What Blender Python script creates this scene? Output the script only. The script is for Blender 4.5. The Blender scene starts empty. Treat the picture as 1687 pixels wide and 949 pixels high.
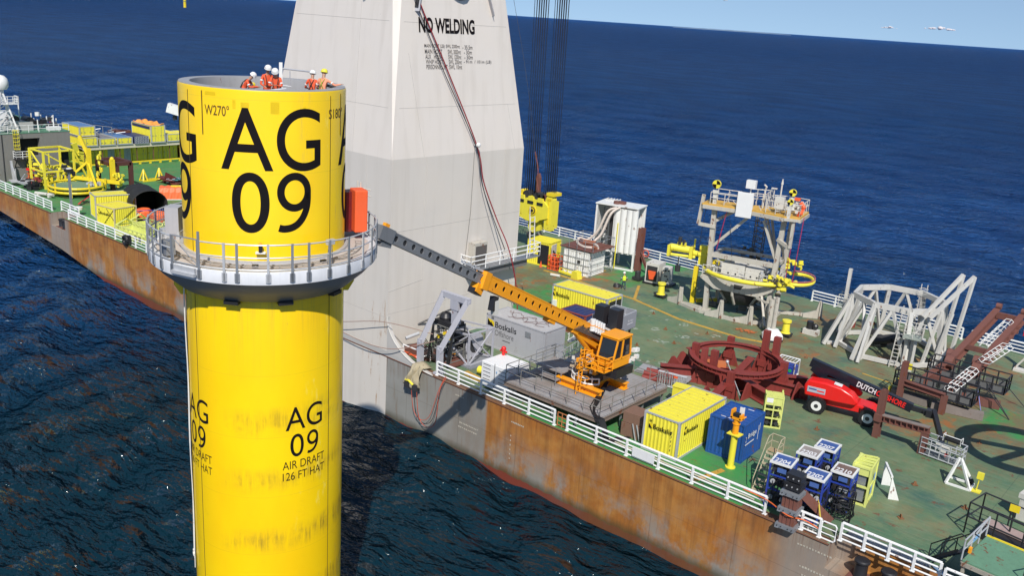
import bpy, bmesh, math, random
import numpy as np
from mathutils import Vector, Matrix
random.seed(7); RNG = np.random.default_rng(5)
R_ = math.radians
sc = bpy.context.scene
# ------------------------------------------------------------------ camera
cam_d = bpy.data.cameras.new('camera'); cam = bpy.data.objects.new('camera', cam_d)
sc.collection.objects.link(cam); sc.camera = cam
cam_d.sensor_width = 36.0; cam_d.lens = 36*1500/1687; cam_d.clip_start = 1; cam_d.clip_end = 300000
PITCH = math.atan(449/1500); AZ = R_(180)-math.atan(1844/math.hypot(1500, 449)); ROLL = R_(3.85)
fw = Vector((math.cos(AZ)*math.cos(PITCH), math.sin(AZ)*math.cos(PITCH), -math.sin(PITCH)))
rt = fw.cross(Vector((0, 0, 1))).normalized(); up = rt.cross(fw)
Rr = rt*math.cos(ROLL)+up*math.sin(ROLL); Ur = -rt*math.sin(ROLL)+up*math.cos(ROLL)
m4 = Matrix((Rr, Ur, -fw)).transposed().to_4x4(); m4.translation = (0, 0, 26)
cam.matrix_world = m4
# ------------------------------------------------------------------ light
SUN_AZ, SUN_EL = R_(-46), R_(45.5)
w = bpy.data.worlds.new("World"); sc.world = w; w.use_nodes = True
nt = w.node_tree; bg = nt.nodes['Background']
sky = nt.nodes.new('ShaderNodeTexSky'); sky.sky_type = 'NISHITA'; sky.sun_disc = False
sky.sun_elevation = SUN_EL; sky.sun_rotation = math.pi/2-SUN_AZ
sky.air_density = 1.0; sky.dust_density = 0.0; sky.ozone_density = 1.6; sky.altitude = 0
wtc = nt.nodes.new('ShaderNodeTexCoord'); wsp = nt.nodes.new('ShaderNodeSeparateXYZ'); wcb = nt.nodes.new('ShaderNodeCombineXYZ')
wmr = nt.nodes.new('ShaderNodeMapRange'); wmr.clamp = True      # crisp clear air: the low sky keeps the blue of the sky higher up
for i_, v_ in ((1, 0), (2, 1), (3, .17), (4, 1)): wmr.inputs[i_].default_value = v_
nt.links.new(wtc.outputs['Generated'], wsp.inputs[0]); nt.links.new(wsp.outputs[2], wmr.inputs[0])
nt.links.new(wsp.outputs[0], wcb.inputs[0]); nt.links.new(wsp.outputs[1], wcb.inputs[1]); nt.links.new(wmr.outputs[0], wcb.inputs[2])
nt.links.new(wcb.outputs[0], sky.inputs[0])
nt.links.new(sky.outputs[0], bg.inputs[0]); bg.inputs[1].default_value = 0.10
sl = bpy.data.lights.new('sun', 'SUN'); sl.energy = 4.3; sl.angle = R_(0.5); sl.color = (1, .95, .87)
so = bpy.data.objects.new('sun', sl); sc.collection.objects.link(so)
sd = Vector((math.cos(SUN_EL)*math.cos(SUN_AZ), math.cos(SUN_EL)*math.sin(SUN_AZ), math.sin(SUN_EL)))
so.rotation_euler = (-sd).to_track_quat('-Z', 'Y').to_euler(); so.location = (60, -60, 80)
sc.view_settings.view_transform = 'Standard'; sc.view_settings.look = 'None'
sc.view_settings.exposure = 0.22; sc.view_settings.gamma = 1
sc.render.engine = 'CYCLES'
# ------------------------------------------------------------------ materials
def s2l(c): return tuple((x/255/12.92 if x/255 <= .04045 else ((x/255+.055)/1.055)**2.4) for x in c)
class N:
    def __init__(s, name):
        s.m = bpy.data.materials.new(name); s.m.use_nodes = True; s.t = s.m.node_tree
        s.b = s.t.nodes['Principled BSDF']
        s.tc = s.t.nodes.new('ShaderNodeTexCoord')
    def new(s, ty, **k):
        n = s.t.nodes.new(ty)
        for a, b in k.items(): setattr(n, a, b)
        return n
    def link(s, a, b): s.t.links.new(a, b)
    def coord(s, scale=(1, 1, 1), loc=(0, 0, 0), rot=(0, 0, 0), world=False):
        mp = s.new('ShaderNodeMapping'); mp.inputs['Scale'].default_value = scale
        mp.inputs['Location'].default_value = loc; mp.inputs['Rotation'].default_value = rot
        if world:
            g = s.new('ShaderNodeNewGeometry'); s.link(g.outputs['Position'], mp.inputs[0])
        else: s.link(s.tc.outputs['Object'], mp.inputs[0])
        return mp.outputs[0]
    def noise(s, vec, scale=1, detail=4, rough=.55, lo=.4, hi=.6):
        n = s.new('ShaderNodeTexNoise'); n.inputs['Scale'].default_value = scale
        n.inputs['Detail'].default_value = detail; n.inputs['Roughness'].default_value = rough
        s.link(vec, n.inputs['Vector'])
        return s.ramp(n.outputs['Fac'], lo, hi)
    def ramp(s, v, lo, hi):
        m = s.new('ShaderNodeMapRange'); m.clamp = True
        s.link(v, m.inputs[0]); m.inputs[1].default_value = lo; m.inputs[2].default_value = hi
        return m.outputs[0]
    def mix(s, f, a, b):
        m = s.new('ShaderNodeMix'); m.data_type = 'RGBA'
        for v, i in ((f, 0), (a, 6), (b, 7)):
            if hasattr(v, 'links') or hasattr(v, 'is_linked'): s.link(v, m.inputs[i])
            else: m.inputs[i].default_value = v if i == 0 else (*v, 1)
        return m.outputs[2]
    def math(s, op, a, b=0, c=None):
        m = s.new('ShaderNodeMath', operation=op)
        for v, i in ((a, 0), (b, 1), (c, 2)):
            if v is None: continue
            if hasattr(v, 'is_linked'): s.link(v, m.inputs[i])
            else: m.inputs[i].default_value = v
        return m.outputs[0]
    def sep(s, vec):
        n = s.new('ShaderNodeSeparateXYZ'); s.link(vec, n.inputs[0]); return n.outputs
    def bump(s, h, strength=.3, dist=.02):
        b = s.new('ShaderNodeBump'); b.inputs['Strength'].default_value = strength; b.inputs['Distance'].default_value = dist
        s.link(h, b.inputs['Height']); s.link(b.outputs[0], s.b.inputs['Normal'])
    def out(s, col, rough=.5, metal=0):
        if hasattr(col, 'is_linked'): s.link(col, s.b.inputs['Base Color'])
        else: s.b.inputs['Base Color'].default_value = (*col, 1)
        if hasattr(rough, 'is_linked'): s.link(rough, s.b.inputs['Roughness'])
        else: s.b.inputs['Roughness'].default_value = rough
        s.b.inputs['Metallic'].default_value = metal
        return s.m
MC = {}
RUST = (.16, .05, .018)
def paint(name, col, rough=.45, rust=.25, dirt=.35, metal=0, sc_=1.0):
    """weathered paint: tone mottling, vertical streaks, rust blooms"""
    if name in MC: return MC[name]
    n = N(name); c = n.coord()
    a = n.noise(c, 1.3*sc_, 5, .6, .3, .7)
    col2 = tuple(x*(1-dirt*.55)+.012 for x in col)
    base = n.mix(n.math('MULTIPLY', a, .8), col, col2)
    st = n.noise(n.coord((6*sc_, 6*sc_, .45*sc_)), 1, 3, .6, .5, .8)
    base = n.mix(n.math('MULTIPLY', st, dirt*.8), base, tuple(x*.45 for x in col))
    if rust > 0:
        r = n.noise(n.coord((1, 1, .6)), 2.3*sc_, 6, .65, .66-rust*.22, .70-rust*.2)
        base = n.mix(n.math('MULTIPLY', r, .85), base, RUST)
    n.bump(n.noise(c, 9*sc_, 3, .5, .2, .8), .15, .01)
    MC[name] = n.out(base, rough, metal); return MC[name]
def flat(name, col, rough=.5, metal=0):
    if name in MC: return MC[name]
    n = N(name); c = n.coord()
    a = n.noise(c, 2.2, 4, .6, .3, .7)
    MC[name] = n.out(n.mix(n.math('MULTIPLY', a, .5), col, tuple(x*.72 for x in col)), rough, metal); return MC[name]
WHITE = paint('white_paint', (.76, .76, .74), .4, .18, .22)
WHITE2 = paint('offwhite_paint', (.62, .60, .55), .5, .22, .3)
RAILW = paint('rail_white', (.80, .80, .79), .4, .06, .12)
CREAM = paint('cream_steel', (.50, .47, .41), .55, .32, .35)
GALV = paint('galvanised', (.34, .36, .39), .45, .04, .3, .5)
GALVL = paint('galvanised_light', (.55, .56, .58), .45, .02, .2, .35)
YEL = paint('yellow_paint', (.82, .62, .02), .42, .10, .25)
YELL = paint('lemon_paint', (.80, .70, .05), .45, .08, .2)
LIME = paint('lime_paint', (.66, .70, .20), .5, .12, .3)
ORG = paint('orange_paint', (.88, .34, .008), .38, .05, .2)
ORGR = paint('safety_red_orange', (.80, .11, .025), .6, 0, .12)
REDP = paint('red_primer', (.24, .035, .028), .6, .25, .5)
BRN = paint('brown_primer', (.17, .065, .05), .65, .3, .4)
BLUEC = paint('container_blue', (.012, .075, .30), .4, .12, .3)
NAVY = paint('navy_paint', (.02, .03, .12), .45, .08, .2)
BLUF = paint('blue_frame', (.02, .05, .33), .4, .1, .2)
BLK = flat('black_rubber', (.014, .014, .016), .55)
BLKP = flat('black_paint', (.022, .022, .026), .4)
DARK = flat('dark_machinery', (.05, .05, .055), .5, .3)
RED = paint('bright_red', (.72, .012, .010), .28, 0, .15)
GRYC = paint('container_grey', (.40, .40, .43), .5, .04, .18)
GREY = paint('house_grey', (.205, .20, .185), .6, .08, .3)
LGREY = paint('light_grey_steel', (.40, .40, .43), .45, .08, .25)
GRNP = paint('green_deckpaint', (.13, .27, .17), .6, .3, .4)
WOOD = paint('weathered_timber', (.24, .20, .18), .8, .1, .5, 0, 2)
PLY = paint('plywood', (.38, .27, .15), .8, 0, .3)
TARP = paint('sand_tarpaulin', (.42, .36, .24), .8, .05, .25)
WTARP = paint('white_tarpaulin', (.74, .74, .74), .6, 0, .1)
OTARP = paint('orange_tarpaulin', (.85, .15, .04), .55, 0, .2)
ROPE = flat('steel_wire', (.03, .03, .035), .5, .6)
GLASS = flat('dark_glass', (.02, .024, .03), .08)
INK = flat('black_lettering', (.010, .008, .009), .75)
INK.node_tree.nodes['Principled BSDF'].inputs['Specular IOR Level'].default_value = .12
INKG = flat('faded_black_lettering', (.07, .065, .07), .6)
INKW = flat('white_lettering', (.75, .75, .76), .5)
INKR = flat('red_lettering', (.75, .02, .015), .45)
CONC = paint('mooring_concrete', (.42, .38, .33), .8, .05, .3)
HOSE = flat('pale_hose', (.60, .52, .46), .6)
SKIN = flat('skin_tone', (.45, .25, .17), .5)
COVR = paint('orange_coverall', (.78, .10, .03), .75, 0, .3, 0, 6)
COVP = paint('faded_coverall', (.80, .30, .17), .75, 0, .2, 0, 6)
HIVIS = paint('hivis_yellow', (.60, .75, .03), .7, 0, .1)
JEAN = flat('dark_trousers', (.03, .045, .09), .8)
# ------------------------------------------------------------------ mesh builder
COL = sc.collection
class MB:
    def __init__(s, M=None): s.v = []; s.f = []; s.M = M
    def add(s, vs, fs):
        o = len(s.v); s.v += [tuple(v) for v in vs]; s.f += [tuple(i+o for i in f) for f in fs]; return s
    def bx(s, x0, x1, y0, y1, z0, z1):
        return s.add([(x0,y0,z0),(x1,y0,z0),(x1,y1,z0),(x0,y1,z0),(x0,y0,z1),(x1,y0,z1),(x1,y1,z1),(x0,y1,z1)],
            [(0,3,2,1),(4,5,6,7),(0,1,5,4),(1,2,6,5),(2,3,7,6),(3,0,4,7)])
    def box(s, c, d, rz=0, rx=0, ry=0):
        M = Matrix.Rotation(rz,3,'Z')@Matrix.Rotation(ry,3,'Y')@Matrix.Rotation(rx,3,'X')
        vs = [Vector(c)+M@Vector((sx*d[0]/2, sy*d[1]/2, sz*d[2]/2)) for sz in (-1,1) for sx,sy in ((-1,-1),(1,-1),(1,1),(-1,1))]
        return s.add(vs, [(0,3,2,1),(4,5,6,7),(0,1,5,4),(1,2,6,5),(2,3,7,6),(3,0,4,7)])
    def fr(s, p, q):
        p, q = Vector(p), Vector(q); d = (q-p)
        L = d.length; d = d/L if L > 1e-6 else Vector((0,0,1))
        u = Vector((0,0,1)).cross(d)
        u = Vector((1,0,0)) if u.length < .05 else u.normalized()
        return p, q, d, u, d.cross(u)
    def bar(s, p, q, w, h=None):
        h = h or w; p, q, d, u, n = s.fr(p, q)
        vs = [b+u*a*w/2+n*c*h/2 for b in (p, q) for a, c in ((-1,-1),(1,-1),(1,1),(-1,1))]
        return s.add(vs, [(0,3,2,1),(4,5,6,7),(0,1,5,4),(1,2,6,5),(2,3,7,6),(3,0,4,7)])
    def ibeam(s, p, q, w, h, t=.04):
        p, q, d, u, n = s.fr(p, q)
        for off, ww, hh in ((n*(h/2-t/2), w, t), (n*(-h/2+t/2), w, t), (n*0, t, h-2*t)):
            vs = [b+off+u*a*ww/2+n*c*hh/2 for b in (p, q) for a, c in ((-1,-1),(1,-1),(1,1),(-1,1))]
            s.add(vs, [(0,3,2,1),(4,5,6,7),(0,1,5,4),(1,2,6,5),(2,3,7,6),(3,0,4,7)])
        return s
    def tube(s, p, q, r, n=8, r2=None):
        r2 = r if r2 is None else r2; p, q, d, u, v = s.fr(p, q)
        vs = []
        for b, rr in ((p, r), (q, r2)):
            for i in range(n):
                a = 2*math.pi*i/n; vs.append(b+(u*math.cos(a)+v*math.sin(a))*rr)
        fs = [(i, (i+1) % n, n+(i+1) % n, n+i) for i in range(n)]+[tuple(range(n-1,-1,-1)), tuple(range(n, 2*n))]
        return s.add(vs, fs)
    def path(s, pts, r, n=6, closed=False):
        pts = [Vector(p) for p in pts]; k = len(pts); vs = []
        for i, p in enumerate(pts):
            a = pts[(i-1) % k] if (closed or i > 0) else p
            b = pts[(i+1) % k] if (closed or i < k-1) else p
            d = (b-a).normalized(); u = Vector((0,0,1)).cross(d)
            u = Vector((1,0,0)) if u.length < .05 else u.normalized(); v = d.cross(u)
            for j in range(n):
                t = 2*math.pi*j/n; vs.append(p+(u*math.cos(t)+v*math.sin(t))*r)
        fs = []
        for i in range(k if closed else k-1):
            for j in range(n):
                a = i*n+j; b = i*n+(j+1) % n; c = ((i+1) % k)*n+(j+1) % n; d = ((i+1) % k)*n+j
                fs.append((a, b, c, d))
        if not closed: fs += [tuple(range(n-1,-1,-1)), tuple(range((k-1)*n, k*n))]
        return s.add(vs, fs)
    def ring(s, c, R, r, n=40, m=6, a0=0, a1=2*math.pi, ry=None):
        full = abs(a1-a0-2*math.pi) < 1e-3; ry = ry or R
        cnt = n if full else n+1
        pts = [(c[0]+R*math.cos(a0+(a1-a0)*i/n), c[1]+ry*math.sin(a0+(a1-a0)*i/n), c[2]) for i in range(cnt)]
        return s.path(pts, r, m, full)
    def band(s, c, r0, r1, z0, z1, n=48, a0=0, a1=2*math.pi):
        full = abs(a1-a0-2*math.pi) < 1e-3; cnt = n if full else n+1; vs = []
        for i in range(cnt):
            a = a0+(a1-a0)*i/n; ca, sa = math.cos(a), math.sin(a)
            for r, z in ((r0,z0),(r1,z0),(r1,z1),(r0,z1)): vs.append((c[0]+r*ca, c[1]+r*sa, c[2]+z))
        fs = []
        for i in range(n):
            a = i*4; b = ((i+1) % cnt)*4
            for j in range(4): fs.append((a+j, b+j, b+(j+1) % 4, a+(j+1) % 4))
        if not full: fs += [(0,1,2,3), (n*4+3,n*4+2,n*4+1,n*4)]
        return s.add(vs, fs)
    def cyl(s, c, r, h, n=16, r2=None): return s.tube(c, (c[0], c[1], c[2]+h), r, n, r2)
    def lathe(s, c, prof, n=24):
        vs = []; k = len(prof)
        for i in range(n):
            a = 2*math.pi*i/n
            for r, z in prof: vs.append((c[0]+r*math.cos(a), c[1]+r*math.sin(a), c[2]+z))
        fs = [(i*k+j, ((i+1) % n)*k+j, ((i+1) % n)*k+j+1, i*k+j+1) for i in range(n) for j in range(k-1)]
        return s.add(vs, fs)
    def prism(s, poly, axis, a0, a1):
        """poly: 2-D points; extruded along axis ('x','y','z') from a0 to a1"""
        def P(u, v, a): return {'x': (a, u, v), 'y': (u, a, v), 'z': (u, v, a)}[axis]
        n = len(poly); vs = [P(u, v, a0) for u, v in poly]+[P(u, v, a1) for u, v in poly]
        return s.add(vs, [tuple(range(n)), tuple(range(2*n-1, n-1, -1))]+[(i, i+n, (i+1) % n+n, (i+1) % n) for i in range(n)])
    def quad(s, *p): return s.add(p, [tuple(range(len(p)))])
    def sphere(s, c, r, n=12, sz=1.0):
        m = n//2; prof = [(r*math.sin(math.pi*j/m), -r*sz*math.cos(math.pi*j/m)) for j in range(m+1)]
        return s.lathe(c, prof, n)
    def rails(s, pts, h=1.1, r=.03, levels=(1, .55), every=1.5, posts=True, closed=False):
        pts = [Vector(p) for p in pts]
        segs = list(zip(pts, pts[1:]+pts[:1])) if closed else list(zip(pts, pts[1:]))
        for a, b in segs:
            for l in levels: s.tube(a+Vector((0,0,h*l)), b+Vector((0,0,h*l)), r, 6)
            k = max(1, round((b-a).length/every))
            if posts:
                for i in range(k+1):
                    p = a.lerp(b, i/k); s.tube(p, p+Vector((0,0,h)), r, 6)
        return s
    def build(s, name, mat, parent=None, smooth=False, bevel=0):
        me = bpy.data.meshes.new(name); me.from_pydata(s.v, [], s.f)
        bm = bmesh.new(); bm.from_mesh(me)
        bmesh.ops.recalc_face_normals(bm, faces=bm.faces); bm.to_mesh(me); bm.free()
        o = bpy.data.objects.new(name, me); COL.objects.link(o)
        me.materials.append(mat)
        if parent is not None: o.parent = parent
        if smooth:
            me.shade_smooth()
            if hasattr(me, 'set_sharp_from_angle'): me.set_sharp_from_angle(angle=R_(38))
        if bevel:
            b = o.modifiers.new('bevel', 'BEVEL'); b.width = bevel; b.segments = 2; b.limit_method = 'ANGLE'
        return o
def tag(o, label, cat, group=None):
    o['label'] = label; o['category'] = cat
    if group: o['group'] = group
    return o
def struct(o, kind='structure'): o['kind'] = kind; return o
def thing(name, label, cat, loc=(0,0,0), rz=0, group=None):
    o = bpy.data.objects.new(name, None); COL.objects.link(o); o.empty_display_size = .3
    o.location = loc; o.rotation_euler = (0, 0, rz); return tag(o, label, cat, group)
def copy_tree(o, parent=None):
    c = o.copy(); COL.objects.link(c); c.parent = parent
    for ch in list(o.children): copy_tree(ch, c)
    return c
def put(proto, loc, rz, label, group=None):
    c = copy_tree(proto); c.location = loc; c.rotation_euler = (0, 0, rz); c['label'] = label
    if group: c['group'] = group
    return c
_tx = {}
def glyphs(s, bold=0.0, spacing=1.0, res=4):
    k = (s, bold, spacing)
    if k not in _tx:
        cu = bpy.data.curves.new('lettering_curve', 'FONT'); cu.body = s; cu.resolution_u = res
        cu.offset = bold; cu.space_character = spacing
        o = bpy.data.objects.new('lettering_curve', cu); COL.objects.link(o)
        dg = bpy.context.evaluated_depsgraph_get(); me = bpy.data.meshes.new_from_object(o.evaluated_get(dg))
        vs = [v.co.copy() for v in me.vertices]; fs = [tuple(p.vertices) for p in me.polygons]
        x0 = min(v.x for v in vs); x1 = max(v.x for v in vs); y0 = min(v.y for v in vs); y1 = max(v.y for v in vs)
        _tx[k] = ([((v.x-x0)/(x1-x0), (v.y-y0)/(y1-y0)) for v in vs], fs, (x1-x0)/(y1-y0))
        bpy.data.objects.remove(o); bpy.data.curves.remove(cu); bpy.data.meshes.remove(me)
    return _tx[k]
def text(s, o, xd, yd, h, w_=None, mat=None, parent=None, name='lettering', bold=0.0, spacing=1.0, off=.006, thick=.004):
    """lettering whose lower left corner is o, running along xd, upright along yd"""
    vs, fs, asp = glyphs(s, bold, spacing); w_ = w_ or h*asp
    o, xd, yd = Vector(o), Vector(xd).normalized(), Vector(yd).normalized(); n = xd.cross(yd)
    m = MB(); k = len(vs)
    P = [o+xd*(u*w_)+yd*(v*h)+n*(off+thick) for u, v in vs]
    m.add(P, fs)
    me = m.build(name, mat or INK, parent); return me
# ================================================================== SETTING
SEA = -5.4
def make_water():
    n = N('sea_water')
    c1 = n.coord((1, 1.9, 1), rot=(0, 0, R_(-35)), world=True)
    big = n.noise(c1, .035, 3, .5, .3, .7)
    deep = n.mix(big, (.0060, .050, .185), (.0100, .078, .27))
    # greener close to the hull where the camera looks down
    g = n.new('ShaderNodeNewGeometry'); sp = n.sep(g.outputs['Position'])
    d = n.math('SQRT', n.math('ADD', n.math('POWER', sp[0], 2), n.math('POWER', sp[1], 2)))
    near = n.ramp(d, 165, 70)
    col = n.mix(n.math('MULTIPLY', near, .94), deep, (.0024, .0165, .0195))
    foam = n.noise(n.coord((1, 2.2, 1), rot=(0, 0, R_(-35)), world=True), .55, 9, .72, .72, .76)
    fm = n.noise(n.coord(world=True), .022, 2, .5, .54, .66)
    col = n.mix(n.math('MULTIPLY', foam, fm), col, (.6, .65, .68))
    a = n.new('ShaderNodeTexNoise'); a.inputs['Scale'].default_value = .85; a.inputs['Detail'].default_value = 3; a.inputs['Roughness'].default_value = .42
    n.link(n.coord((1, 2.0, 1), rot=(0, 0, R_(-35)), world=True), a.inputs[0])
    b = n.new('ShaderNodeTexNoise'); b.inputs['Scale'].default_value = .24; b.inputs['Detail'].default_value = 4; b.inputs['Roughness'].default_value = .5
    n.link(n.coord((1, 2.4, 1), rot=(0, 0, R_(-28)), world=True), b.inputs[0])
    c3 = n.new('ShaderNodeTexNoise'); c3.inputs['Scale'].default_value = 2.6; c3.inputs['Detail'].default_value = 1; c3.inputs['Roughness'].default_value = .4
    n.link(n.coord((1, 2.2, 1), rot=(0, 0, R_(-40)), world=True), c3.inputs[0])
    h = n.math('ADD', n.math('ADD', a.outputs[0], n.math('MULTIPLY', b.outputs[0], 1.9)), n.math('MULTIPLY', c3.outputs[0], .13))
    bp_ = n.new('ShaderNodeBump'); bp_.inputs['Strength'].default_value = 1.0; n.link(h, bp_.inputs['Height'])
    # body colour under a reflecting skin; the skin's Fresnel is capped as on a wave-roughened sea, where the facets one sees lean toward the viewer
    df = n.new('ShaderNodeBsdfDiffuse'); n.link(col, df.inputs[0]); n.link(bp_.outputs[0], df.inputs['Normal'])
    gl = n.new('ShaderNodeBsdfGlossy'); gl.inputs[0].default_value = (1, 1, 1, 1); n.link(bp_.outputs[0], gl.inputs['Normal'])
    def mr(a0, a1, b0, b1):
        q = n.new('ShaderNodeMapRange'); q.clamp = True; n.link(d, q.inputs[0])
        for i_, v_ in ((1, a0), (2, a1), (3, b0), (4, b1)): q.inputs[i_].default_value = v_
        return q.outputs[0]
    n.link(mr(50, 420, .9, 6.5), bp_.inputs['Distance'])
    n.link(mr(40, 900, .07, .20), gl.inputs['Roughness'])
    fr_ = n.new('ShaderNodeFresnel'); fr_.inputs[0].default_value = 1.33; n.link(bp_.outputs[0], fr_.inputs['Normal'])
    cap = n.math('MULTIPLY', mr(45, 170, .24, .60), mr(300, 1500, 1.0, .38)); fac = n.math('DIVIDE', fr_.outputs[0], n.math('ADD', 1.0, n.math('DIVIDE', fr_.outputs[0], cap)))
    mx = n.new('ShaderNodeMixShader'); n.link(fac, mx.inputs[0]); n.link(df.outputs[0], mx.inputs[1]); n.link(gl.outputs[0], mx.inputs[2])
    n.t.nodes.remove(n.b); n.link(mx.outputs[0], n.t.nodes['Material Output'].inputs['Surface'])
    # graded polar sheet out to the horizon, real swell near the camera
    radii = [4]
    while radii[-1] < 900: radii.append(radii[-1]*1.0125+.10)
    while radii[-1] < 160000: radii.append(radii[-1]*1.25)
    ang = list(np.radians(np.concatenate([np.arange(80, 182, .28), np.arange(182, 440, 6)])))
    rr, aa = np.meshgrid(radii, ang, indexing='ij')
    X = rr*np.cos(aa); Y = rr*np.sin(aa); Z = np.zeros_like(X)
    rng = np.random.default_rng(3)
    for i in range(46):
        L = 2.2*1.055**i*(.9+.2*rng.random()); th = math.radians(55)+rng.normal(0, .55)
        amp = .0115*L**.6; k = 2*math.pi/L
        ph = rng.random()*6.28
        vis = np.clip(L/(rr*.0125+.1)/3.0-.6, 0, 1)   # only waves the grid can carry
        s_ = np.sin(k*(X*math.cos(th)+Y*math.sin(th))+ph+.6*np.sin(k*.21*(X*math.sin(th)-Y*math.cos(th))+ph*2))
        Z += amp*vis*(s_+.25*np.cos(2*(k*(X*math.cos(th)+Y*math.sin(th))+ph)))
    Z *= np.clip((900-rr)/500, 0, 1)
    nr, na = X.shape
    vs = np.stack([X, Y, Z+SEA], -1).reshape(-1, 3)
    I = np.arange(nr*na).reshape(nr, na); nxt = np.roll(I, -1, axis=1)
    q = np.stack([I[:-1], nxt[:-1], nxt[1:], I[1:]], -1)[:, :, ::-1].reshape(-1, 4)
    me = bpy.data.meshes.new('water'); me.from_pydata(vs.tolist()+[(0, 0, SEA)], [], q.tolist()+[(int(i), int(j), nr*na) for i, j in zip(nxt[0], I[0])][::1])
    bm = bmesh.new(); bm.from_mesh(me); bmesh.ops.recalc_face_normals(bm, faces=bm.faces)
    bm.faces.ensure_lookup_table()
    if sum(f.normal.z for f in bm.faces[:200]) < 0: bmesh.ops.reverse_faces(bm, faces=bm.faces)
    bm.to_mesh(me); bm.free(); me.shade_smooth()
    o = bpy.data.objects.new('water', me); COL.objects.link(o); me.materials.append(n.m); struct(o)
make_water()
# ---- hull
XB, XS = 34, -168        # bow-side and stern-side limits
YN, YF = 44.4, 88.5
def hull_material():
    n = N('hull_paint'); c = n.coord(); sp = n.sep(c); X, Y, Z = sp[0], sp[1], sp[2]
    st = n.noise(n.coord((.8, .8, .22)), 1.2, 7, .7, .30, .70)
    st2 = n.noise(n.coord((2.0, 2.0, .14)), 1.1, 6, .7, .44, .76)
    blot = n.noise(n.coord((1, 1, 1.2)), .55, 6, .65, .42, .60)
    rust = n.mix(st, (.45, .165, .028), (.25, .098, .022))
    rust = n.mix(n.math('MULTIPLY', blot, .65), rust, (.46, .22, .055))
    rust = n.mix(n.math('MULTIPLY', st2, .6), rust, (.12, .052, .02))
    grey = n.mix(n.noise(c, .35, 5, .6, .3, .7), (.30, .295, .275), (.24, .235, .21))
    grey = n.mix(n.math('MULTIPLY', n.noise(n.coord((1.6, 1.6, .14)), 1.3, 5, .6, .60, .76), .8), grey, (.17, .085, .03))
    # worn grey windows low on the side
    low = n.ramp(Z, -1.6, -4.4)
    gm = n.noise(n.coord((.55, 1, .45)), .6, 7, .68, .46, .60)
    gm = n.math('MULTIPLY', gm, n.math('ADD', n.math('MULTIPLY', low, .85), .07))
    # freshly painted zones: beside the crane pedestal and round the two recesses
    def zone(a, b, e=.2):
        return n.math('MULTIPLY', n.ramp(X, a-e, a+e), n.ramp(X, b+e, b-e))
    wob = n.math('MULTIPLY', n.math('SUBTRACT', st, .5), .9)
    z1 = zone(-67, -39.3, .12); z2 = zone(-110.8, -105.6, .5); z3 = zone(-17.2, -13.2, .8)
    gz = n.math('MAXIMUM', z1, n.math('MULTIPLY', n.math('MAXIMUM', z2, z3), .75))
    col = n.mix(n.math('MAXIMUM', gm, gz), rust, grey)
    col = n.mix(n.math('MULTIPLY', n.math('MULTIPLY', z1, n.ramp(X, -46, -41)), n.math('MULTIPLY', st, .4)), col, (.17, .08, .025))
    # plate seams
    sx = n.math('LESS_THAN', n.math('ABSOLUTE', n.math('SUBTRACT', n.math('FRACT', n.math('DIVIDE', X, 5.6)), .5)), .006)
    sz = n.math('LESS_THAN', n.math('ABSOLUTE', n.math('ADD', Z, 2.5)), .02)
    col = n.mix(n.math('MULTIPLY', n.math('MAXIMUM', sx, sz), .25), col, (.06, .03, .015))
    # streaks bleeding from the deck edge
    top = n.math('MULTIPLY', n.ramp(Z, -1.6, -.05), n.noise(n.coord((2.0, 2.0, .05)), 1.6, 4, .7, .5, .66))
    col = n.mix(n.math('MULTIPLY', top, .6), col, (.13, .038, .014))
    # scrapes
    scr = n.noise(n.coord((5, 5, 1.2)), 1.4, 5, .75, .735, .76)
    col = n.mix(n.math('MULTIPLY', scr, n.math('MULTIPLY', low, .8)), col, (.5, .47, .42))
    # weed line and antifouling at the water
    wl = n.math('ADD', Z, n.math('MULTIPLY', n.math('SUBTRACT', n.noise(n.coord((1, 1, .3)), .9, 5, .7, .2, .8), .5), .35))
    col = n.mix(n.math('MULTIPLY', n.ramp(wl, -4.4, -4.95), .75), col, (.055, .045, .018))
    slow = n.noise(n.coord((.05, 1, .01)), 1, 1, .5, .30, .52)
    col = n.mix(n.math('MULTIPLY', n.ramp(wl, -5.02, -5.08), n.math('ADD', .08, n.math('MULTIPLY', slow, .85))), col, (.19, .035, .02))
    n.bump(st2, .2, .02)
    return n.out(col, .6)
HULLM = hull_material()
prof = [(XB, 0), (XB, -9), (-88, -9), (-98, -5.3), (-108, -4.0), (-126, -2.7), (-150, -1.4), (XS, -.6), (XS, 0)]
NOTCH = [(-110.3, -106.6), (-14.3, -8.4)]
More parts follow.
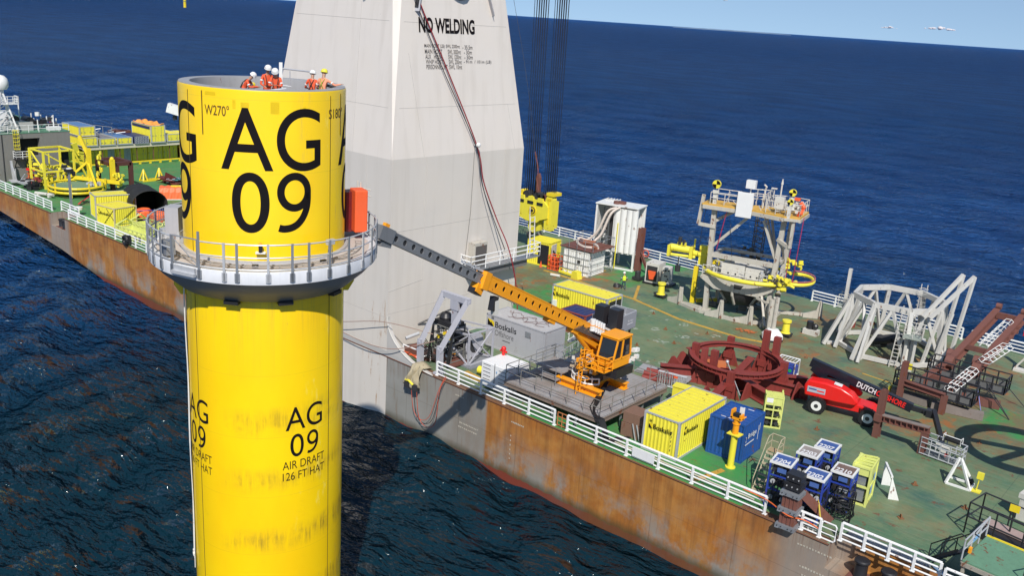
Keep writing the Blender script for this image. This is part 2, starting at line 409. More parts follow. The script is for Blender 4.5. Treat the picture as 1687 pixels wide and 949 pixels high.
def hull():
    r = struct(tag(thing('ship_hull', 'rust streaked orange brown and grey barge hull carrying the green deck', 'ship hull'), 'rust streaked orange brown and grey barge hull carrying the green deck', 'ship hull'))
    m = MB(); m.prism(prof, 'y', YN+1.5, YF)
    # near strip split round the two mooring recesses
    def clip(a, b, zt):
        p = []
        src = prof
        def bot(x):
            pts = [(XB, -9), (-88, -9), (-98, -5.3), (-108, -4.0), (-126, -2.7), (-150, -1.4), (XS, -.6)]
            for (x0, z0), (x1, z1) in zip(pts, pts[1:]):
                if x1 <= x <= x0: return z0+(z1-z0)*(x-x0)/(x1-x0)
        xs = [a]+sorted([x for x in (-150, -126, -108, -98, -88) if a < x < b])+[b]
        return [(x, bot(x)) for x in xs]+[(b, zt), (a, zt)]
    xs = [XS]
    for a, b in NOTCH: xs += [a, b]
    xs.append(XB)
    for i in range(len(xs)-1):
        m.prism(clip(xs[i], xs[i+1], 0 if i % 2 == 0 else -1.5), 'y', YN, YN+1.5)
    m.build('side_plating', HULLM, r)
    f = MB()
    for a, b in ((XS, NOTCH[0][0]), (NOTCH[0][1], NOTCH[1][0]), (NOTCH[1][1], XB)):
        f.tube((a, YN-.005, -.06), (b, YN-.005, -.06), .06, 6)
    f.build('rubbing_strake', paint('strake_paint', (.15, .06, .03), .6, .4, .4), r)
    k = MB()     # flared plate where the pedestal runs into the side
    poly = [(-50.0, 3.2)]+[(-50+5.2*(1-math.cos(t)), 3.2*(1-math.sin(t))) for t in np.linspace(.08, math.pi/2, 12)]+[(-50.0, -.0)]
    k.prism(poly, 'y', YN-.03, YN+.25); k.build('flare_plate', paint('pedestal_grey', (.50, .48, .455), .55, .03, .1), r)
    s_ = MB(); s_.prism([(-67, .42), (-50, .42), (-46.2, .12), (-46.2, -.02), (-67, -.02)], 'y', YN-.035, YN-.005); s_.build('light_strip', paint('strip_grey', (.46, .45, .43), .5, .02, .1), r)
    fe = MB(); fe.path([(-50+5.2*(1-math.cos(t)), YN-.05, 3.2*(1-math.sin(t))) for t in np.linspace(0, math.pi/2, 14)], .05)
    fe.build('plate_lip', WHITE2, r)
    for a, b in NOTCH:
        q = MB()
        for i, zz in enumerate((-.45, -.75, -1.05)):
            if a > -50: q.path([(a+1.1, YN+1.5, zz), (a+1.1, YN+1.42, zz), (a+1.5, YN+1.42, zz), (a+1.5, YN+1.5, zz)], .025)
        if q.v: q.build('rung', BLK, r)
hull()
def deck_material():
    n = N('deck_paint'); c = n.coord(); sp = n.sep(c); X, Y = sp[0], sp[1]
    base = n.mix(n.noise(c, .10, 5, .6, .38, .62), (.066, .155, .088), (.110, .170, .088))
    base = n.mix(n.math('MULTIPLY', n.noise(c, .35, 6, .65, .42, .60), .8), base, (.165, .200, .105))
    base = n.mix(n.math('MULTIPLY', n.noise(c, .21, 5, .6, .54, .66), .8), base, (.042, .110, .088))
    # brushed strokes
    base = n.mix(n.math('MULTIPLY', n.noise(n.coord((.5, 2.6, 1), rot=(0, 0, R_(25))), 1.6, 5, .7, .48, .70), .5), base, (.20, .23, .15))
    # bright fresh green along the near edge and in repainted squares
    def zone(A, a, b, e=.25): return n.math('MULTIPLY', n.ramp(A, a-e, a+e), n.ramp(A, b+e, b-e))
    fresh = n.math('MULTIPLY', n.ramp(Y, 50.6, 48.4), zone(X, -37.0, -18.2, 1.2))
    fresh = n.math('MAXIMUM', fresh, n.math('MULTIPLY', zone(X, -55, -47.5), zone(Y, 60, 72.5)))
    fresh = n.math('MAXIMUM', fresh, n.math('MULTIPLY', zone(X, -13.2, -2), zone(Y, 67.5, 72.8)))
    fresh = n.math('MAXIMUM', fresh, n.math('MULTIPLY', zone(X, -53.6, -49), zone(Y, 76, 88.5)))
    fresh = n.math('MAXIMUM', fresh, n.math('MULTIPLY', n.ramp(X, -72, -80), .75))
    fn = n.noise(c, .8, 5, .65, .3, .55)
    base = n.mix(n.math('MULTIPLY', fresh, n.math('ADD', .45, n.math('MULTIPLY', fn, .5))), base, (.040, .235, .058))
    # olive, sandy wear round the gear
    oz = n.math('MAXIMUM', n.math('MULTIPLY', zone(X, -66, -49, 1.5), zone(Y, 66, 79, 2)), n.math('MULTIPLY', zone(X, -36, -4, 2), zone(Y, 62, 86, 2)))
    base = n.mix(n.math('MULTIPLY', oz, n.noise(c, .5, 6, .65, .40, .60)), base, (.16, .125, .060))
    # rust: blooms and long scratches
    r = n.noise(c, .9, 7, .7, .61, .64)
    base = n.mix(n.math('MULTIPLY', r, .8), base, (.16, .055, .028))
    for rot, lo in ((28, .635), (-52, .65), (72, .66)):
        s_ = n.noise(n.coord((.35, 3.2, 1), rot=(0, 0, R_(rot))), 1.1, 4, .65, lo, lo+.03)
        base = n.mix(n.math('MULTIPLY', s_, .65), base, (.15, .06, .035))
    ro = n.noise(n.coord(loc=(30, 7, 0)), .32, 6, .7, .555, .62)
    base = n.mix(n.math('MULTIPLY', n.math('MULTIPLY', ro, n.math('MAXIMUM', oz, .2)), .85), base, (.30, .11, .03))
    # weld seams of the deck plates
    gx = n.math('LESS_THAN', n.math('FRACT', n.math('DIVIDE', X, 9.0)), .004); gy = n.math('LESS_THAN', n.math('FRACT', n.math('DIVIDE', Y, 6.1)), .006)
    base = n.mix(n.math('MULTIPLY', n.math('MAXIMUM', gx, gy), .45), base, (.03, .05, .035))
    # pale chalky spots between the pedestal and the steel ring
    v = n.new('ShaderNodeTexVoronoi'); v.inputs['Scale'].default_value = .62; n.link(n.coord((1, .8, 1), rot=(0, 0, .4)), v.inputs[0])
    sp_ = n.math('LESS_THAN', v.outputs['Distance'], .26)
    sp_ = n.math('MULTIPLY', sp_, n.noise(c, 3.0, 2, .5, .50, .54))
    sz = n.math('MAXIMUM', n.math('MULTIPLY', zone(X, -46, -32, .5), zone(Y, 56, 72, .5)), n.math('MULTIPLY', zone(X, -57, -50, .5), zone(Y, 62, 70, .5)))
    base = n.mix(n.math('MULTIPLY', n.math('MULTIPLY', sp_, sz), .75), base, (.32, .36, .30))
    n.bump(n.noise(c, 5, 4, .6, .2, .8), .2, .02)
    return n.out(base, n.math('ADD', .42, n.math('MULTIPLY', fn, .25)))
DECKM = deck_material()
dk = MB(); z = .006
dk.quad((XS, YN+1.5, z), (XB, YN+1.5, z), (XB, YF, z), (XS, YF, z))
for a, b in ((XS, NOTCH[0][0]), (NOTCH[0][1], NOTCH[1][0]), (NOTCH[1][1], XB)):
    dk.quad((a, YN+.02, z), (b, YN+.02, z), (b, YN+1.5, z), (a, YN+1.5, z))
struct(dk.build('deck', DECKM))
ed = MB()
for a, b in ((-47, -36.2), (-19.5, -14.4)):
    ed.quad((a, YN+.03, .012), (b, YN+.03, .012), (b, YN+.62, .012), (a, YN+.62, .012))
struct(ed.build('deck_edge', paint('deck_edge_rust', (.17, .085, .045), .7, .5, .4)))
# yellow sea-fastening strips on deck
YS = paint('deck_yellow', (.55, .33, .05), .6, .3, .5)
def strip(pts, w_, name='deck_marking'):
    m = MB()
    for a, b in zip(pts, pts[1:]): m.bar((*a, .02), (*b, .02), w_, .035)
    return struct(m.build(name, YS))
strip([(-58.5, 74.0), (-46.5, 73.2), (-40.2, 71.4), (-34.0, 71.2), (-31.5, 72.0)], .34)
strip([(-48.7, 77.6), (-46.4, 73.4)], .30)
strip([(-54.4, 79.6), (-54.2, 74.2)], .25)
strip([(-22.4, 47.6), (-22.9, 45.2)], .35)
strip([(-22.9, 71.5), (-20.2, 71.2)], .15)
# ---- crane pedestal
def pedestal():
    r = struct(thing('crane_pedestal', 'huge off-white crane pedestal tapering above a square grey base, marked NO WELDING', 'crane pedestal'))
    n = N('pedestal_paint'); c = n.coord(); sp = n.sep(c)
    hi = n.ramp(sp[2], 15.28, 15.32)
    base = n.mix(hi, (.635, .592, .54), (.69, .635, .58))
    st = n.noise(n.coord((.9, .9, .05)), 1.2, 5, .6, .48, .72)
    base = n.mix(n.math('MULTIPLY', st, .17), base, (.30, .25, .19))
    bl = n.noise(c, .35, 5, .6, .45, .65); base = n.mix(n.math('MULTIPLY', bl, .16), base, (.70, .62, .52))
    spk = n.noise(n.coord((3, 3, 1.1)), 1.7, 4, .6, .765, .78); base = n.mix(n.math('MULTIPLY', spk, .7), base, (.09, .07, .05))
    rs = n.noise(n.coord((2.4, 2.4, .35)), 1.0, 5, .7, .60, .66)
    rz = n.math('MULTIPLY', n.math('MULTIPLY', n.ramp(sp[0], -53.2, -52.6), n.ramp(sp[2], 4.6, 3.6)), n.ramp(sp[1], 44.8, 44.5))
    base = n.mix(n.math('MULTIPLY', rs, n.math('MULTIPLY', rz, .8)), base, (.36, .20, .09))
    n.bump(n.noise(c, .25, 2, .5, .2, .8), .25, .12)
    PM = n.out(base, .55)
    x0, x1, y0, y1 = -65, -50, 44.38, 59.2; cx, cy = -57.5, 51.8
    m = MB(); m.bx(x0, x1, y0, y1, -5.6, 15.3); 
    H = 27.5; a = 6.0; s_ = a*.92
    sq = [(x1, y0), (x1, y1), (x0, y1), (x0, y0)]
    oc = [(cx+a, cy-s_), (cx+a, cy+s_), (cx+s_, cy+a), (cx-s_, cy+a), (cx-a, cy+s_), (cx-a, cy-s_), (cx-s_, cy-a), (cx+s_, cy-a)]
    vs = [(*p, 15.3) for p in sq]+[(*p, H) for p in oc]+[(cx+(p[0]-cx)*.70, cy+(p[1]-cy)*.70, H+2.6) for p in oc]
    fs = [(0, 1, 5, 4), (1, 6, 5), (1, 2, 7, 6), (2, 8, 7), (2, 3, 9, 8), (3, 10, 9), (3, 0, 11, 10), (0, 4, 11)]
    fs += [(4+i, 4+(i+1) % 8, 12+(i+1) % 8, 12+i) for i in range(8)]+[tuple(range(12, 20))]
    m.add(vs, fs); b = m.build('casing', PM, r)
    # weld seams as thin raised beads
    g = MB()
    for yy in (47.9, 56.9):
        g.tube((x1+.005, yy, 15.3), (x1+.005, yy, 5.6), .022, 4)
    g.tube((x1+.005, 47.9, 5.6), (x1+.005, 44.4, 5.2), .02, 4); g.tube((x1+.005, 56.9, 5.9), (x1+.005, 59.1, 5.9), .02, 4)
    for z_ in (3.4, 9.8):
        g.tube((x1+.005, 44.4, z_), (x1+.005, 59.2, z_), .012, 4); g.tube((x1, y0-.005, z_-.3), (x0, y0-.005, z_-.3), .012, 4)
    for xx in (-52.8, -55.6, -58.8): g.tube((xx, y0-.005, -1), (xx, y0-.005, 15.3), .012, 4)
    def face(u, t):   # point on the tapering +X face
        zz = 15.3+(H-15.3)*t; xx = x1+(cx+a-x1)*t
        ya = y0+(cy-s_-y0)*t; yb = y1+(cy+s_-y1)*t
        return Vector((xx, ya+(yb-ya)*u, zz))
    def facey(u, t):
        zz = 15.3+(H-15.3)*t; yy = y0+(cy-a-y0)*t
        xa = x1+(cx+s_-x1)*t; xb = x0+(cx-s_-x0)*t
        return Vector((xa+(xb-xa)*u, yy, zz))
    for t in (.30, .80): g.tube(face(.03, t), face(.97, t), .014, 4); g.tube(facey(.03, t), facey(.97, t), .014, 4)
    g.tube(face(.22, 0), face(.08, .62), .014, 4); g.tube(facey(.3, 0), facey(.3, .9), .014, 4); g.tube(face(.92, .0), face(.9, .3), .012, 4)
    g.build('weld_seam', paint('seam_paint', (.44, .42, .39), .6, 0, .1), r)
    # writing
    A, B = face(0, .5), face(1, .5); xd = (B-A).normalized(); yd = (face(.5, .9)-face(.5, .1)).normalized()
    def wr(s, px, t, h, w_, bold=.01, mt=INKG, nm='lettering'):
        o = face(.5, t)+xd*px; text(s, o, xd, yd, h, w_, mt, r, nm, bold, 1.0, .02)
    wr('NO WELDING', -4.12, .742, 1.12, 5.95, .035, INK)
    L = [('MAIN HOIST (LB): SWL 2300mt', 0, 3.2, '- 35.5m', 3.45, .95), ('MAIN HOIST', 0, 1.55, '- 30m', 3.55, .75), ('AUX', 0, .5, '- 50m', 3.55, .8),
         ('WHIP HOIST:', 0, 1.6, '- 91m  / 101m (LB)', 3.45, 2.7), ('PERSONNEL LIFT:', 0, 1.95, '', 0, 0)]
    swl = [None, 'SWL 3000mt', 'SWL 1200mt', 'SWL 200mt', 'SWL 10mt']
    for i, (s, x, w1, s2, x2, w2) in enumerate(L):
        t = .650-i*.0305; ox = -3.65+.03*i
        wr(s, ox, t, .33, w1*1.17, .006)
        if s == 'AUX': wr('HOIST', ox+.88, t, .33, .88, .006)
        if swl[i]: wr(swl[i], ox+2.4, t, .33, 1.4, .006)
        if s2: wr(s2, ox+x2*1.17, t, .31, w2*1.17, .006)
    # crane slew platform supports and dark ring at the top of the frame
    d = MB(); 
    for u in (.12, .84):
        p0 = face(u, .885); p1 = face(u-.05 if u > .5 else u+.02, 1.02)
        d.bar(p0+Vector((.10, 0, 0)), p1+Vector((.16, 0, .2)), .34, .05)
    for u in (.25, .80):
        p0 = facey(u, .93); p1 = facey(u, 1.03)
        d.bar(p0+Vector((0, -.1, 0)), p1+Vector((0, -.16, .2)), .3, .05)
    d.build('bracket', BLKP, r)
    d = MB()
    for u in (.12, .84):
        p0 = face(u, .865); p1 = face(u-.05 if u > .5 else u+.02, 1.02)
        d.bar(p0+Vector((.05, 0, 0)), p1+Vector((.08, 0, .2)), .62, .05)
    for u in (.25, .80):
        p0 = facey(u, .92); p1 = facey(u, 1.03); d.bar(p0+Vector((0, -.05, 0)), p1+Vector((0, -.08, .2)), .55, .05)
    d.build('bracket_frame', LGREY, r)
    d = MB(); d.lathe((cx+4.9, cy+.3, 27.0), [(.1, -.35), (1.0, -.3), (1.6, .1), (1.75, .8), (1.75, 2.2)], 20); d.build('slew_drive', BLKP, r, True)
    d = MB(); d.path([(x1-.02, 53.1, 15.9), (x1+.35, 53.1, 15.9)], .05); d.sphere((x1+.42, 53.1, 15.95), .2, 10); d.build('flood_lamp', WHITE, r)
    d = MB(); d.path([(x1+.04, 53.1, 15.8), (x1+.04, 53.0, 10.5), (x1+.04, 52.6, 6.4)], .018, 4); d.build('cable', ROPE, r)
    # walkway with rail and cabinet on the +X face
    wk = MB(); wk.bx(x1, x1+1.15, 52.2, 61.0, 5.7, 5.82); wk.build('walkway', GALV, r)
    wk = MB(); wk.bx(x1+.25, x1+.9, 53.4, 59.6, 5.1, 5.7); wk.build('walkway_beam', paint('beam_grey', (.16, .16, .16), .6, .02, .2), r)
    wk = MB(); wk.rails([(x1, 52.2, 5.82), (x1+1.15, 52.2, 5.82), (x1+1.15, 61, 5.82), (x1, 61, 5.82)], 1.15, .045, (1, .66, .33), 1.8); wk.build('handrail', RAILW, r)
    cb = MB(); cb.bx(x1+.05, x1+.75, 53.0, 54.5, 5.9, 7.9); q = cb.build('cabinet', CREAM, r)
    cb = MB(); cb.bx(x1+.75, x1+.79, 53.1, 54.4, 6.0, 7.65); cb.build('cabinet_door', paint('cab_door', (.10, .09, .085), .5, .1, .2), q)
    # bracket with two floodlights below the yellow boom
    lt = MB(); lt.path([(-50, 47.6, 1.9), (-48.9, 49.8, 2.9), (-48.6, 50.8, 3.1)], .07); lt.build('lamp_arm', DARK, r)
    for p in ((-48.9, 49.2, 2.5), (-49.2, 45.6, 1.4)):
        q = MB(); q.tube(p, (p[0]+.3, p[1]+1.1, p[2]+.25), .14, 10); q.build('tube_lamp', GALVL, r)
    # gangway stair tangle at the far corner of the walkway
    la = MB()
    for s_ in (0, .6): la.bar((x1+.9, 59.9+s_, 5.85), (x1+.35, 60.3+s_, 9.2), .07, .12)
    for i in range(9): la.tube((x1+.88-.06*i, 59.93+.04*i, .38*i+6.1), (x1+.88-.06*i, 60.53+.04*i, .38*i+6.1), .03, 5)
    la.rails([(x1+1.1, 59.6, 5.85), (x1+.5, 60.0, 9.2)], 1.0, .03, (1, .5), .8)
    la.build('access_ladder', WHITE2, r)
pedestal()
# red hose and black wire hanging across the pedestal
def hang(name, pts, r, mat, label, cat, seg=24, sag=0):
    P = [Vector(p) for p in pts]; out = []
    for i in range(len(P)-1):
        p0, p1, p2, p3 = P[max(i-1, 0)], P[i], P[i+1], P[min(i+2, len(P)-1)]
        for k in range(seg):
            t = k/seg; out.append(.5*((2*p1)+(p2-p0)*t+(2*p0-5*p1+4*p2-p3)*t*t+(3*p1-p0-3*p2+p3)*t**3))
    out.append(P[-1]); m = MB(); m.path(out, r, 6)
    o = m.build(name, mat)
    if label: tag(o, label, cat)
    return o
# distant things
t = thing('turbine_foundation', 'small yellow monopile foundation alone near the horizon', 'monopile', (-3100, 3465, SEA))
m = MB(); m.cyl((0, 0, -3), 5.5, 34, 16); m.build('pile', YEL, t, True)
m = MB(); m.cyl((0, 0, 31), 5.6, 2, 16); m.build('pile_top', WHITE2, t, True)
t = thing('turbine_foundation', 'tiny yellow monopile foundation cut by the upper left frame edge', 'monopile', (-2010, 1143, SEA))
m = MB(); m.cyl((0, 0, -3), 3.2, 22, 14); m.build('pile', YEL, t, True)
m = MB(); m.band((0, 0, 0), 3.2, 4.6, 14, 14.6, 20); m.build('platform', GALV, t)
def island():
    m = MB(); n = 40; c = Vector((-11500, 21300, 0)); d = Vector((0.875, .484, 0)); ln = 2900
    vs = []
    for i in range(n+1):
        u = i/n; p = c+d*(u-.5)*ln; h = SEA+14*math.sin(math.pi*u)**.5+10*abs(math.sin(u*23))*math.sin(math.pi*u)
        back = Vector((-.48, .875, 0))*260
        vs += [(p.x, p.y, SEA-2), (p.x+back.x*.4, p.y+back.y*.4, h+9), (p.x+back.x, p.y+back.y, SEA-2)]
    fs = []
    for i in range(n): fs += [(i*3, i*3+3, i*3+4, i*3+1), (i*3+1, i*3+4, i*3+5, i*3+2)]
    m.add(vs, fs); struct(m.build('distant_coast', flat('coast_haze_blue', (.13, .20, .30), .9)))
island()
def cloud(cx, cy, cz, s, seed, k=16, nm='cloud'):
    k = k*3
    rg = random.Random(seed); m = MB()
    side = Vector((-cy, cx, 0)).normalized()
    for i in range(k):
        u = rg.uniform(-1, 1); r = s*(.12+.20*rg.random())*(1-.6*abs(u)); p = Vector((cx, cy, cz))+side*u*s*1.6
        m.sphere((p.x, p.y+rg.uniform(-.4, .4)*s, p.z+rg.uniform(0, .22)*s*(1-abs(u))+r*.35), r, 14, .62)
    o = m.build(nm, cm, None, True); struct(o)
n = N('cloud_white'); cm = n.m; n.t.nodes.remove(n.b); cd_ = n.new('ShaderNodeBsdfDiffuse'); cd_.inputs[0].default_value = (.80, .76, .77, 1)
ct_ = n.new('ShaderNodeBsdfTransparent'); cx_ = n.new('ShaderNodeMixShader'); cx_.inputs[0].default_value = .42
n.link(cd_.outputs[0], cx_.inputs[1]); n.link(ct_.outputs[0], cx_.inputs[2]); n.link(cx_.outputs[0], n.t.nodes['Material Output'].inputs['Surface'])
CLOUDS = [(-4412, 14337, 225, 120, 1, 12), (-5055, 14123, 200, 70, 2, 8), (-7316, 13095, 455, 70, 3, 8)]
for (x, y, z_, s, sd_, k) in CLOUDS: cloud(x, y, z_, s, sd_, k)
# ================================================================== YELLOW TRANSITION PIECE
TS = .943   # tower drawn in 7 m diameter units, built at 6.6 m
TPX, TPY, TR = -34.38*TS, 23.09*TS, 3.5
def tz(z): return 26-(26-z)*TS
def tput(t):
    t.location = (TPX, TPY, tz(t.location.z)); t.scale = (TS,)*3; return t
TA = math.atan2(-TPY, -TPX)      # azimuth of the side that faces the camera
def tp():
    r = thing('transition_piece', 'huge yellow steel turbine foundation tower lettered AG 09 with a railed grey platform', 'turbine foundation', (TPX, TPY, 0)); tput(r)
    n = N('tp_yellow'); c = n.coord(); sp = n.sep(c); X, Y, Z = sp[0], sp[1], sp[2]
    Yc = (.88, .60, .004)
    base = n.mix(n.noise(n.coord((.5, .5, .25)), .8, 4, .55, .35, .7), Yc, (.85, .53, .004))
    # scuffed bands low on the pile (rope and fender wear), strongest to the right
    ang = n.math('ARCTAN2', Y, X)
    u = n.math('SUBTRACT', ang, TA+math.pi*2 if TA < -math.pi else TA)
    # wrap-free coordinate: use dot products with the camera-facing frame
    rx, ry = math.cos(TA+math.pi/2), math.sin(TA+math.pi/2)
    side = n.math('ADD', n.math('MULTIPLY', X, rx), n.math('MULTIPLY', Y, ry))
    wob = n.math('MULTIPLY', n.noise(n.coord((.6, .6, .01)), 1, 2, .5, .2, .8), .5)
    tick = n.math('MULTIPLY', n.noise(n.coord((5, 5, .5)), 1.0, 5, .75, .36, .68), n.noise(n.coord((.9, .9, .8)), 1.3, 4, .6, .36, .6))
    tot = None
    for z0, z1, k in ((7.5, 8.85, .85), (4.75, 5.95, .8), (1.65, 2.85, 1.0), (-1.6, -.4, .8)):
        zz = n.math('ADD', Z, n.math('MULTIPLY', side, -.06)); zz = n.math('ADD', zz, n.math('MULTIPLY', wob, .3))
        b = n.math('MULTIPLY', n.ramp(zz, z0-.15, z0+.45), n.ramp(zz, z1+.15, z1-.45)); b = n.math('MULTIPLY', b, k)
        tot = b if tot is None else n.math('MAXIMUM', tot, b)
    tot = n.math('MULTIPLY', n.math('MULTIPLY', tot, tick), n.ramp(side, -2.4, -1.3))
    base = n.mix(tot, base, (.40, .25, .02))
    dk_ = n.math('MULTIPLY', tot, n.math('MULTIPLY', n.ramp(side, 1.0, 3.2), n.noise(n.coord((5, 5, .3)), 2, 3, .6, .5, .62)))
    base = n.mix(dk_, base, (.06, .045, .02))
    # touch-up squares and run marks
    tch = n.noise(n.coord((1.2, 1.2, .35)), 1.1, 6, .7, .60, .66)
    base = n.mix(n.math('MULTIPLY', n.math('MULTIPLY', tch, n.ramp(side, .6, 1.8)), .5), base, (.87, .70, .12))
    grm = n.noise(n.coord((2.2, 2.2, .35)), .7, 6, .75, .60, .72)
    base = n.mix(n.math('MULTIPLY', n.math('MULTIPLY', grm, n.ramp(side, .4, 2.0)), .45), base, (.42, .30, .10))
    ring = n.math('LESS_THAN', n.math('ABSOLUTE', n.math('SUBTRACT', n.math('FRACT', n.math('DIVIDE', Z, 2.95)), .5)), .004)
    base = n.mix(n.math('MULTIPLY', ring, .35), base, (.55, .38, .02))
    drt = n.math('MULTIPLY', n.math('MULTIPLY', n.ramp(Z, 9.5, 13.6), n.ramp(Z, 14.6, 14.2)), n.noise(n.coord((3.5, 3.5, .12)), 1.2, 5, .7, .48, .72))
    base = n.mix(n.math('MULTIPLY', drt, .45), base, (.45, .31, .04))
    scf = n.noise(n.coord((1.6, 1.6, 1.1), loc=(9, 3, 4)), .8, 8, .78, .655, .70)
    base = n.mix(n.math('MULTIPLY', scf, .35), base, (.35, .26, .09))
    n.bump(n.noise(n.coord((1, 1, .6)), .35, 2, .5, .2, .8), .12, .05)
    TM = n.out(base, .24)
    m = MB(); m.lathe((0, 0, 0), [(TR, -9.5), (TR, 22.42), (TR-.03, 22.5), (TR-.04, 22.5)], 128); m.build('shell', TM, r, True)
    gr = paint('flange_grey', (.33, .33, .34), .5, .05, .25)
    m = MB(); m.lathe((0, 0, 0), [(TR-.035, 22.5), (TR-.04, 22.53), (TR-.48, 22.53), (TR-.5, 22.3), (TR-.5, 20.4)], 128); m.build('top_flange', gr, r, True)
    m = MB(); m.lathe((0, 0, 0), [(TR-.5, 21.33), (.01, 21.33)], 64); fl = m.build('inner_floor', paint('inner_floor', (.13, .12, .12), .7, .15, .4), r)
    m = MB(); rg0 = random.Random(5)
    for i in range(26):
        a = rg0.uniform(0, 6.28); q = rg0.uniform(1.4, 2.8); p = (q*math.cos(a), q*math.sin(a), 21.33+rg0.uniform(.1, .35))
        if i % 3: m.box(p, (.3, .45, .25), a)
        else: m.tube(p, (p[0]+rg0.uniform(-.8, .8), p[1]+rg0.uniform(-.8, .8), p[2]+.1), .05, 6)
    m.build('inner_fitting', GALVL, r)
    # seams down the shell
    for da, z0, z1, w_ in ((50, -8, 22.3, .022), (-58, -8, 22.3, .018), (-43.0, 20.6, 22.35, .035), (64, 20.6, 22.35, .03)):
        m = MB(); a = TA+R_(da)
        p = Vector((math.cos(a), math.sin(a), 0))*(TR+.004)
        m.bar(p+Vector((0, 0, z0)), p+Vector((0, 0, z1)), w_*1.6, .012); m.build('seam', flat('seam_brown', (.10, .06, .01), .6), r)
    # lettering wrapped round the shell
    def wrap(s, a_c, z0, h, arc, mat=INK, bold=0, col=None, sub='lettering'):
        vs, fs, asp = s if isinstance(s, tuple) else glyphs(s, bold, 1.0, 12)
        bm = bmesh.new(); V = [bm.verts.new((u_*arc, v_*h, 0)) for u_, v_ in vs]
        for f in fs:
            try: bm.faces.new([V[i] for i in f])
            except Exception: pass
        step = .12; k = int(arc/step)
        if arc > .5:
            for i in range(1, k+1):
                bmesh.ops.bisect_plane(bm, geom=bm.verts[:]+bm.edges[:]+bm.faces[:], plane_co=(i*arc/(k+1), 0, 0), plane_no=(1, 0, 0))
        for v in bm.verts:
            a = TA+R_(a_c)+(v.co.x-arc/2)/TR; rr = TR+.006
            v.co = Vector((rr*math.cos(a), rr*math.sin(a), z0+v.co.y))
        me = bpy.data.meshes.new(sub); bmesh.ops.recalc_face_normals(bm, faces=bm.faces); bm.to_mesh(me); bm.free()
        o = bpy.data.objects.new(sub, me); COL.objects.link(o); me.materials.append(mat); o.parent = r
        return o
    def stroke(pts, w_, closed=False):
        P = [Vector((x, y)) for x, y in pts]; k = len(P); L, R2 = [], []
        for i in range(k):
            a = P[(i-1) % k] if closed or i else P[i]; b = P[(i+1) % k] if closed or i < k-1 else P[i]
            d = (b-a).normalized(); nn = Vector((-d.y, d.x))*w_/2; L.append(P[i]+nn); R2.append(P[i]-nn)
        vs = [(v.x, v.y) for v in L+R2]; n_ = k if closed else k-1
        return vs, [(i, (i+1) % k, k+(i+1) % k, k+i) for i in range(n_)]
    W9 = .60; th = .125      # round figure nine with a curling tail, in units of its height
    bowl = [(W9/2+(W9/2-th/2)*math.cos(a), 1-.325+(.325-th/2)*math.sin(a)) for a in np.linspace(0, 2*math.pi, 41)[:-1]]
    tail = [(W9-th/2, .66), (W9-th/2-.003, .52), (W9-.09, .38), (W9-.155, .24), (W9-.25, .135), (W9-.36, .08), (.115, .065), (.03, .085)]
    ts = []
    for i in range(len(tail)-1):
        p0, p1, p2, p3 = [Vector(tail[max(0, min(len(tail)-1, j))]) for j in (i-1, i, i+1, i+2)]
        for q in range(5): t_ = q/5; ts.append(tuple(.5*((2*p1)+(p2-p0)*t_+(2*p0-5*p1+4*p2-p3)*t_*t_+(3*p1-p0-3*p2+p3)*t_**3)))
    ts.append(tail[-1])
    v1, f1 = stroke(bowl, th, True); v2, f2 = stroke(ts, th*.98); v2 = [(x, y) for x, y in v2]
    allv = v1+v2; mx = max(x for x, y in allv)
    NINE = ([(x/mx, y) for x, y in allv], f1+[tuple(i+len(v1) for i in f) for f in f2], mx)
    for k in (-90, 0, 90, 180):
        wrap('AG', 5.6+k, 19.28, 2.55, 4.22, bold=.002)
        wrap('0', 5.2-14.7+k, 16.72, 2.52, 1.52, bold=.004); wrap(NINE, 5.2+14.7+k, 16.72, 2.52, 1.48)
        wrap('AG', 27.5+k, 7.62, 1.12, 1.86, bold=.0)
        wrap('0', 27.5-6.6+k, 6.30, 1.12, .64); wrap(NINE, 27.5+6.4+k, 6.30, 1.12, .62)
        wrap('AIR DRAFT', 27.5+k, 5.72, .40, 2.15)
        wrap('126 FT HAT', 27.5+k, 5.16, .40, 2.15)
    wrap('W270°', -31.5, 21.42, .42, 1.12, flat('stencil_brown', (.12, .07, .01), .6), .01)
    wrap('S180°', 57.5, 21.35, .42, 1.12, flat('stencil_brown', (.12, .07, .01), .6), .01)
    for da, zz, w_, h_ in ((-12, 21.62, .32, .40), (7, 21.62, .34, .46), (-19, 21.75, .12, .34), (27, 21.58, .12, .3), (-36, 22.2, .5, .14)):
        m = MB(); q = []
        for i in range(5):
            a = TA+R_(da)+(i/4-.5)*w_/TR
            for z_ in (zz, zz+h_): q.append((( TR+.004)*math.cos(a), (TR+.004)*math.sin(a), z_))
        m.add(q, [(i*2, i*2+2, i*2+3, i*2+1) for i in range(4)]); m.build('paint_patch', flat('touch_up', (.80, .54, .005), .4), r)
    # ---- platform
    RO = 4.92; ZF = 15.42
    conc = paint('platform_floor', (.50, .44, .40), .8, .0, .25)
    m = MB(); m.lathe((0, 0, 0), [(TR+.005, ZF), (RO-.3, ZF)], 128); m.build('platform_floor', conc, r)
    m = MB(); m.lathe((0, 0, 0), [(RO-.3, ZF), (RO-.28, ZF+.03), (RO, ZF+.03), (RO+.02, ZF), (RO+.02, ZF-.52), (RO-.04, ZF-.54)], 128)
    m.build('platform_edge', paint('edge_white', (.64, .65, .68), .45, .0, .3), r, True)
    m = MB(); m.lathe((0, 0, 0), [(RO-.04, ZF-.54), (RO-.36, ZF-.92), (3.78, ZF-1.6), (TR+.01, ZF-1.66)], 128)
    m.build('platform_skirt', paint('skirt_grey', (.17, .20, .24), .5, .0, .2), r, True)
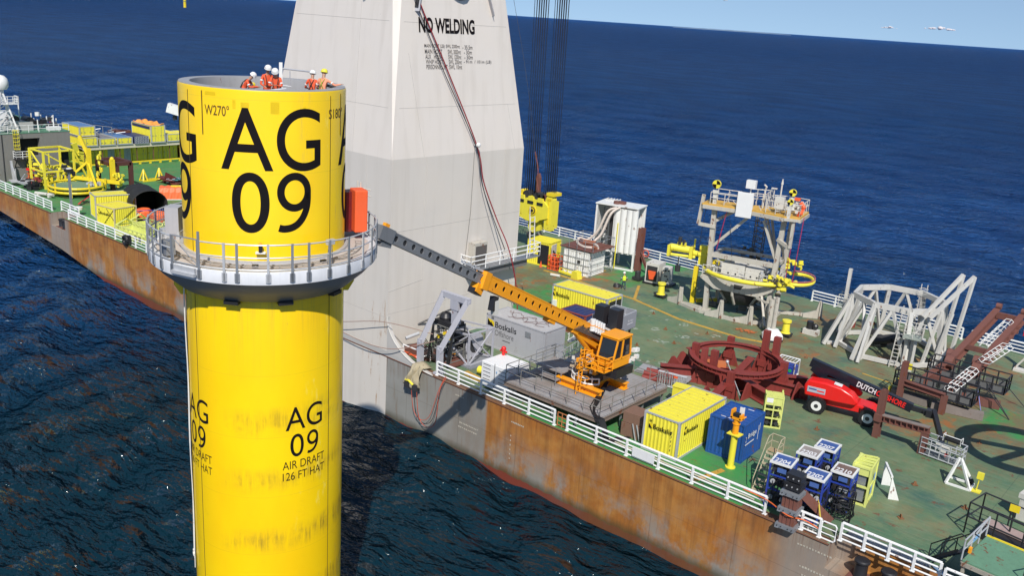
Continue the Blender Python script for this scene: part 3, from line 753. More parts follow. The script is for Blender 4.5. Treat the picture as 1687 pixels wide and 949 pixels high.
    m = MB(); m.band((0, 0, 0), TR+.01, TR+.16, ZF, ZF+.12, 96); m.build('kerb_ring', GALVL, r)
    for da in (-22, 12, 52): 
        m = MB(); a = TA+R_(da); m.box((3.72*math.cos(a), 3.72*math.sin(a), ZF-1.68), (.3, .62, .16), a); m.build('drain_shoe', BLK, r)
    for da in (-84, 88):
        m = MB(); a = TA+R_(da); m.prism([(0, 0), (.55, 0), (.55, -.15), (.28, -.62), (.0, -.62)], 'y', -.06, .06)
        o = m.build('lifting_pad', YEL, r); o.location = (3.42*math.cos(a), 3.42*math.sin(a), ZF-1.62); o.rotation_euler = (0, 0, a)
    # conduit loop lying on the floor near the edge
    m = MB()
    for rr in (4.28, 4.02): m.ring((0, 0, ZF+.07), rr, .022, 120, 5, TA-1.75, TA+1.6)
    for i in range(30):
        a = TA-1.7+3.3*i/29
        m.tube((4.28*math.cos(a), 4.28*math.sin(a), ZF+.07), (4.02*math.cos(a+.03), 4.02*math.sin(a+.03), ZF+.07), .02, 4)
    m.build('floor_conduit', paint('conduit', (.33, .31, .29), .6, .05, .2), r)
    # ---- railing, every panel post plated to the edge
    gap = (-47, -31)      # boat-landing gate, left of the middle in the photo
    def P(deg, rr, z_): a = TA+R_(deg); return (rr*math.cos(a), rr*math.sin(a), z_)
    posts = [-178, -166, -154, -142, -130, -118, -106, -94, -84, -75, -66, -57, -48, -31.5, -19, -13, 1, 12, 20, 31, 43, 55, 66, 76, 86, 96, 106, 116, 126, 138, 150, 162, 174]
    for d_ in posts:
        a = TA+R_(d_); hi = ZF+(1.55 if abs(d_+31.5) < .1 else 1.2)
        m = MB(); m.box(P(d_, RO+.06, (hi+ZF-.42)/2), (.05, .10, hi-ZF+.42), a)
        m.box(P(d_, RO+.06, ZF-.22), (.05, .2, .36), a)
        m.build('rail_post', GALVL if d_ in (-19, 1, 55) else GALV, r)
    for lv in (1.15, .62, .12):
        m = MB(); m.ring((0, 0, ZF+lv), RO+.03, .026, 110, 6, TA+R_(-47.9), TA+R_(-178)+0 if False else TA+R_(-178)) if False else m.path([P(-178+(-48+178)*i/60, RO+.03, ZF+lv) for i in range(61)], .032)
        m.path([P(-31.5+(174+31.5)*i/80, RO+.03, ZF+lv) for i in range(81)], .032)
        m.build('rail_tube', GALVL, r)
    gq = MB()
    gq.path([P(-47, RO+.05, ZF+.1), P(-47, RO+.05, ZF+1.2), P(-32.5, RO+.05, ZF+1.2), P(-32.5, RO+.05, ZF+.1)], .035)
    gq.tube(P(-47, RO+.05, ZF+1.1), P(-32.5, RO+.05, ZF+.15), .02); gq.tube(P(-47, RO+.05, ZF+.1), P(-32.5, RO+.05, ZF+.1), .03)
    gq.build('landing_gate', GALV, r)
    m = MB(); m.box(P(-39.7, RO+.14, ZF-.28), (.16, 1.2, .13), TA+R_(-39.7)); m.box(P(-39.7, RO+.06, ZF-.12), (.1, 1.1, .22), TA+R_(-39.7)); m.build('gate_step', GALVL, r)
    m = MB(); m.box(P(-58, RO-.3, ZF+.45), (.4, .5, .6), TA+R_(-58)); m.build('junction_box', GALV, r)
    for d_ in (-65, 35):
        m = MB(); m.box(P(d_, RO-.35, ZF+1.0), (.16, .36, .22), TA+R_(d_)); q = m.build('marine_lantern', GALVL, r)
        m = MB(); m.tube(P(d_-1, RO-.35, ZF+.9), P(d_-2, RO-.35, ZF+.05), .018); m.tube(P(d_+1, RO-.35, ZF+.9), P(d_+1.5, RO-.35, ZF+.05), .018); m.build('stand', GALV, q)
    m = MB(); a = TA-R_(3.2); m.cyl(P(-3.2, TR+.25, ZF+.55), .085, .30, 10); q = m.build('navigation_light', BLKP, r)
    m = MB(); m.cyl(P(-3.2, TR+.25, ZF+.85), .10, .10, 10, .05); m.build('light_cap', ORG, q)
    m = MB(); m.box(P(-3.2, TR+.2, ZF+.52), (.24, .40, .06), a); m.build('bracket', WHITE, q)
    for d_ in (-6, 35): 
        m = MB(); m.box(P(d_, TR+.6, ZF+.06), (.14, .25, .12), TA+R_(d_)); m.build('cleat', DARK, r)
    # left hand solid railing panels and the grey gate box behind
    m = MB()
    for i in range(6):
        a0, a1 = -141+i*9, -132.5+i*9
        m.quad(P(a0, RO, ZF+.15), P(a1, RO, ZF+.15), P(a1, RO, ZF+1.1), P(a0, RO, ZF+1.1))
    # fine mesh infill
    m = MB()
    for i in range(28):
        d_ = -150+i*2.3
        m.tube(P(d_, RO, ZF+.15), P(d_, RO, ZF+1.15), .012, 4)
    for lv in (.3, .45, .75, .9, 1.02): m.path([P(-150+i*3.2, RO, ZF+lv) for i in range(21)], .008, 4)
    m.build('mesh_infill', GALV, r)
    m = MB(); m.box(P(-104, 4.05, ZF+.85), (.6, .8, 1.2), TA+R_(-104)); m.build('equipment_cabinet', LGREY, r)
    m = MB(); m.box(P(-107, 4.2, ZF+.18), (1.0, 1.2, .35), TA+R_(-107)); m.build('cabinet_plinth', GALVL, r)
    # davit covered by orange cover on the right
    m = MB(); 
    a = TA+R_(103); q = P(103, 4.35, ZF+1.35)
    m.box(q, (.62, .85, 2.0), a); m.build('davit_cover', ORGR, r, False, .05)
    m = MB(); m.box(P(109, 4.1, ZF+1.25), (.7, .7, 1.9), TA+R_(109)); m.build('davit_housing', paint('dark_red', (.15, .01, .012), .5, 0, .3), r)
    m = MB(); 
    for d_ in (112, 108): m.tube(P(d_, 4.6, ZF+.0), P(d_, 4.6, ZF+2.6), .05, 8)
    m.tube(P(112, 4.6, ZF+2.0), P(101, 4.9, ZF+2.0), .03); m.tube(P(112, 4.6, ZF+2.3), P(101, 4.9, ZF+2.3), .03)
    m.build('davit_frame', WHITE2, r)
    # ropes trailing down the left side of the pile
    m = MB()
    for k, (dd, z0, z1) in enumerate(((-79.5, ZF-1.6, .2), (-78.5, ZF-1.6, -.1), (-77, 14.0, -.6))):
        m.path([P(dd+.4*math.sin(i*.9+k), TR+.08+.02*math.sin(i), z0+(z1-z0)*i/14) for i in range(15)], .022, 5)
    m.build('rope', WHITE, r)
    m = MB(); m.path([P(-79+3*math.sin(t), TR+.12, .15+.16*math.cos(t)) for t in np.linspace(0, 6.2, 14)], .03, 5); m.build('shackle', WHITE, r)
tp()
# clutter on the inner floor of the tower
t = thing('inner_hatch', 'low grey steel hatch frame inside the top of the yellow tower', 'hatch', (TPX, TPY, 21.34), TA); tput(t)
m = MB(); m.bx(-1.0, .8, -2.3, -.9, 0, .28); m.build('coaming', GALV, t)
m = MB(); m.bx(-.9, .7, -2.2, -1.0, .28, .34); m.build('lid', LGREY, t)
m = MB(); m.rails([(-1.0, -2.3, .3), (.8, -2.3, .3), (.8, -.9, .3)], .5, .025, (1,), 1); m.build('rail', GALV, t)
t = thing('white_sheet', 'crumpled white sheet lying by two workers in the tower top', 'sheet', (TPX, TPY, 21.34), TA); tput(t)
m = MB(); nn = 9
vs = [(1.7+.13*i-.1*j*.3, .5+.15*j, .62+.28*math.sin(i*.8+j*.5)*(i/nn)+.25*(j/nn)+.02*((i*7+j*3) % 5)) for i in range(nn) for j in range(nn)]
m.add(vs, [(i*nn+j, (i+1)*nn+j, (i+1)*nn+j+1, i*nn+j+1) for i in range(nn-1) for j in range(nn-1)])
o = m.build('sheet_cloth', WTARP, t, True); md = o.modifiers.new('s', 'SOLIDIFY'); md.thickness = .02
t = thing('metal_pole', 'long silver pole leaning along the near rim inside the tower top', 'pole', (TPX, TPY, 21.34), TA); tput(t)
m = MB(); m.tube((2.5, -1.7, .85), (1.9, .9, 1.15), .035, 8); m.build('pole_tube', GALVL, t)
t = thing('rim_barrier', 'white steel swing barrier standing on the rim between two groups of workers', 'barrier', (TPX, TPY, 21.34), TA); tput(t)
m = MB(); m.box((.25, .72, 1.05), (.12, .14, 2.1)); m.build('post', WHITE, t)
m = MB(); m.tube((.25, .75, 1.85), (-.2, 2.2, 1.72), .035); m.tube((.25, 1.1, 1.75), (.25, 1.1, 1.1), .02); m.tube((.25, .75, 1.15), (.25, 1.15, 1.1), .02); m.build('bar', GALVL, t)
t = thing('rim_clamp', 'grey guide arm on the rim beside the worker in the yellow helmet', 'clamp', (TPX, TPY, 21.34), TA); tput(t)
m = MB(); m.tube((-.6, 2.35, 1.25), (.35, 2.95, 1.15), .06, 8); m.box((.4, 2.95, .95), (.18, .16, .55)); m.build('arm', DARK, t)
t = thing('small_lamp', 'little yellow lamp bulb standing on the far inside wall of the tower top', 'lamp', (TPX, TPY, 21.34), TA); tput(t)
m = MB(); m.cyl((-2.0, -.45, .3), .07, .55, 8); m.build('stem', GALV, t); m = MB(); m.sphere((-2.0, -.45, .92), .11, 10); m.build('globe', YEL, t)

# ================================================================== PEOPLE
def person(name, label, loc, rz, bend=.1, arms=((.35, .25, -.2), (.35, .25, -.2)), cloth=None, helmet=None, vest=None, trousers=None, harness=None, group=None, step=0.0, sit=False, headturn=0, headtilt=0.15):
    """one continuous skinned body facing +x; arms given as hand targets relative to the shoulder"""
    cloth = cloth or COVR
    V, E_, Rd, Rg = [], [], [], []
    def add(p, r, par=None, reg=0):
        V.append(Vector(p)); Rd.append(r); Rg.append(reg)
        if par is not None: E_.append((par, len(V)-1))
        return len(V)-1
    hz = .93 if not sit else .50
    cb, sb = math.cos(bend), math.sin(bend)
    def T(x, y, z_): return (x*cb+z_*sb, y, hz+z_*cb-x*sb)
    pel = add((0, 0, hz), .125, None, 1)
    wa = add(T(0, 0, .16), .118, pel); ch = add(T(.01, 0, .38), .145, wa); nk = add(T(.0, 0, .55), .062, ch, 2)
    hd0 = T(.03, 0, .64); hd = add(hd0, .078, nk, 2)
    d_ = Vector((math.sin(headtilt+bend)*.12, 0, math.cos(headtilt+bend)*.12)); ht = add(Vector(hd0)+d_, .085, hd, 2)
    for i, sgn in enumerate((1, -1)):
        tx, ty, tz = arms[i]
        sh = add(T(0, .185*sgn, .47), .062, ch)
        s0 = Vector(T(0, .2*sgn, .47)); hand = s0+Vector((tx, ty*sgn, tz))
        Lr = (hand-s0).length; mid = (s0+hand)/2; off = math.sqrt(max(0, .28**2-(Lr/2)**2))
        el = mid+Vector((-.25, .5*sgn, -.8)).normalized()*off
        e = add(el, .048, sh); wr_ = add(hand, .033, e, 3 if True else 0)
        dr = (hand-el).normalized(); palm = add(hand+dr*.06, .036, wr_, 2)
        pr = Vector((-dr.y, dr.x, 0)).normalized() if abs(dr.z) < .95 else Vector((1, 0, 0))
        for f, (o_, l_) in enumerate(((-.028, .065), (-.009, .078), (.01, .073), (.028, .058))):
            a = add(hand+dr*.10+pr*o_, .010, palm, 2); b = add(hand+dr*(.10+l_*.6)+pr*o_, .009, a, 2); add(hand+dr*(.10+l_)+pr*o_+Vector((0, 0, -.02)), .008, b, 2)
        a = add(hand+dr*.05+pr*.045, .011, palm, 2); add(hand+dr*.095+pr*.062, .009, a, 2)
        hp = add((0, .095*sgn, hz-.05), .092, pel, 1)
        st = step*sgn
        if sit: kn = add((.42, .12*sgn, hz+.0), .062, hp, 1); an = add((.42, .12*sgn, .09), .045, kn, 1); fx = .42
        else: kn = add((st*.5+.03, .11*sgn, hz*.53), .062, hp, 1); an = add((st, .12*sgn, .09), .044, kn, 1); fx = st
        add((fx+.16, .13*sgn, .045), .042, an, 4)
    me = bpy.data.meshes.new('body'); me.from_pydata(V, E_, [])
    o = bpy.data.objects.new('body', me); COL.objects.link(o)
    sk = o.modifiers.new('skin', 'SKIN'); ss = o.modifiers.new('sub', 'SUBSURF'); ss.levels = 1; ss.render_levels = 1
    for i, sv in enumerate(me.skin_vertices[0].data): sv.radius = (Rd[i], Rd[i]); sv.use_root = (i == 0)
    dg = bpy.context.evaluated_depsgraph_get(); bm_ = bpy.data.meshes.new_from_object(o.evaluated_get(dg))
    bpy.data.objects.remove(o)
    tr = trousers or cloth
    for mt in (cloth, tr, SKIN, cloth, BLK): bm_.materials.append(mt)
    for p in bm_.polygons:
        c_ = p.center; j = min(range(len(V)), key=lambda i: (V[i]-c_).length-Rd[i]); p.material_index = Rg[j]; p.use_smooth = True
    t = thing(name, label, 'person', loc, rz, group)
    b = bpy.data.objects.new('body', bm_); COL.objects.link(b); b.parent = t
    top = Vector(hd0)+d_
    m = MB(); ax = Vector((math.sin(headtilt+bend), 0, math.cos(headtilt+bend)))
    m.lathe((0, 0, 0), [(.150, -.01), (.142, .0), (.138, .05), (.115, .105), (.07, .14), (.001, .155)], 16)
    m.lathe((0, 0, 0), [(.001, 0.0), (.150, -.01)], 16)
    h = m.build('helmet', helmet or WHITE, t, True); h.location = top+ax*.015; h.rotation_euler = (0, headtilt+bend, 0)
    # face: nose, eyes, mouth, ears
    m = MB(); f0 = top+Vector((.085, 0, -.02)); m.sphere(f0+Vector((.012, 0, -.02)), .014, 6)
    for sgn in (1, -1): m.sphere(top+Vector((.0, .088*sgn, -.03)), .02, 6)
    m.build('face', SKIN, t, True)
    m = MB()
    for sgn in (1, -1): m.sphere(f0+Vector((.0, .032*sgn, .01)), .010, 6)
    m.box(f0+Vector((-.004, 0, -.06)), (.012, .05, .008)); m.build('eyes_and_mouth', DARK, t)
    if vest:
        m = MB(); m.lathe((0, 0, 0), [(.17, .02), (.175, .2), (.185, .4), (.13, .5)], 14)
        for i, v in enumerate(m.v): m.v[i] = T(v[0]*.86, v[1]*1.12, v[2])
        m.build('vest', vest, t, True)
    if harness:
        m = MB()
        for sgn in (1, -1):
            m.path([T(.13, .06*sgn, .08), T(.17, .09*sgn, .3), T(.09, .11*sgn, .5), T(-.08, .09*sgn, .5), T(-.165, -.02*sgn, .28), T(-.13, -.08*sgn, .1)], .018, 5)
        m.ring((0, 0, 0), .16, .022, 16, 5); k = len(m.v)-16*5
        for i in range(k, len(m.v)): v = m.v[i]; m.v[i] = T(v[0]*.9, v[1]*1.0, v[2]+.08)
        m.build('harness', harness, t)
    # reflective bands on arms and legs
    m = MB()
    for sgn, (tx, ty, tz) in zip((1, -1), arms):
        s0 = Vector(T(0, .2*sgn, .47)); hand = s0+Vector((tx, ty*sgn, tz)); mid = (s0+hand)/2
        Lr = (hand-s0).length; off = math.sqrt(max(0, .28**2-(Lr/2)**2)); el = mid+Vector((-.25, .5*sgn, -.8)).normalized()*off
        p = s0.lerp(el, .5); m.tube(p, p+(el-s0).normalized()*.045, .068, 10)
    m.build('reflective_band', WHITE, t)
    return t
FH = 21.34
c_, s_ = math.cos(TA), math.sin(TA)
def tploc(px_, dep): # metres to the right of the tower axis as seen from outside (camera side), metres toward the camera
    return (TPX+(math.cos(TA)*dep+math.cos(TA+math.pi/2)*px_)*TS, TPY+(math.sin(TA)*dep+math.sin(TA+math.pi/2)*px_)*TS, tz(FH))
G = 'workers inside the top of the yellow tower'
HB = flat('harness_black', (.03, .03, .025), .7); HY = flat('harness_yellow', (.35, .38, .05), .7)
person('person', 'worker in orange coverall and white helmet stooping, leftmost in the tower top', tploc(-.85, 1.0), TA+R_(75), .55, ((.35, .0, -.25), (.38, -.05, -.2)), harness=HB, group=G).scale = (TS,)*3
person('person', 'tall worker in orange coverall and white helmet standing second from left in tower top', tploc(.15, -.2), TA+R_(20), .08, ((.2, .1, -.42), (.25, .05, -.38)), harness=HB, group=G, headtilt=.3)
person('person', 'worker in orange coverall with arms folded beside the white barrier post', tploc(.52, .9), TA-R_(10), .2, ((.25, -.12, -.25), (.25, -.12, -.25)), harness=HB, group=G, headtilt=.45)
person('person', 'worker in orange coverall and white helmet with back turned beside the pink clad worker', tploc(2.02, .35), TA+R_(160), .1, ((.25, .1, -.35), (.25, .1, -.35)), harness=HB, group=G).scale = (TS,)*3
person('person', 'worker in faded pink coverall, yellow helmet and harness reaching right over the rim', tploc(2.45, .75), TA+R_(150), .12, ((.2, .1, -.4), (.2, .42, -.15)), cloth=COVP, helmet=YELL, harness=HY, group=G)
# ================================================================== RAILINGS ON THE SHIP'S EDGES
def edge_rail(x0, x1, y, label, group, every=2.25, ends=True, h=1.1, inboard=1):
    r = thing('railing', label, 'railing', (0, 0, 0), 0, group)
    k = max(1, round(abs(x1-x0)/every))
    for i in range(k+1):
        x = x0+(x1-x0)*i/k
        m = MB(); m.box((x, y-.03*inboard, h/2), (.13, .10, h)); m.box((x, y, .03), (.24, .22, .05)); m.build('post', RAILW, r)
    m = MB(); m.tube((x0, y, h), (x1, y, h), .075, 8); m.build('top_rail', RAILW, r, True)
    for z in (.78, .46, .14):
        m = MB(); m.tube((x0, y+.02, z), (x1, y+.02, z), .050, 6); m.build('mid_rail', RAILW, r, True)
    return r
GN = 'white railings along the near deck edge'
YR = 44.62
edge_rail(-44.6, -33.4, YR, 'white railing on the near edge between the launch frame and the small orange gate', GN)
edge_rail(-32.3, -18.15, YR, 'white railing on the near edge in front of the yellow and blue containers', GN, 2.35)
edge_rail(-17.0, -14.95, YR, 'short white railing piece right of the brown fender column', GN, 1.1)
edge_rail(-14.0, -8.9, YR+.55, 'white railing behind the mooring recess at the lower right', GN, 1.3)
edge_rail(-8.6, 8, YR+.2, 'white railing running out of the frame at the lower right corner', GN, 2.2)
edge_rail(-150, -111.2, YR+.35, 'white railing along the far left deck edge below the grey deckhouse', GN, 2.3)
edge_rail(-110.9, -106.2, YR+1.35, 'short white railing stepped back behind the left mooring recess', GN, 2.3)
edge_rail(-105.9, -72, YR, 'white railing on the near edge left of the yellow tower, by the lime frames', GN, 2.3)
GF = 'white railings along the far deck edge'
edge_rail(-75, -43.0, 88.0, 'white railing on the far edge behind the hook block and white equipment tower', GF, 2.4, inboard=-1)
edge_rail(-34.5, -20, 88.0, 'white railing on the far edge between the gantry tower and the pale steel jacket', GF, 2.6, inboard=-1)
edge_rail(-19.2, 14, 88.0, 'white railing on the far edge behind the brown gangway beams', GF, 2.6, inboard=-1)
edge_rail(-150, -78, 88.0, 'white railing on the far edge behind the left hand container stacks', GF, 2.6, inboard=-1)
t = thing('edge_gate', 'white loop gate in the near railing beside the mooring recess', 'gate', (-14.9, YR, 0))
m = MB(); m.path([(0, 0, .15), (0, 0, .95), (.08, 0, 1.05), (.72, 0, 1.05), (.8, 0, .95), (.8, 0, .15), (.72, 0, .05), (.08, 0, .05)], .045, 6, True)
for z in (.38, .72): m.tube((0, 0, z), (.8, 0, z), .03)
m.build('gate_loop', RAILW, t)
t = thing('edge_gate', 'small rusty orange gate in the gap of the near railing', 'gate', (-33.2, YR+.05, 0))
m = MB(); m.rails([(0, 0, .02), (.75, 0, .02)], 1.0, .035, (1, .7, .4, .1), .37); m.build('gate_bars', paint('orange_gate', (.45, .16, .05), .6, .3, .3), t)
m = MB(); m.box((-1.9, 0, 0.5), (.01, .01, .01)); 
# mesh panel board hung on the railing
t = thing('notice_board', 'blank white board fixed to the near railing below the yellow container', 'board', (-26.3, YR-.12, .25))
m = MB(); m.bx(-.8, .8, -.02, .02, 0, .62); m.build('board', WTARP, t)

# ================================================================== CONTAINERS
def corr(m, p, q, n, z0, z1, pitch=.28, d=.036):
    p, q, n = Vector((*p, 0)), Vector((*q, 0)), Vector((*n, 0)); L = (q-p).length; u = (q-p)/L
    k = max(1, round(L/pitch)); P = L/k; pts = []
    for i in range(k):
        for f, o in ((0, 0), (.26, 0), (.45, -1), (.78, -1)): pts.append(p+u*(P*(i+f))+n*(d*o))
    pts.append(q)
    vs = []
    for a in pts: vs += [(a.x, a.y, z0), (a.x, a.y, z1)]
    m.add(vs, [(2*i, 2*i+2, 2*i+3, 2*i+1) for i in range(len(pts)-1)])
def container(name, label, L, W, H, mat, loc, rz=0, frame=None, doors=None, group=None, open_top=False, roofmat=None, plain=False, cat='container'):
    """x = long axis, centred; doors: '+x'/'-x'"""
    r = thing(name, label, cat, loc, rz, group); a, b = L/2, W/2; fm = frame or mat
    m = MB()
    if plain:
        m.bx(-a+.05, a-.05, -b+.04, b-.04, .12, H-.06)
    else:
        corr(m, (-a+.1, -b+.03), (a-.1, -b+.03), (0, -1), .14, H-.1); corr(m, (a-.1, b-.03), (-a+.1, b-.03), (0, 1), .14, H-.1)
        if doors != '+x': corr(m, (a-.03, -b+.1), (a-.03, b-.1), (1, 0), .14, H-.1)
        if doors != '-x': corr(m, (-a+.03, b-.1), (-a+.03, -b+.1), (-1, 0), .14, H-.1)
    m.build('wall', mat, r)
    m = MB()
    if not open_top:
        k = max(2, round(L/.5))
        for i in range(k):
            x = -a+.12+(L-.24)*i/k; w_ = (L-.24)/k
            m.bx(x, x+w_*.55, -b+.1, b-.1, H-.07, H-.025); m.bx(x+w_*.55, x+w_, -b+.1, b-.1, H-.07, H-.045)
        m.build('roof', roofmat or mat, r)
    f = MB()
    for sx in (-1, 1):
        for sy in (-1, 1):
            f.box((sx*(a-.07), sy*(b-.07), H/2), (.14, .14, H))
            for z in (.06, H-.06): f.box((sx*(a-.09), sy*(b-.09), z), (.19, .18, .13))
    for z, hh in ((.08, .15), (H-.05, .10)):
        for s in (-1, 1):
            f.box((0, s*(b-.04), z), (L-.28, .07, hh)); f.box((s*(a-.04), 0, z), (.07, W-.28, hh))
    f.build('frame', fm, r)
    m = MB(); m.bx(-a+.1, a-.1, -b+.1, b-.1, .1, .15)
    for s in (-1, 1): m.bx(s*1.0-.2, s*1.0+.2, -b+.01, b-.01, .03, .13)
    m.build('floor', DARK, r)
    if doors:
        s = 1 if doors == '+x' else -1
        for e in (-1, 1):
            m = MB(); m.bx(min(s*(a-.02), s*(a-.08)), max(s*(a-.02), s*(a-.08)), *(sorted((e*.01, e*(b-.14)))), .17, H-.12)
            for zz in (.33, .6, .87):
                m.box((s*(a-.012), e*b/2, H*zz), (.02, b-.4, .04))
            d = m.build('door', mat, r)
            m = MB()
            for yy in (.22, .42): m.tube((s*(a+.02), e*W*yy, .15), (s*(a+.02), e*W*yy, H-.1), .018, 5); m.box((s*(a+.03), e*W*(yy-.05), H*.42), (.03, .22, .05))
            m.build('lock_rod', GALV, d)
    return r
def logo(r, o, xd, h, mat=INK, sub=None, tri=True, word='Boskalis', w_=None):
    """the emblem (folded flag under a small crown) and the company word"""
    o = Vector(o); xd = Vector(xd); yd = Vector((0, 0, 1)); n = xd.cross(yd)
    text(word, o, xd, yd, h, w_, mat, r, 'lettering', .012)
    if tri:
        m = MB(); e = o-xd*(h*.95)+n*.012
        m.quad(e, e+xd*h*.75, e+yd*h*.85); m.build('emblem', mat, r)
        m = MB(); e2 = e+n*.001; m.quad(e2+xd*h*.75, e2+xd*h*.75+yd*h*.85, e2+yd*h*.9); m.build('emblem', flat('emblem_yellow', (.8, .6, .01), .5), r)
        m = MB(); c = e+yd*h*1.35+xd*h*.35
        for i in (-1, 0, 1): m.bar(c+xd*(i*h*.18), c+xd*(i*h*.2)+yd*h*.38, h*.09, .01)
        m.bar(c-xd*h*.28, c+xd*h*.28, h*.09, .01); m.build('emblem', mat, r)
# big yellow container at the near edge: roof corners read off at (-27.2,46.6) (-24.6,46.5) (-24.4,52.6)
c1 = container('shipping_container', 'large yellow shipping container on the near deck edge, left of the blue container', 6.06, 2.6, 2.62, YELL, (-26.35, 49.3, 0), R_(91.0), GALVL, '+x')
logo(c1, (3.04, 0, 0), (0, 1, 0), .01, tri=False) if False else None
logo(c1, (-3.04, .55, 1.62), (0, -1, 0), .34, w_=1.35)
logo(c1, (-2.1, -1.31, 1.62), (1, 0, 0), .32, w_=1.45)
m = MB()
for i in range(5): m.bar((-3.045, -.8, 1.9-.3*i), (-3.045, -.8, 1.75-.3*i), .05, .01)
m.build('stencil_marks', INKG, c1)
c2 = container('shipping_container', 'small deep blue shipping container standing behind the yellow crane post', 3.0, 2.44, 2.62, BLUEC, (-23.35, 50.6, 0), R_(93), BLUEC, None)
text('Rental', (-.95, -1.24, 1.55), (1, 0, .10), (0, 0, 1), .36, 1.35, INKW, c2, off=.01) if False else None
text('2', (-1.3, -1.24, 1.40), (1, 0, 0), (0, 0, 1), .36, .18, INKW, c2)
text('Bridge', (-.95, -1.24, 1.45), (1, 0, 0), (0, 0, 1), .45, 1.25, INKW, c2, bold=.02)
m = MB(); m.bar((-1.25, -1.248, 1.2), (.05, -1.248, 1.2), .012, .07); m.bar((.62, -1.248, 1.0), (.62, -1.248, 2.0), .04, .012); m.bar((.80, -1.248, 1.6), (.80, -1.248, 2.1), .03, .012); m.build('white_stripe', INKW, c2)
m = MB(); 
for x, y, w_ in ((-1.1, .4, .5), (-1.1, .15, .35), (1.1, -.3, .6), (1.1, -.05, .3), (-1.25, -.4, .45)): m.box((x, y, 2.605), (.06, w_, .012))
m.build('roof_marking', INKW, c2)
# yellow crane-rest post with orange head
t = thing('crane_rest_post', 'yellow round post with orange cradle head in front of the blue container', 'post', (-22.3, 48.3, 0))
m = MB(); m.cyl((0, 0, 0), .20, 2.25, 18); m.cyl((0, 0, 0), .32, .06, 18); m.build('post', YELL, t, True)
m = MB(); m.box((0, 0, 2.28), (.82, .62, .06)); m.build('landing_plate', YELL, t)
m = MB(); m.cyl((0, 0, 2.31), .19, 1.0, 18); m.cyl((0, 0, 2.95), .24, .05, 18); m.build('upper_post', ORG, t, True)
m = MB(); m.box((0, 0, 3.36), (.75, .45, .14)); m.box((-.3, 0, 3.6), (.12, .45, .55)); m.box((.28, .0, 3.5), (.10, .45, .3)); m.bar((.1, 0, 3.3), (.5, 0, 3.55), .3, .08); m.build('cradle', ORG, t)
m = MB(); m.box((.12, .30, 3.75), (.30, .06, .45)); m.build('floodlight', WHITE, t)
m = MB(); m.box((-.05, 0, 3.5), (.36, .34, .3)); m.build('rubber_pad', BLK, t)
# lime steel rack with bottles
def rack_lime(loc, rz, label, H=2.35):
    t = thing('bottle_rack', label, 'rack', loc, rz); m = MB(); W, D = 1.15, .95
    for sx in (-1, 1):
        for sy in (-1, 1): m.box((sx*W/2, sy*D/2, H/2), (.09, .09, H))
    for z in (.06, .72, 1.35, H-.08):
        for s in (-1, 1): m.box((0, s*D/2, z), (W, .08, .10)); m.box((s*W/2, 0, z), (.08, D, .10))
    for z in (.06, .72, 1.35): m.box((0, -D/2, z+.32), (.07, .07, .62))
    m.bx(-W/2, W/2, -D/2, -D/2+.04, H-.68, H-.05); m.bx(-W/2, -W/2+.04, -D/2, D/2, .1, H-.05); m.bx(-W/2, W/2, D/2-.04, D/2, .1, H-.05)
    for i in range(4): m.box((0, -D/2+.2+i*.2, H-.05), (W, .05, .06))
    m.bx(-W/2, -W/2+.1, -D/2, -D/2+.1, H, H+.18); m.bx(W/2-.1, W/2, D/2-.1, D/2, H, H+.18)
    m.build('frame', LIME, t)
    for z in (.14, .80, 1.43):
        for x in (-.3, .0, .3):
            m = MB(); m.tube((x, -D/2+.05, z+.2), (x, D/2-.1, z+.2), .14, 10); m.build('bottle', DARK, t)
    m = MB(); m.box((-.3, -D/2-.006, H-.32), (.42, .012, .34)); m.build('sign_plate', WTARP, t)
    return t
rack_lime((-23.45, 56.15, 0), R_(28), 'lime yellow steel bottle rack standing behind the blue container')
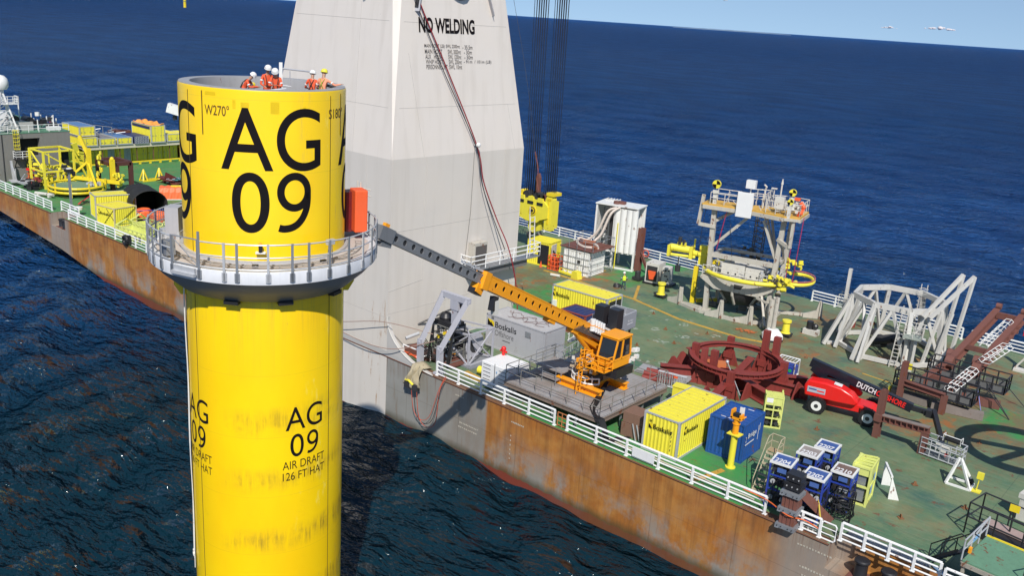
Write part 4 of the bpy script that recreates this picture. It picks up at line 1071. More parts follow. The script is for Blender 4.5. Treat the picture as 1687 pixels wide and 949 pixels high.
# ================================================================== BLUE EQUIPMENT RACKS
def blue_rack(loc, rz, label, num, H=2.35, W=1.15, D=1.25, top=None, G='blue framed equipment racks at the near edge'):
    t = thing('equipment_rack', label, 'rack', loc, rz, G); m = MB()
    for sx in (-1, 1):
        for sy in (-1, 1): m.box((sx*W/2, sy*D/2, H/2), (.09, .09, H))
    for z in (.06, H*.40, H*.72):
        for s in (-1, 1): m.box((0, s*D/2, z), (W, .06, .08)); m.box((s*W/2, 0, z), (.06, D, .08))
    m.build('frame', BLUF, t)
    m = MB()
    for s in (-1, 1): m.box((0, s*D/2, H), (W+.12, .10, .12)); m.box((s*W/2, 0, H+.002), (.10, D-.13, .118))
    m.build('top_frame', WHITE, t)
    m = MB(); m.bx(-W/2+.06, W/2-.06, -D/2+.06, D/2-.06, H-.03, H+.03); m.build('top_panel', top or flat('rack_top_blue', (.05, .10, .30), .5), t)
    text(num, (-W/2+.12, -D/2+.14, H+.03), (1, 0, 0), (0, 1, 0), .5, W-.28, INKW, t, bold=.03, off=.004)
    rg = random.Random(num); m = MB()
    for z in (H*.08, H*.43, H*.75):
        for i in range(3): m.box(((i-1)*.33, rg.uniform(-.2, .1), z+.25), (.27, .8, .40+.1*rg.random()))
    m.build('machinery', DARK, t)
    for z in (H*.16, H*.52):
        for i in range(3):
            m = MB(); m.tube(((i-1)*.33, -D/2-.02, z+.15), ((i-1)*.33, -D/2+.1, z+.15), .13, 12); m.build('gauge', BLKP if rg.random() < .4 else GALVL, t)
    m = MB(); m.box((.1, -D/2, H*.86), (.5, .05, .26)); m.box((W/2, 0, H*.88), (.03, .7, .24)); m.build('name_plate', flat('rack_panel_blue', (.07, .14, .38), .5), t)
    m = MB()
    for i in range(5):
        y = -D/2+.15+.22*i; m.path([(W/2+.06, y, H*.72), (W/2+.12, y+.03, H*.4), (W/2+.04, y, .1)], .022, 5)
    for i in range(3):
        x = -.3+.3*i; m.path([(x, -D/2-.05, H*.6), (x+.06, -D/2-.14, H*.35), (x, -D/2-.06, .12)], .022, 5)
    m.build('hoses', BLK, t)
    return t
blue_rack((-18.2, 46.35, 0), R_(8), 'blue and white equipment rack marked 2204, nearest to the rolling ladder', '2204', 2.75)
blue_rack((-17.75, 48.9, 0), R_(6), 'blue equipment rack marked 2203 with grey top, second row of the rack group', '2203', 2.6, top=flat('grey_top', (.30, .26, .24), .6))
blue_rack((-17.35, 50.5, 0), R_(6), 'blue equipment rack marked 2207, farthest back in the rack group', '2207', 2.6)
blue_rack((-16.25, 46.35, 0), R_(6), 'blue equipment rack marked 2202 with rows of round gauges, nearest the railing gate', '2202', 2.65)
blue_rack((-15.55, 48.75, 0), R_(6), 'blue equipment rack with brown top and dangling cables beside the lime rack', '2210', 2.35, top=flat('brown_top', (.17, .11, .09), .7))
t = thing('lime_rack', 'tall lime yellow steel service rack behind the blue equipment racks', 'rack', (-15.05, 50.6, 0), R_(8)); m = MB()
for sx in (-1, 1):
    for sy in (-1, 1): m.box((sx*.5, sy*.85, 1.25), (.12, .12, 2.5))
m.bx(.46, .5, -.8, .8, .3, 2.4); m.bx(-.5, .5, -.85, -.8, 1.9, 2.45); m.box((0, 0, 2.46), (1.1, 1.7, .06))
for z in (.08, 1.2, 2.4):
    for s in (-1, 1): m.box((0, s*.85, z), (1, .1, .12)); m.box((s*.5, 0, z), (.1, 1.7, .12))
for i in range(4): m.bar((-.5, -.6+i*.4, 2.52), (.5, -.7+i*.45, 2.6), .08)
m.bar((-.5, -.8, 2.5), (-.3, .2, 2.75), .12); m.build('frame', LIME, t)
m = MB(); m.box((.56, .2, 1.6), (.02, .35, .4)); m.box((.56, -.2, .9), (.02, .3, .5)); m.build('sign_plate', flat('plate_blue', (.25, .4, .6), .5), t)
m = MB(); m.bx(-.4, .3, -.7, .7, .2, 1.9); m.build('tank', GALV, t)
t = thing('hose_reel', 'black hose reel frame tangled with cables beside the blue racks', 'hose reel', (-14.9, 47.5, 0), R_(10)); m = MB()
m.rails([(-.5, -.4, 0), (.5, -.4, 0), (.5, .5, 0), (-.5, .5, 0)], 1.6, .035, (1, .6, .1), 1, closed=True); m.build('frame', BLKP, t)
m = MB()
for i in range(4): m.ring((0, 0, .5+.22*i), .38, .05, 18, 5)
for k in range(7): m.path([(.5*math.cos(k), .5*math.sin(k), .9), (.65*math.cos(k+.3), .6*math.sin(k+.3), .4), (.5*math.cos(k+.5)-.2, .5*math.sin(k+.5), .04)], .03, 5)
m.build('hose', BLK, t)
t = thing('bracket_frame', 'white triangular support frame beside the lime rack', 'frame', (-14.3, 52.7, 0), R_(-60))
m = MB(); m.box((0, 0, 1.45), (1.9, .12, .12)); m.box((-.9, 0, .7), (.12, .12, 1.4))
m.prism([(0, 0), (.62, 0), (0, 1.5)], 'x', .85, .95); m.prism([(0, 0), (.62, 0), (0, 1.5)], 'x', -.95, -.85); m.build('frame', WHITE, t)
# rolling step ladder
t = thing('rolling_ladder', 'cream warehouse step ladder on the green deck beside the blue racks', 'ladder', (-19.6, 48.0, 0), R_(-88)); m = MB()
def lad(m):
    for s in (-.38, .38):
        m.tube((1.5, s, 0), (0, s, 2.2), .035); m.tube((-.5, s, 0), (-.5, s, 2.2), .03); m.tube((-.5, s, 2.2), (0, s, 2.2), .03)
        m.path([(1.5, s, .1), (1.55, s, .9), (.2, s, 2.9), (0, s, 3.1), (-.5, s, 3.1), (-.5, s, 2.2)], .03, 6); m.tube((-.5, s, 2.65), (.15, s, 2.65), .025)
        m.tube((-.5, s, .1), (1.5, s, .1), .03)
    m.tube((-.5, -.38, 3.1), (-.5, .38, 3.1), .03); m.tube((-.5, -.38, 2.65), (-.5, .38, 2.65), .025)
lad(m); m.build('frame', paint('ladder_cream', (.42, .37, .25), .6, .12, .3), t)
for i in range(8):
    u = (i+.5)/8; m = MB(); m.box((1.5-1.5*u, 0, 2.2*u), (.26, .74, .04)); m.build('step', paint('ladder_cream', (.42, .37, .25)), t)
m = MB(); m.bx(-.5, .05, -.38, .38, 2.18, 2.22); m.build('top_platform', PLY, t)
# brown fender column at the deck edge
t = thing('fender_column', 'rusty brown stacked fender column with grey clamps and black top at the near edge', 'fender', (-16.95+.3, 44.35, 0), R_(2)); BR2 = paint('column_brown', (.19, .07, .05), .7, .3, .5)
for i in range(2):
    m = MB(); m.bx(-.42, .42, -.3, .5, .26+i*1.0, 1.0+i*1.0)
    for x in (-.22, 0.02, .24): m.bx(x, x+.05, -.34, -.3, .28+i*1.0, .98+i*1.0)
    m.build('column_block', BR2, t)
for i in range(3):
    m = MB(); m.bx(-.55, .55, -.46, .55, i*1.0, .24+i*1.0); m.bx(-.55, -.35, -.5, .4, -.03+i, .02+i); c = m.build('clamp', GALV, t)
    m = MB()
    for x in (-.42, -.2, .2, .42): m.tube((x, -.5, .12+i), (x, -.46, .12+i), .035, 6)
    m.build('bolt', DARK, c)
for i in range(2):
    m = MB(); m.box((0, .1, 2.55+.5*i), (.95-.1*i, .8-.05*i, .40)); c = m.build('black_block', BLKP, t)
    m = MB()
    for x in (-.3, .0, .3): m.tube((x, -.34, 2.55+.5*i), (x, -.29, 2.55+.5*i), .04, 6)
    m.build('bolt', GALVL, c)
m = MB(); m.bar((.3, .4, 2.1), (1.5, 2.2, .1), .35, .5); m.build('brace', BR2, t)
hang('rope', [(-19.6, 44.6, 1.0), (-18, 44.4, 1.02), (-16.6, 43.86, .95), (-15.8, 44.5, .7), (-15.0, 44.6, .5)], .035, flat('orange_rope', (.75, .14, .03), .7), 'orange rope lashed round the brown fender column to the railing', 'rope')
hang('strap', [(-16.0, 46.2, 1.9), (-15.4, 45.4, 1.0), (-15.0, 44.9, .6)], .045, flat('yellow_strap', (.55, .42, .05), .7), 'yellow strap slanting from the racks down to the railing', 'strap')
m = MB(); m.rails([(-16.2, 44.75, .02), (-15.1, 44.75, .02)], .75, .03, (1, .66, .3), .3); tag(m.build('small_barrier', WHITE2), 'low white rack of bars on the deck edge between fender column and gate', 'barrier')
def bollard(loc, label, G, s=1.0, mat=BLKP):
    t = thing('mooring_bollard', label, 'bollard', loc, 0, G); m = MB()
    m.lathe((0, 0, 0), [(.34*s, 0), (.30*s, .08), (.29*s, .75*s), (.36*s, .82*s), (.36*s, .90*s), (.3*s, .95*s), (.001, .96*s)], 20); m.build('drum', mat, t, True)
    m = MB(); m.box((0, 0, .02), (1.0*s, 1.0*s, .05)); m.build('base_plate', BRN, t)
GB = 'black bollards in the mooring recesses'
bollard((-12.6, 45.0, -1.5), 'black drum bollard in the lower right mooring recess, nearer the rungs', GB, 1.15)
bollard((-11.2, 45.0, -1.5), 'black drum bollard in the lower right mooring recess, cut by the frame bottom', GB, 1.15)
for i, xx in enumerate((-108.9, -108.3+.35, -107.4+.1)):
    bollard((xx, 45.0, -1.5), ['leftmost of the three black bollards in the left recess', 'middle one of the three black bollards in the left recess', 'rightmost of the three black bollards in the left recess'][i], GB, 1.0)
# brown crate near the platform hoses
t = thing('brown_crate', 'brown plywood crate stack on the green deck left of the yellow container', 'crate', (-28.9, 47.6, 0), R_(5)); m = MB()
CB = paint('crate_brown', (.20, .11, .075), .8, .05, .3)
m.bx(-.75, .75, -.7, .7, 0, .95); m.build('lower_crate', CB, t); m = MB(); m.bx(-.7, .72, -.65, .68, .98, 1.7); m.build('upper_crate', CB, t)
m = MB(); m.bar((.5, -.9, 0), (.1, -.78, 1.1), .06); m.bar((.8, -.9, 0), (.4, -.78, 1.1), .06); m.build('ladder_leg', GALVL, t)
# pipes, cables along the inside of the railing
G = 'pipes and cables lying along the near railing'
for k, (a, b, y, rr, mt, lb) in enumerate(((-31.5, -19.0, 45.35, .05, BLK, 'black hose lying along the inside of the near railing, nearest the edge'), (-30.5, -19.3, 45.6, .045, HOSE, 'pale hose lying just inboard of the black hose'), (-13.8, -9.6, 45.9, .22, GALV, 'grey steel pipe lying behind the lower right railing'), (-30, -21, 45.9, .03, flat('rope_red', (.4, .05, .04), .7), 'thin red hose lying behind the yellow container railing'))):
    m = MB(); m.path([(a+(b-a)*i/16, y+.06*math.sin(i*1.3+k), rr+.01) for i in range(17)], rr, 6); tag(m.build('deck_hose' if rr < .2 else 'steel_pipe', mt), lb, 'hose' if rr < .2 else 'pipe')
# ================================================================== ORANGE GANGWAY CRANE ON ITS RAISED PLATFORM
PZ = 1.5
t = thing('raised_platform', 'grey raised steel grating platform on legs carrying the orange crane', 'platform', (-34.3, 49.15, 0)); 
gm = N('grating'); c = gm.coord(); w1 = gm.new('ShaderNodeTexWave'); w1.inputs['Scale'].default_value = 1.2; w1.bands_direction = 'Y'; gm.link(c, w1.inputs[0])
GRM = gm.out(gm.mix(gm.math('MULTIPLY', gm.noise(c, .8, 5, .6, .4, .6), .6), gm.mix(gm.ramp(w1.outputs['Fac'], .0, .15), (.20, .19, .185), (.31, .305, .31)), (.20, .15, .12)), .7)
m = MB(); m.bx(-4.15, 4.1, -4.0, 4.15, PZ-.10, PZ); m.build('floor', GRM, t)
m = MB()
for y in (-4.0, -1.3, 1.4, 4.1): m.ibeam((-4.15, y, PZ-.25), (4.1, y, PZ-.25), .15, .28)
for x in (-4.15, 4.1): m.ibeam((x, -4, PZ-.26), (x, 4.1, PZ-.26), .15, .30)
m.build('edge_beam', paint('beam_rusty', (.20, .15, .12), .7, .35, .4), t)
for i, x in enumerate((-3.9, -1.9, .1, 2.1, 3.9)):
    for y in (-3.8, -1.2, 1.4, 3.9):
        m = MB(); m.box((x, y, (PZ-.4)/2), (.12, .12, PZ-.4)); m.build('leg', GALV, t)
m = MB()
m.rails([(-4.1, 4.1, PZ), (-4.1, -3.95, PZ), (4.05, -3.95, PZ), (4.05, 4.1, PZ), (1.2, 4.1, PZ)], 1.15, .028, (1, .55), 1.35); m.build('guard_rail', paint('old_rail', (.20, .19, .17), .6, .2, .3), t)
t = thing('step_platform', 'grey two-step work platform with rail on the left of the raised crane platform', 'steps', (-37.6, 48.6, PZ), R_(0))
m = MB(); m.bx(-.2, 2.2, -.9, 1.3, .72, .80); m.bx(-.2, 2.2, -1.5, -.9, .35, .42); m.build('tread', GRM, t)
m = MB()
for x in (-.1, 2.1):
    for y in (-.85, 1.2): m.box((x, y, .37), (.07, .07, .74))
m.rails([(-.2, -.9, .8), (-.2, 1.3, .8), (2.2, 1.3, .8)], 1.0, .025, (1, .5), 1.1); m.rails([(-.2, -1.6, .0), (2.2, -1.6, .0)], 1.3, .025, (1, .6), 1.2); m.build('frame', GALV, t)
# crane -----------------------------------------------------------
K = Vector((-33.9, 48.9, PZ)); TIP = Vector((-31.75, 27.5, 15.9)); 
t = thing('gangway_crane', 'orange pedestal crane with long boom reaching out to the yellow tower platform', 'crane', tuple(K))
m = MB(); m.ibeam((-1.9, -1.15, .27), (1.9, -1.15, .27), .5, .5, .05); m.build('base_beam', ORG, t)
m = MB(); m.ibeam((-1.9, 1.5, .27), (2.2, 1.5, .27), .5, .5, .05); m.build('base_beam', ORG, t)
m = MB(); m.ibeam((-.7, -1.1, .27), (-.7, 1.4, .27), .5, .46, .05); m.ibeam((.7, -1.1, .27), (.7, 1.4, .27), .5, .46, .05); m.box((0, .2, .56), (1.9, 1.9, .06)); m.build('base_beam', ORG, t)
m = MB(); m.cyl((0, .2, .56), .85, .5, 28); m.cyl((0, .2, 1.06), 1.0, .12, 28); m.build('slew_ring', BLKP, t, True)
m = MB()
for z in (.62, 1.02): m.ring((0, .2, z), 1.35, .06, 36, 6, R_(120), R_(330))
for i in range(11):
    a = R_(120+21*i); m.bar((1.35*math.cos(a), .2+1.35*math.sin(a), .62), (1.35*math.cos(a), .2+1.35*math.sin(a), 1.02), .07)
    if i % 3 == 0: m.bar((.8*math.cos(a), .2+.8*math.sin(a), 1.02), (1.35*math.cos(a), .2+1.35*math.sin(a), 1.02), .08)
m.build('ring_guard', WHITE, t)
m = MB(); m.box((0, .5, 1.6), (1.7, 2.2, .8)); m.box((0, 1.5, 2.3), (1.5, 1.2, 1.1)); m.prism([(-.6, 1.9), (1.9, 1.9), (2.1, 3.2), (1.5, 3.6), (.7, 3.3)], 'x', -.75, -.55); m.prism([(-.6, 1.9), (1.9, 1.9), (2.1, 3.2), (1.5, 3.6), (.7, 3.3)], 'x', .35, .55); m.build('slew_frame', ORG, t, False, .03)
m = MB(); rg = random.Random(4)
for i in range(26): m.box((rg.uniform(-1, .2), rg.uniform(-1.0, 1.6), rg.uniform(1.3, 2.2)), (rg.uniform(.15, .4), rg.uniform(.15, .5), rg.uniform(.1, .35)), rg.random())
m.build('hydraulics', paint('beige_machinery', (.42, .33, .22), .6, .1, .4), t)
m = MB()
for i in range(12): m.box((rg.uniform(-1, .6), rg.uniform(-.8, .6), rg.uniform(1.3, 2.6)), (.2, .3, .25), rg.random())
m.build('valve_block', WHITE2, t)
m = MB()
for i in range(9):
    a = rg.uniform(0, 6.28); m.path([(.5*math.cos(a)+.2, .3+.6*math.sin(a), 2.2), (.9*math.cos(a+.4)+.2, .3+.9*math.sin(a+.4), 1.7), (.7*math.cos(a+.6), .3+.8*math.sin(a+.6), 1.1)], .04, 5)
m.build('hydraulic_hose', BLK, t)
# boom: orange outer section, grey inner section
root = K+Vector((-.1, 1.9, 3.05)); tip = TIP; ax = (tip-root).normalized(); L = (tip-root).length
sidev = Vector((0, 0, 1)).cross(ax).normalized(); upv = ax.cross(sidev)
if upv.z < 0: upv = -upv
def bp(s_, u, v): return tuple(root+ax*s_+sidev*u+upv*v-K)
def boom(s0, s1, w_, h, mat, name, holes=0, hr=.13):
    m = MB(); t_ = .05
    for v in (-h/2, h/2): m.bar(bp(s0, 0, v), bp(s1, 0, v), w_, .07)
    k = holes
    # side plates with round holes
    for sgn in (-1, 1):
        n = k; P = (s1-s0)/n; u = sgn*(w_/2-.02)
        vs = []; fs = []
        for i in range(n):
            c0 = s0+P*(i+.5); ringp = [(c0+hr*math.cos(a), hr*math.sin(a)) for a in np.linspace(0, 2*math.pi, 17)[:-1]]
            sq = []
            for a in np.linspace(0, 2*math.pi, 17)[:-1]:
                ca, sa = math.cos(a), math.sin(a); q = max(abs(ca), abs(sa)); sq.append((c0+P/2*ca/q, h/2*sa/q))
            o = len(vs); vs += [bp(s_, u, v) for s_, v in ringp]+[bp(s_, u, v) for s_, v in sq]
            fs += [(o+j, o+(j+1) % 16, o+16+(j+1) % 16, o+16+j) for j in range(16)]
            o = len(vs); vs += [bp(s_, u-sgn*.05, v) for s_, v in ringp]; fs += [(o-32+j, o-32+(j+1) % 16, o+(j+1) % 16, o+j) for j in range(16)]
        m.add(vs, fs)
    q = m.build(name, mat, t); m = MB(); m.bar(bp(s0+.1, 0, 0), bp(s1-.1, 0, 0), w_*.55, h*.9); m.build('hole_shade_bar', BLKP, q); return q  # black bar added inside so the boom holes look shaded
LJ = L*.655
boom(.6, LJ, .62, .78, ORG, 'boom_section', 19, .15)
GB_ = paint('boom_grey', (.22, .23, .25), .45, .05, .3, .3)
boom(LJ-.3, L-.1, .36, .50, GB_, 'boom_section', 13, .15)
m = MB(); m.bar(bp(LJ-.5, 0, .0), bp(LJ+.05, 0, .0), .74, 1.0); m.bar(bp(LJ-.3, 0, -.6), bp(LJ+.35, 0, -.5), .5, .5); m.build('boom_collar', ORG, t)
m = MB(); m.bar(bp(LJ-.35, 0, -.75), bp(LJ+.5, 0, -.72), .4, .3); m.bar(bp(LJ-1.9, 0, -.55), bp(LJ-2.1, .0, -1.35), .35, .4); m.build('winch_guide', BLKP, t)
m = MB()
for i in range(12):
    s_ = LJ+.1+.16*i; m.bar(bp(s_, rg.uniform(-.2, .2), .36), bp(s_+.3, rg.uniform(-.25, .25), .5+.1*rg.random()), .05)
m.bar(bp(LJ+.1, 0, .45), bp(LJ+2.0, 0, .42), .25, .12); m.build('boom_cylinder', GALVL, t)
m = MB(); m.bar(bp(LJ-2, .05, -.75), bp(LJ-2.4, .05, -1.5), .28, .35); m.build('rope_sheave', WHITE2, t)
m = MB(); m.bar(bp(L-.9, 0, .0), bp(L+.1, 0, 0), .5, .66); m.bar(bp(L-1, 0, -.4), bp(L-.3, 0, -.5), .3, .25); m.build('boom_tip', GB_, t)
m = MB(); m.bar(bp(L-.5, 0, .42), bp(L-.2, 0, .42), .2, .18); m.build('tip_lamp', ORG, t)
m = MB(); m.bar(bp(.2, 0, -.9), bp(4.8, 0, -.52), .3, .34); m.tube(tuple(Vector((0, .4, 2.0))), bp(5.0, 0, -.5), .16, 12); m.build('lift_cylinder', ORG, t)
m = MB(); m.tube(bp(2.6, 0, -1.2), bp(5.0, 0, -.5), .09, 10); m.build('cylinder_rod', GALVL, t)
m = MB()
for s_ in (5.2, 8.5): m.bar(bp(s_-.4, 0, -.55), bp(s_+.4, 0, -.5), .5, .25)
m.build('pad_bracket', ORG, t)
m = MB(); m.bar(bp(-.8, 0, .1), bp(1.0, 0, 0), .7, .9); m.build('boom_heel', ORG, t)
m = MB(); m.bar(bp(-.3, -.1, .6), bp(1.5, -.1, .6), .5, .15); m.build('heel_cover', WHITE, t)
for i in range(5):
    m = MB(); p = Vector(bp(1.9+.38*i, .42, .15)); m.cyl((p.x, p.y, p.z-.1), .19, .75, 12); m.cyl((p.x, p.y, p.z-.14), .22, .08, 12); q = m.build('accumulator', WHITE, t, True)
    m = MB(); m.cyl((p.x, p.y, p.z+.22), .2, .07, 12); m.build('band', ORG, q)
m = MB()
for i in range(30):
    s_ = 1+i*.13; m.path([bp(s_, .32, -.2+.3*rg.random()), bp(s_+.5, .42, -.1), bp(s_+.9, .35, -.4)], .02, 4)
m.build('hydraulic_hose', paint('dark_hose', (.06, .05, .05), .6, 0, .1), t)
# cab
cx_, cy_, cz_ = 2.05, -.55, 2.3
cab_y0, cab_y1 = -1.35, .55
cab = MB()
poly = [(-1.0, 0), (.85, 0), (.85, 1.0), (.72, 2.05), (-.78, 2.05), (-1.15, .6)]     # (y, z) outline
m = MB(); m.prism([(-1.05, 0), (.85, 0), (.85, .62), (-1.15, .62)], 'x', 1.25, 2.6); m.build('cab_body', ORG, t, False, .03).location.z = cz_-.0
m = MB(); m.prism([(-1.10, .63), (.82, .63), (.70, 1.96), (-.75, 1.96)], 'x', 1.30, 2.55); m.build('cab_window', GLASS, t).location.z = cz_
m = MB()
for x in (1.27, 2.58):
    for (a, b) in (((-1.15, .6), (-.78, 2.0)), ((.85, .6), (.72, 2.0)), ((-.25, .6), (-.15, 2.0)), ((-1.15, .62), (.85, .62)), ((-.78, 2.0), (.72, 2.0))):
        m.bar((x, a[0], a[1]), (x, b[0], b[1]), .10, .10)
for y, z_ in ((-.78, 2.0), (.72, 2.0), (-1.15, .62), (.85, .62)): m.bar((1.25, y, z_), (2.6, y, z_), .10, .10)
m.bar((1.95, .86, .6), (1.95, .73, 2.0), .09, .08)
m.build('cab_frame', ORG, t).location.z = cz_
m = MB(); m.box((1.93, -.03, 2.10), (1.5, 1.7, .12)); m.build('cab_roof', ORG, t, False, .04).location.z = cz_
m = MB(); m.box((1.9, .1, .95), (.5, .5, .7)); m.build('operator_seat', flat('seat_red', (.35, .02, .02), .7), t).location.z = cz_
m = MB(); m.bx(.95, 2.5, -1.95, -1.15, cz_-.1, cz_-.03); m.bx(.7, 1.25, -1.9, .6, cz_-.1, cz_-.03); m.build('cab_step', ORG, t)
m = MB(); m.rails([(.9, -1.2, cz_-.05), (.9, -1.95, cz_-.05), (2.5, -1.95, cz_-.05), (2.6, -1.2, cz_-.05)], 1.0, .035, (1, .66, .33), .55); m.build('cab_rail', ORG, t)
m = MB()
for s in (0, .42): m.path([(.35+s*0, -1.55-s, .05), (.45, -1.5-s, cz_), (.45, -1.5-s, cz_+1.1)], .04, 6)
for i in range(13): m.tube((.36+.007*i, -1.55, .2+.25*i), (.36+.007*i, -1.97, .2+.25*i), .025)
for z_ in (1.3, 2.0, 2.7, 3.2): m.ring((.75, -1.75, z_), .38, .025, 12, 4, R_(0), R_(360))
m.build('cab_ladder', ORG, t)
m = MB(); 
for i in range(14): m.box((1.6+rg.uniform(-.5, 1.3), .95+rg.uniform(-.1, .25), cz_-.4+rg.uniform(0, 2.3)), (.25, .3, .25))
m.build('valve_block', WHITE, t)
m = MB(); m.box((1.9, .2, cz_-.45), (1.6, 2.0, .6)); m.build('cab_underframe', BLKP, t)
# counter platform with screen, black engine boxes
m = MB(); m.box((-.7, 2.7, 3.3), (2.2, 1.0, .5)); m.build('engine_frame', BLKP, t)
for x in (-1.3, -.1):
    m = MB(); m.box((x, 2.7, 4.4), (.8, .75, 1.45)); m.build('engine_box', BLKP, t, False, .03)
# umbilical hoses spilling over the platform edge
m = MB()
for k in range(6):
    o = (k-3)*.07; m.path([(1.0+o*.6, .8, .45), (1.4+o, -.3, .12), (2.0+o*1.2, -1.6+o*.5, .06+.03*k), (2.6+o*1.5, -2.9+.3*math.sin(k), .06), (3.3+o, -3.7, .06), (4.05+o*.5, -4.0+o, .1), (4.35+o*.4, -4.0+o, -.5), (4.5+o, -3.8+.3*o, -1.42), (4.9+o*2, -2.6+.2*k, -1.44)], .04, 6)
tag(m.build('umbilical_hose', BLK), 'bundle of black hoses running from the orange crane over the platform edge', 'hose').location = tuple(K)
# maintenance stairs with yellow dotted treads, left of the crane
t = thing('stair_ramp', 'grey access stair with yellow marks beside the orange crane', 'stairs', (-36.2, 50.3, PZ), R_(10)); m = MB()
for s in (-.45, .45):
    m.bar((1.6, s, 2.6), (-1.3, s, .1), .08, .28)
    m.rails([(1.6, s, 2.7), (-1.3, s, .2)], 1.0, .025, (1, .5), .8)
m.build('stringer', GALVL, t); m = MB()
for i in range(9): m.box((-1.2+.32*i, 0, .25+.28*i), (.28, .86, .04))
m.build('tread', GALV, t); m = MB()
for i in range(9):
    for s in (-.3, .1): m.sphere((-1.3+.32*i, s, .3+.28*i), .07, 6)
m.build('tread_mark', YELL, t)
# white screened gondola with worker
t = thing('work_basket', 'grey screened work basket on a stand behind the orange crane cab', 'work basket', (-35.3, 53.3, 4.35), R_(94)); m = MB()
m.bx(-1.5, 1.7, -.9, .9, 0, .07); m.build('floor', GALV, t)
m = MB(); m.bx(-1.3+.9, 1.7, -.93, -.90, .05, 1.25); m.bx(1.7, 1.73, -.9, .9, .05, 1.25); m.bx(-1.5, 1.7, .9, .93, .05, 1.2); m.build('screen_panel', paint('screen_grey', (.27, .28, .31), .6, 0, .15), t)
text('Bridge', (.5, -.932, .62), (1, 0, 0), (0, 0, 1), .20, .75, INKW, t); m = MB(); m.box((.85, -.938, .50), (.8, .006, .05)); m.build('lettering', INKW, t)
m = MB(); m.rails([(-1.5, -.9, 0), (1.7, -.9, 0), (1.7, .9, 0), (-1.5, .9, 0)], 1.3, .03, (1, .6), .8, closed=True)
m.tube((1.7, .9, 1.2), (1.7, .9, 1.9), .03); m.build('rail', GALVL, t); m = MB()
for x in (-1.2, 1.3):
    for y in (-.7, .7): m.box((x, y, -1.42), (.12, .12, 2.84))
m.bar((-1.2, -.7, -.3), (1.3, -.7, -2.0), .08); m.build('stand', BLKP, t)
person('person', 'worker in orange coverall and white helmet in the grey work basket above the crane', (-35.9, 52.9, 4.43), R_(-60), .25, ((.3, .1, -.3), (.3, .05, -.3)), trousers=COVR, harness=HB)
t = thing('access_stairs', 'white handrailed steps left of the grey work basket', 'stairs', (-37.2, 52.6, PZ+1.2), R_(5)); m = MB()
for y in (-.5, 0, .5):
    m.tube((-1.2, y, .0+.7), (.9, y, 2.5), .035); m.tube((-1.2, y, .2), (.9, y, 2.0), .035)
for i in range(6):
    x = -1.1+.38*i; m.tube((x, -.5, .2+.34*i), (x, -.5, .75+.34*i), .03); m.tube((x, .5, .2+.34*i), (x, .5, .75+.34*i), .03)
m.build('handrail', WHITE, t); m = MB()
for i in range(7): m.box((-1.1+.33*i, 0, .1+.3*i), (.3, .95, .04))
m.build('tread', GALV, t)
# ================================================================== LAUNCH FRAME, ROBOT CAGE, MID DECK CONTAINERS
LG2 = paint('frame_lavender_grey', (.42, .42, .47), .45, .03, .2)
t = thing('launch_frame', 'tall pale grey launch A-frame leaning at the deck edge beside the pedestal', 'A-frame', (-45.6, 45.3, 0)); 
AF = {}
for k, x, tx_ in (('l', -1.25, -.15), ('r', .85, 2.35)):
    m = MB(); m.bar((x, -.3, 0), (x, -.35, 2.0), .34, .42); m.box((x, -.3, .08), (.6, .8, .16)); m.build('lower_leg', LG2, t)
    m = MB(); m.bar((x, -.35, 1.9), (tx_, .8, 5.9), .30, .40); m.box((x, -.36, 1.95), (.4, .3, .5)); m.build('upper_leg', LG2, t)
    m = MB(); m.tube((x+.1, .35, .5), (x+.6, .35, 3.3), .09, 8); m.build('cylinder', BLKP, t)
m = MB(); m.bar((-.3, .82, 5.85), (2.5, .82, 5.85), .35, .42); m.build('cross_beam', LG2, t)
m = MB(); m.box((1.1, .95, 5.3), (.8, .6, .8)); m.box((1.1, .95, 4.4), (.55, .5, 1.3)); m.cyl((1.1, .95, 3.5), .22, .5, 12); m.build('docking_head', LG2, t)
m = MB(); m.tube((1.5, .9, 5.4), (1.1, 1.2, 3.7), .1, 8); m.tube((.6, .9, 5.6), (.8, 1.1, 3.9), .07, 8)
for i in range(6): m.path([(-1.1, -.1, 2.3-.2*i), (-.7, .2, 1.6-.2*i), (-.9, .6, .9-.1*i), (-.2, .9, .6)], .035, 5)
m.build('hose', BLK, t)
rg = random.Random(11)
t = thing('underwater_robot', 'cluttered black and yellow underwater robot in its frame under the launch frame', 'underwater robot', (-46.2, 47.3, 0), R_(0)); m = MB()
m.box((0, 0, 3.2), (1.9, 1.3, .35)); m.lathe((-.4, 0, 3.35), [(.48, 0), (.52, .2), (.36, .5), (.1, .6)], 14); m.build('float_block', BLKP, t, True)
m = MB()
for z in (.3, 1.1, 1.7, 2.3, 3.0):
    m.rails([(-1, -.7, z-.3), (1, -.7, z-.3), (1, .7, z-.3), (-1, .7, z-.3)], .3, .05, (1,), 2, posts=False, closed=True)
for x in (-1, 1):
    for y in (-.7, .7): m.box((x, y, 1.6), (.1, .1, 3.2))
m.build('frame', paint('robot_frame', (.16, .16, .15), .5, .1, .3), t)
for nm, mt, k in (('thruster', DARK, 16), ('sensor', GALVL, 16), ('float_unit', YEL, 7), ('lamp', WHITE2, 12), ('manipulator', ORG, 3)):
    m = MB()
    for i in range(k):
        p = (rg.uniform(-.95, .95), rg.uniform(-.75, -.3), rg.uniform(.4, 3.0))
        if rg.random() < .5: m.box(p, (rg.uniform(.12, .4), .25, rg.uniform(.1, .28)), rg.random()*.4)
        else: m.tube(p, (p[0]+rg.uniform(-.3, .3), p[1]+.2, p[2]), rg.uniform(.06, .13), 8)
    m.build(nm, mt, t)
m = MB()
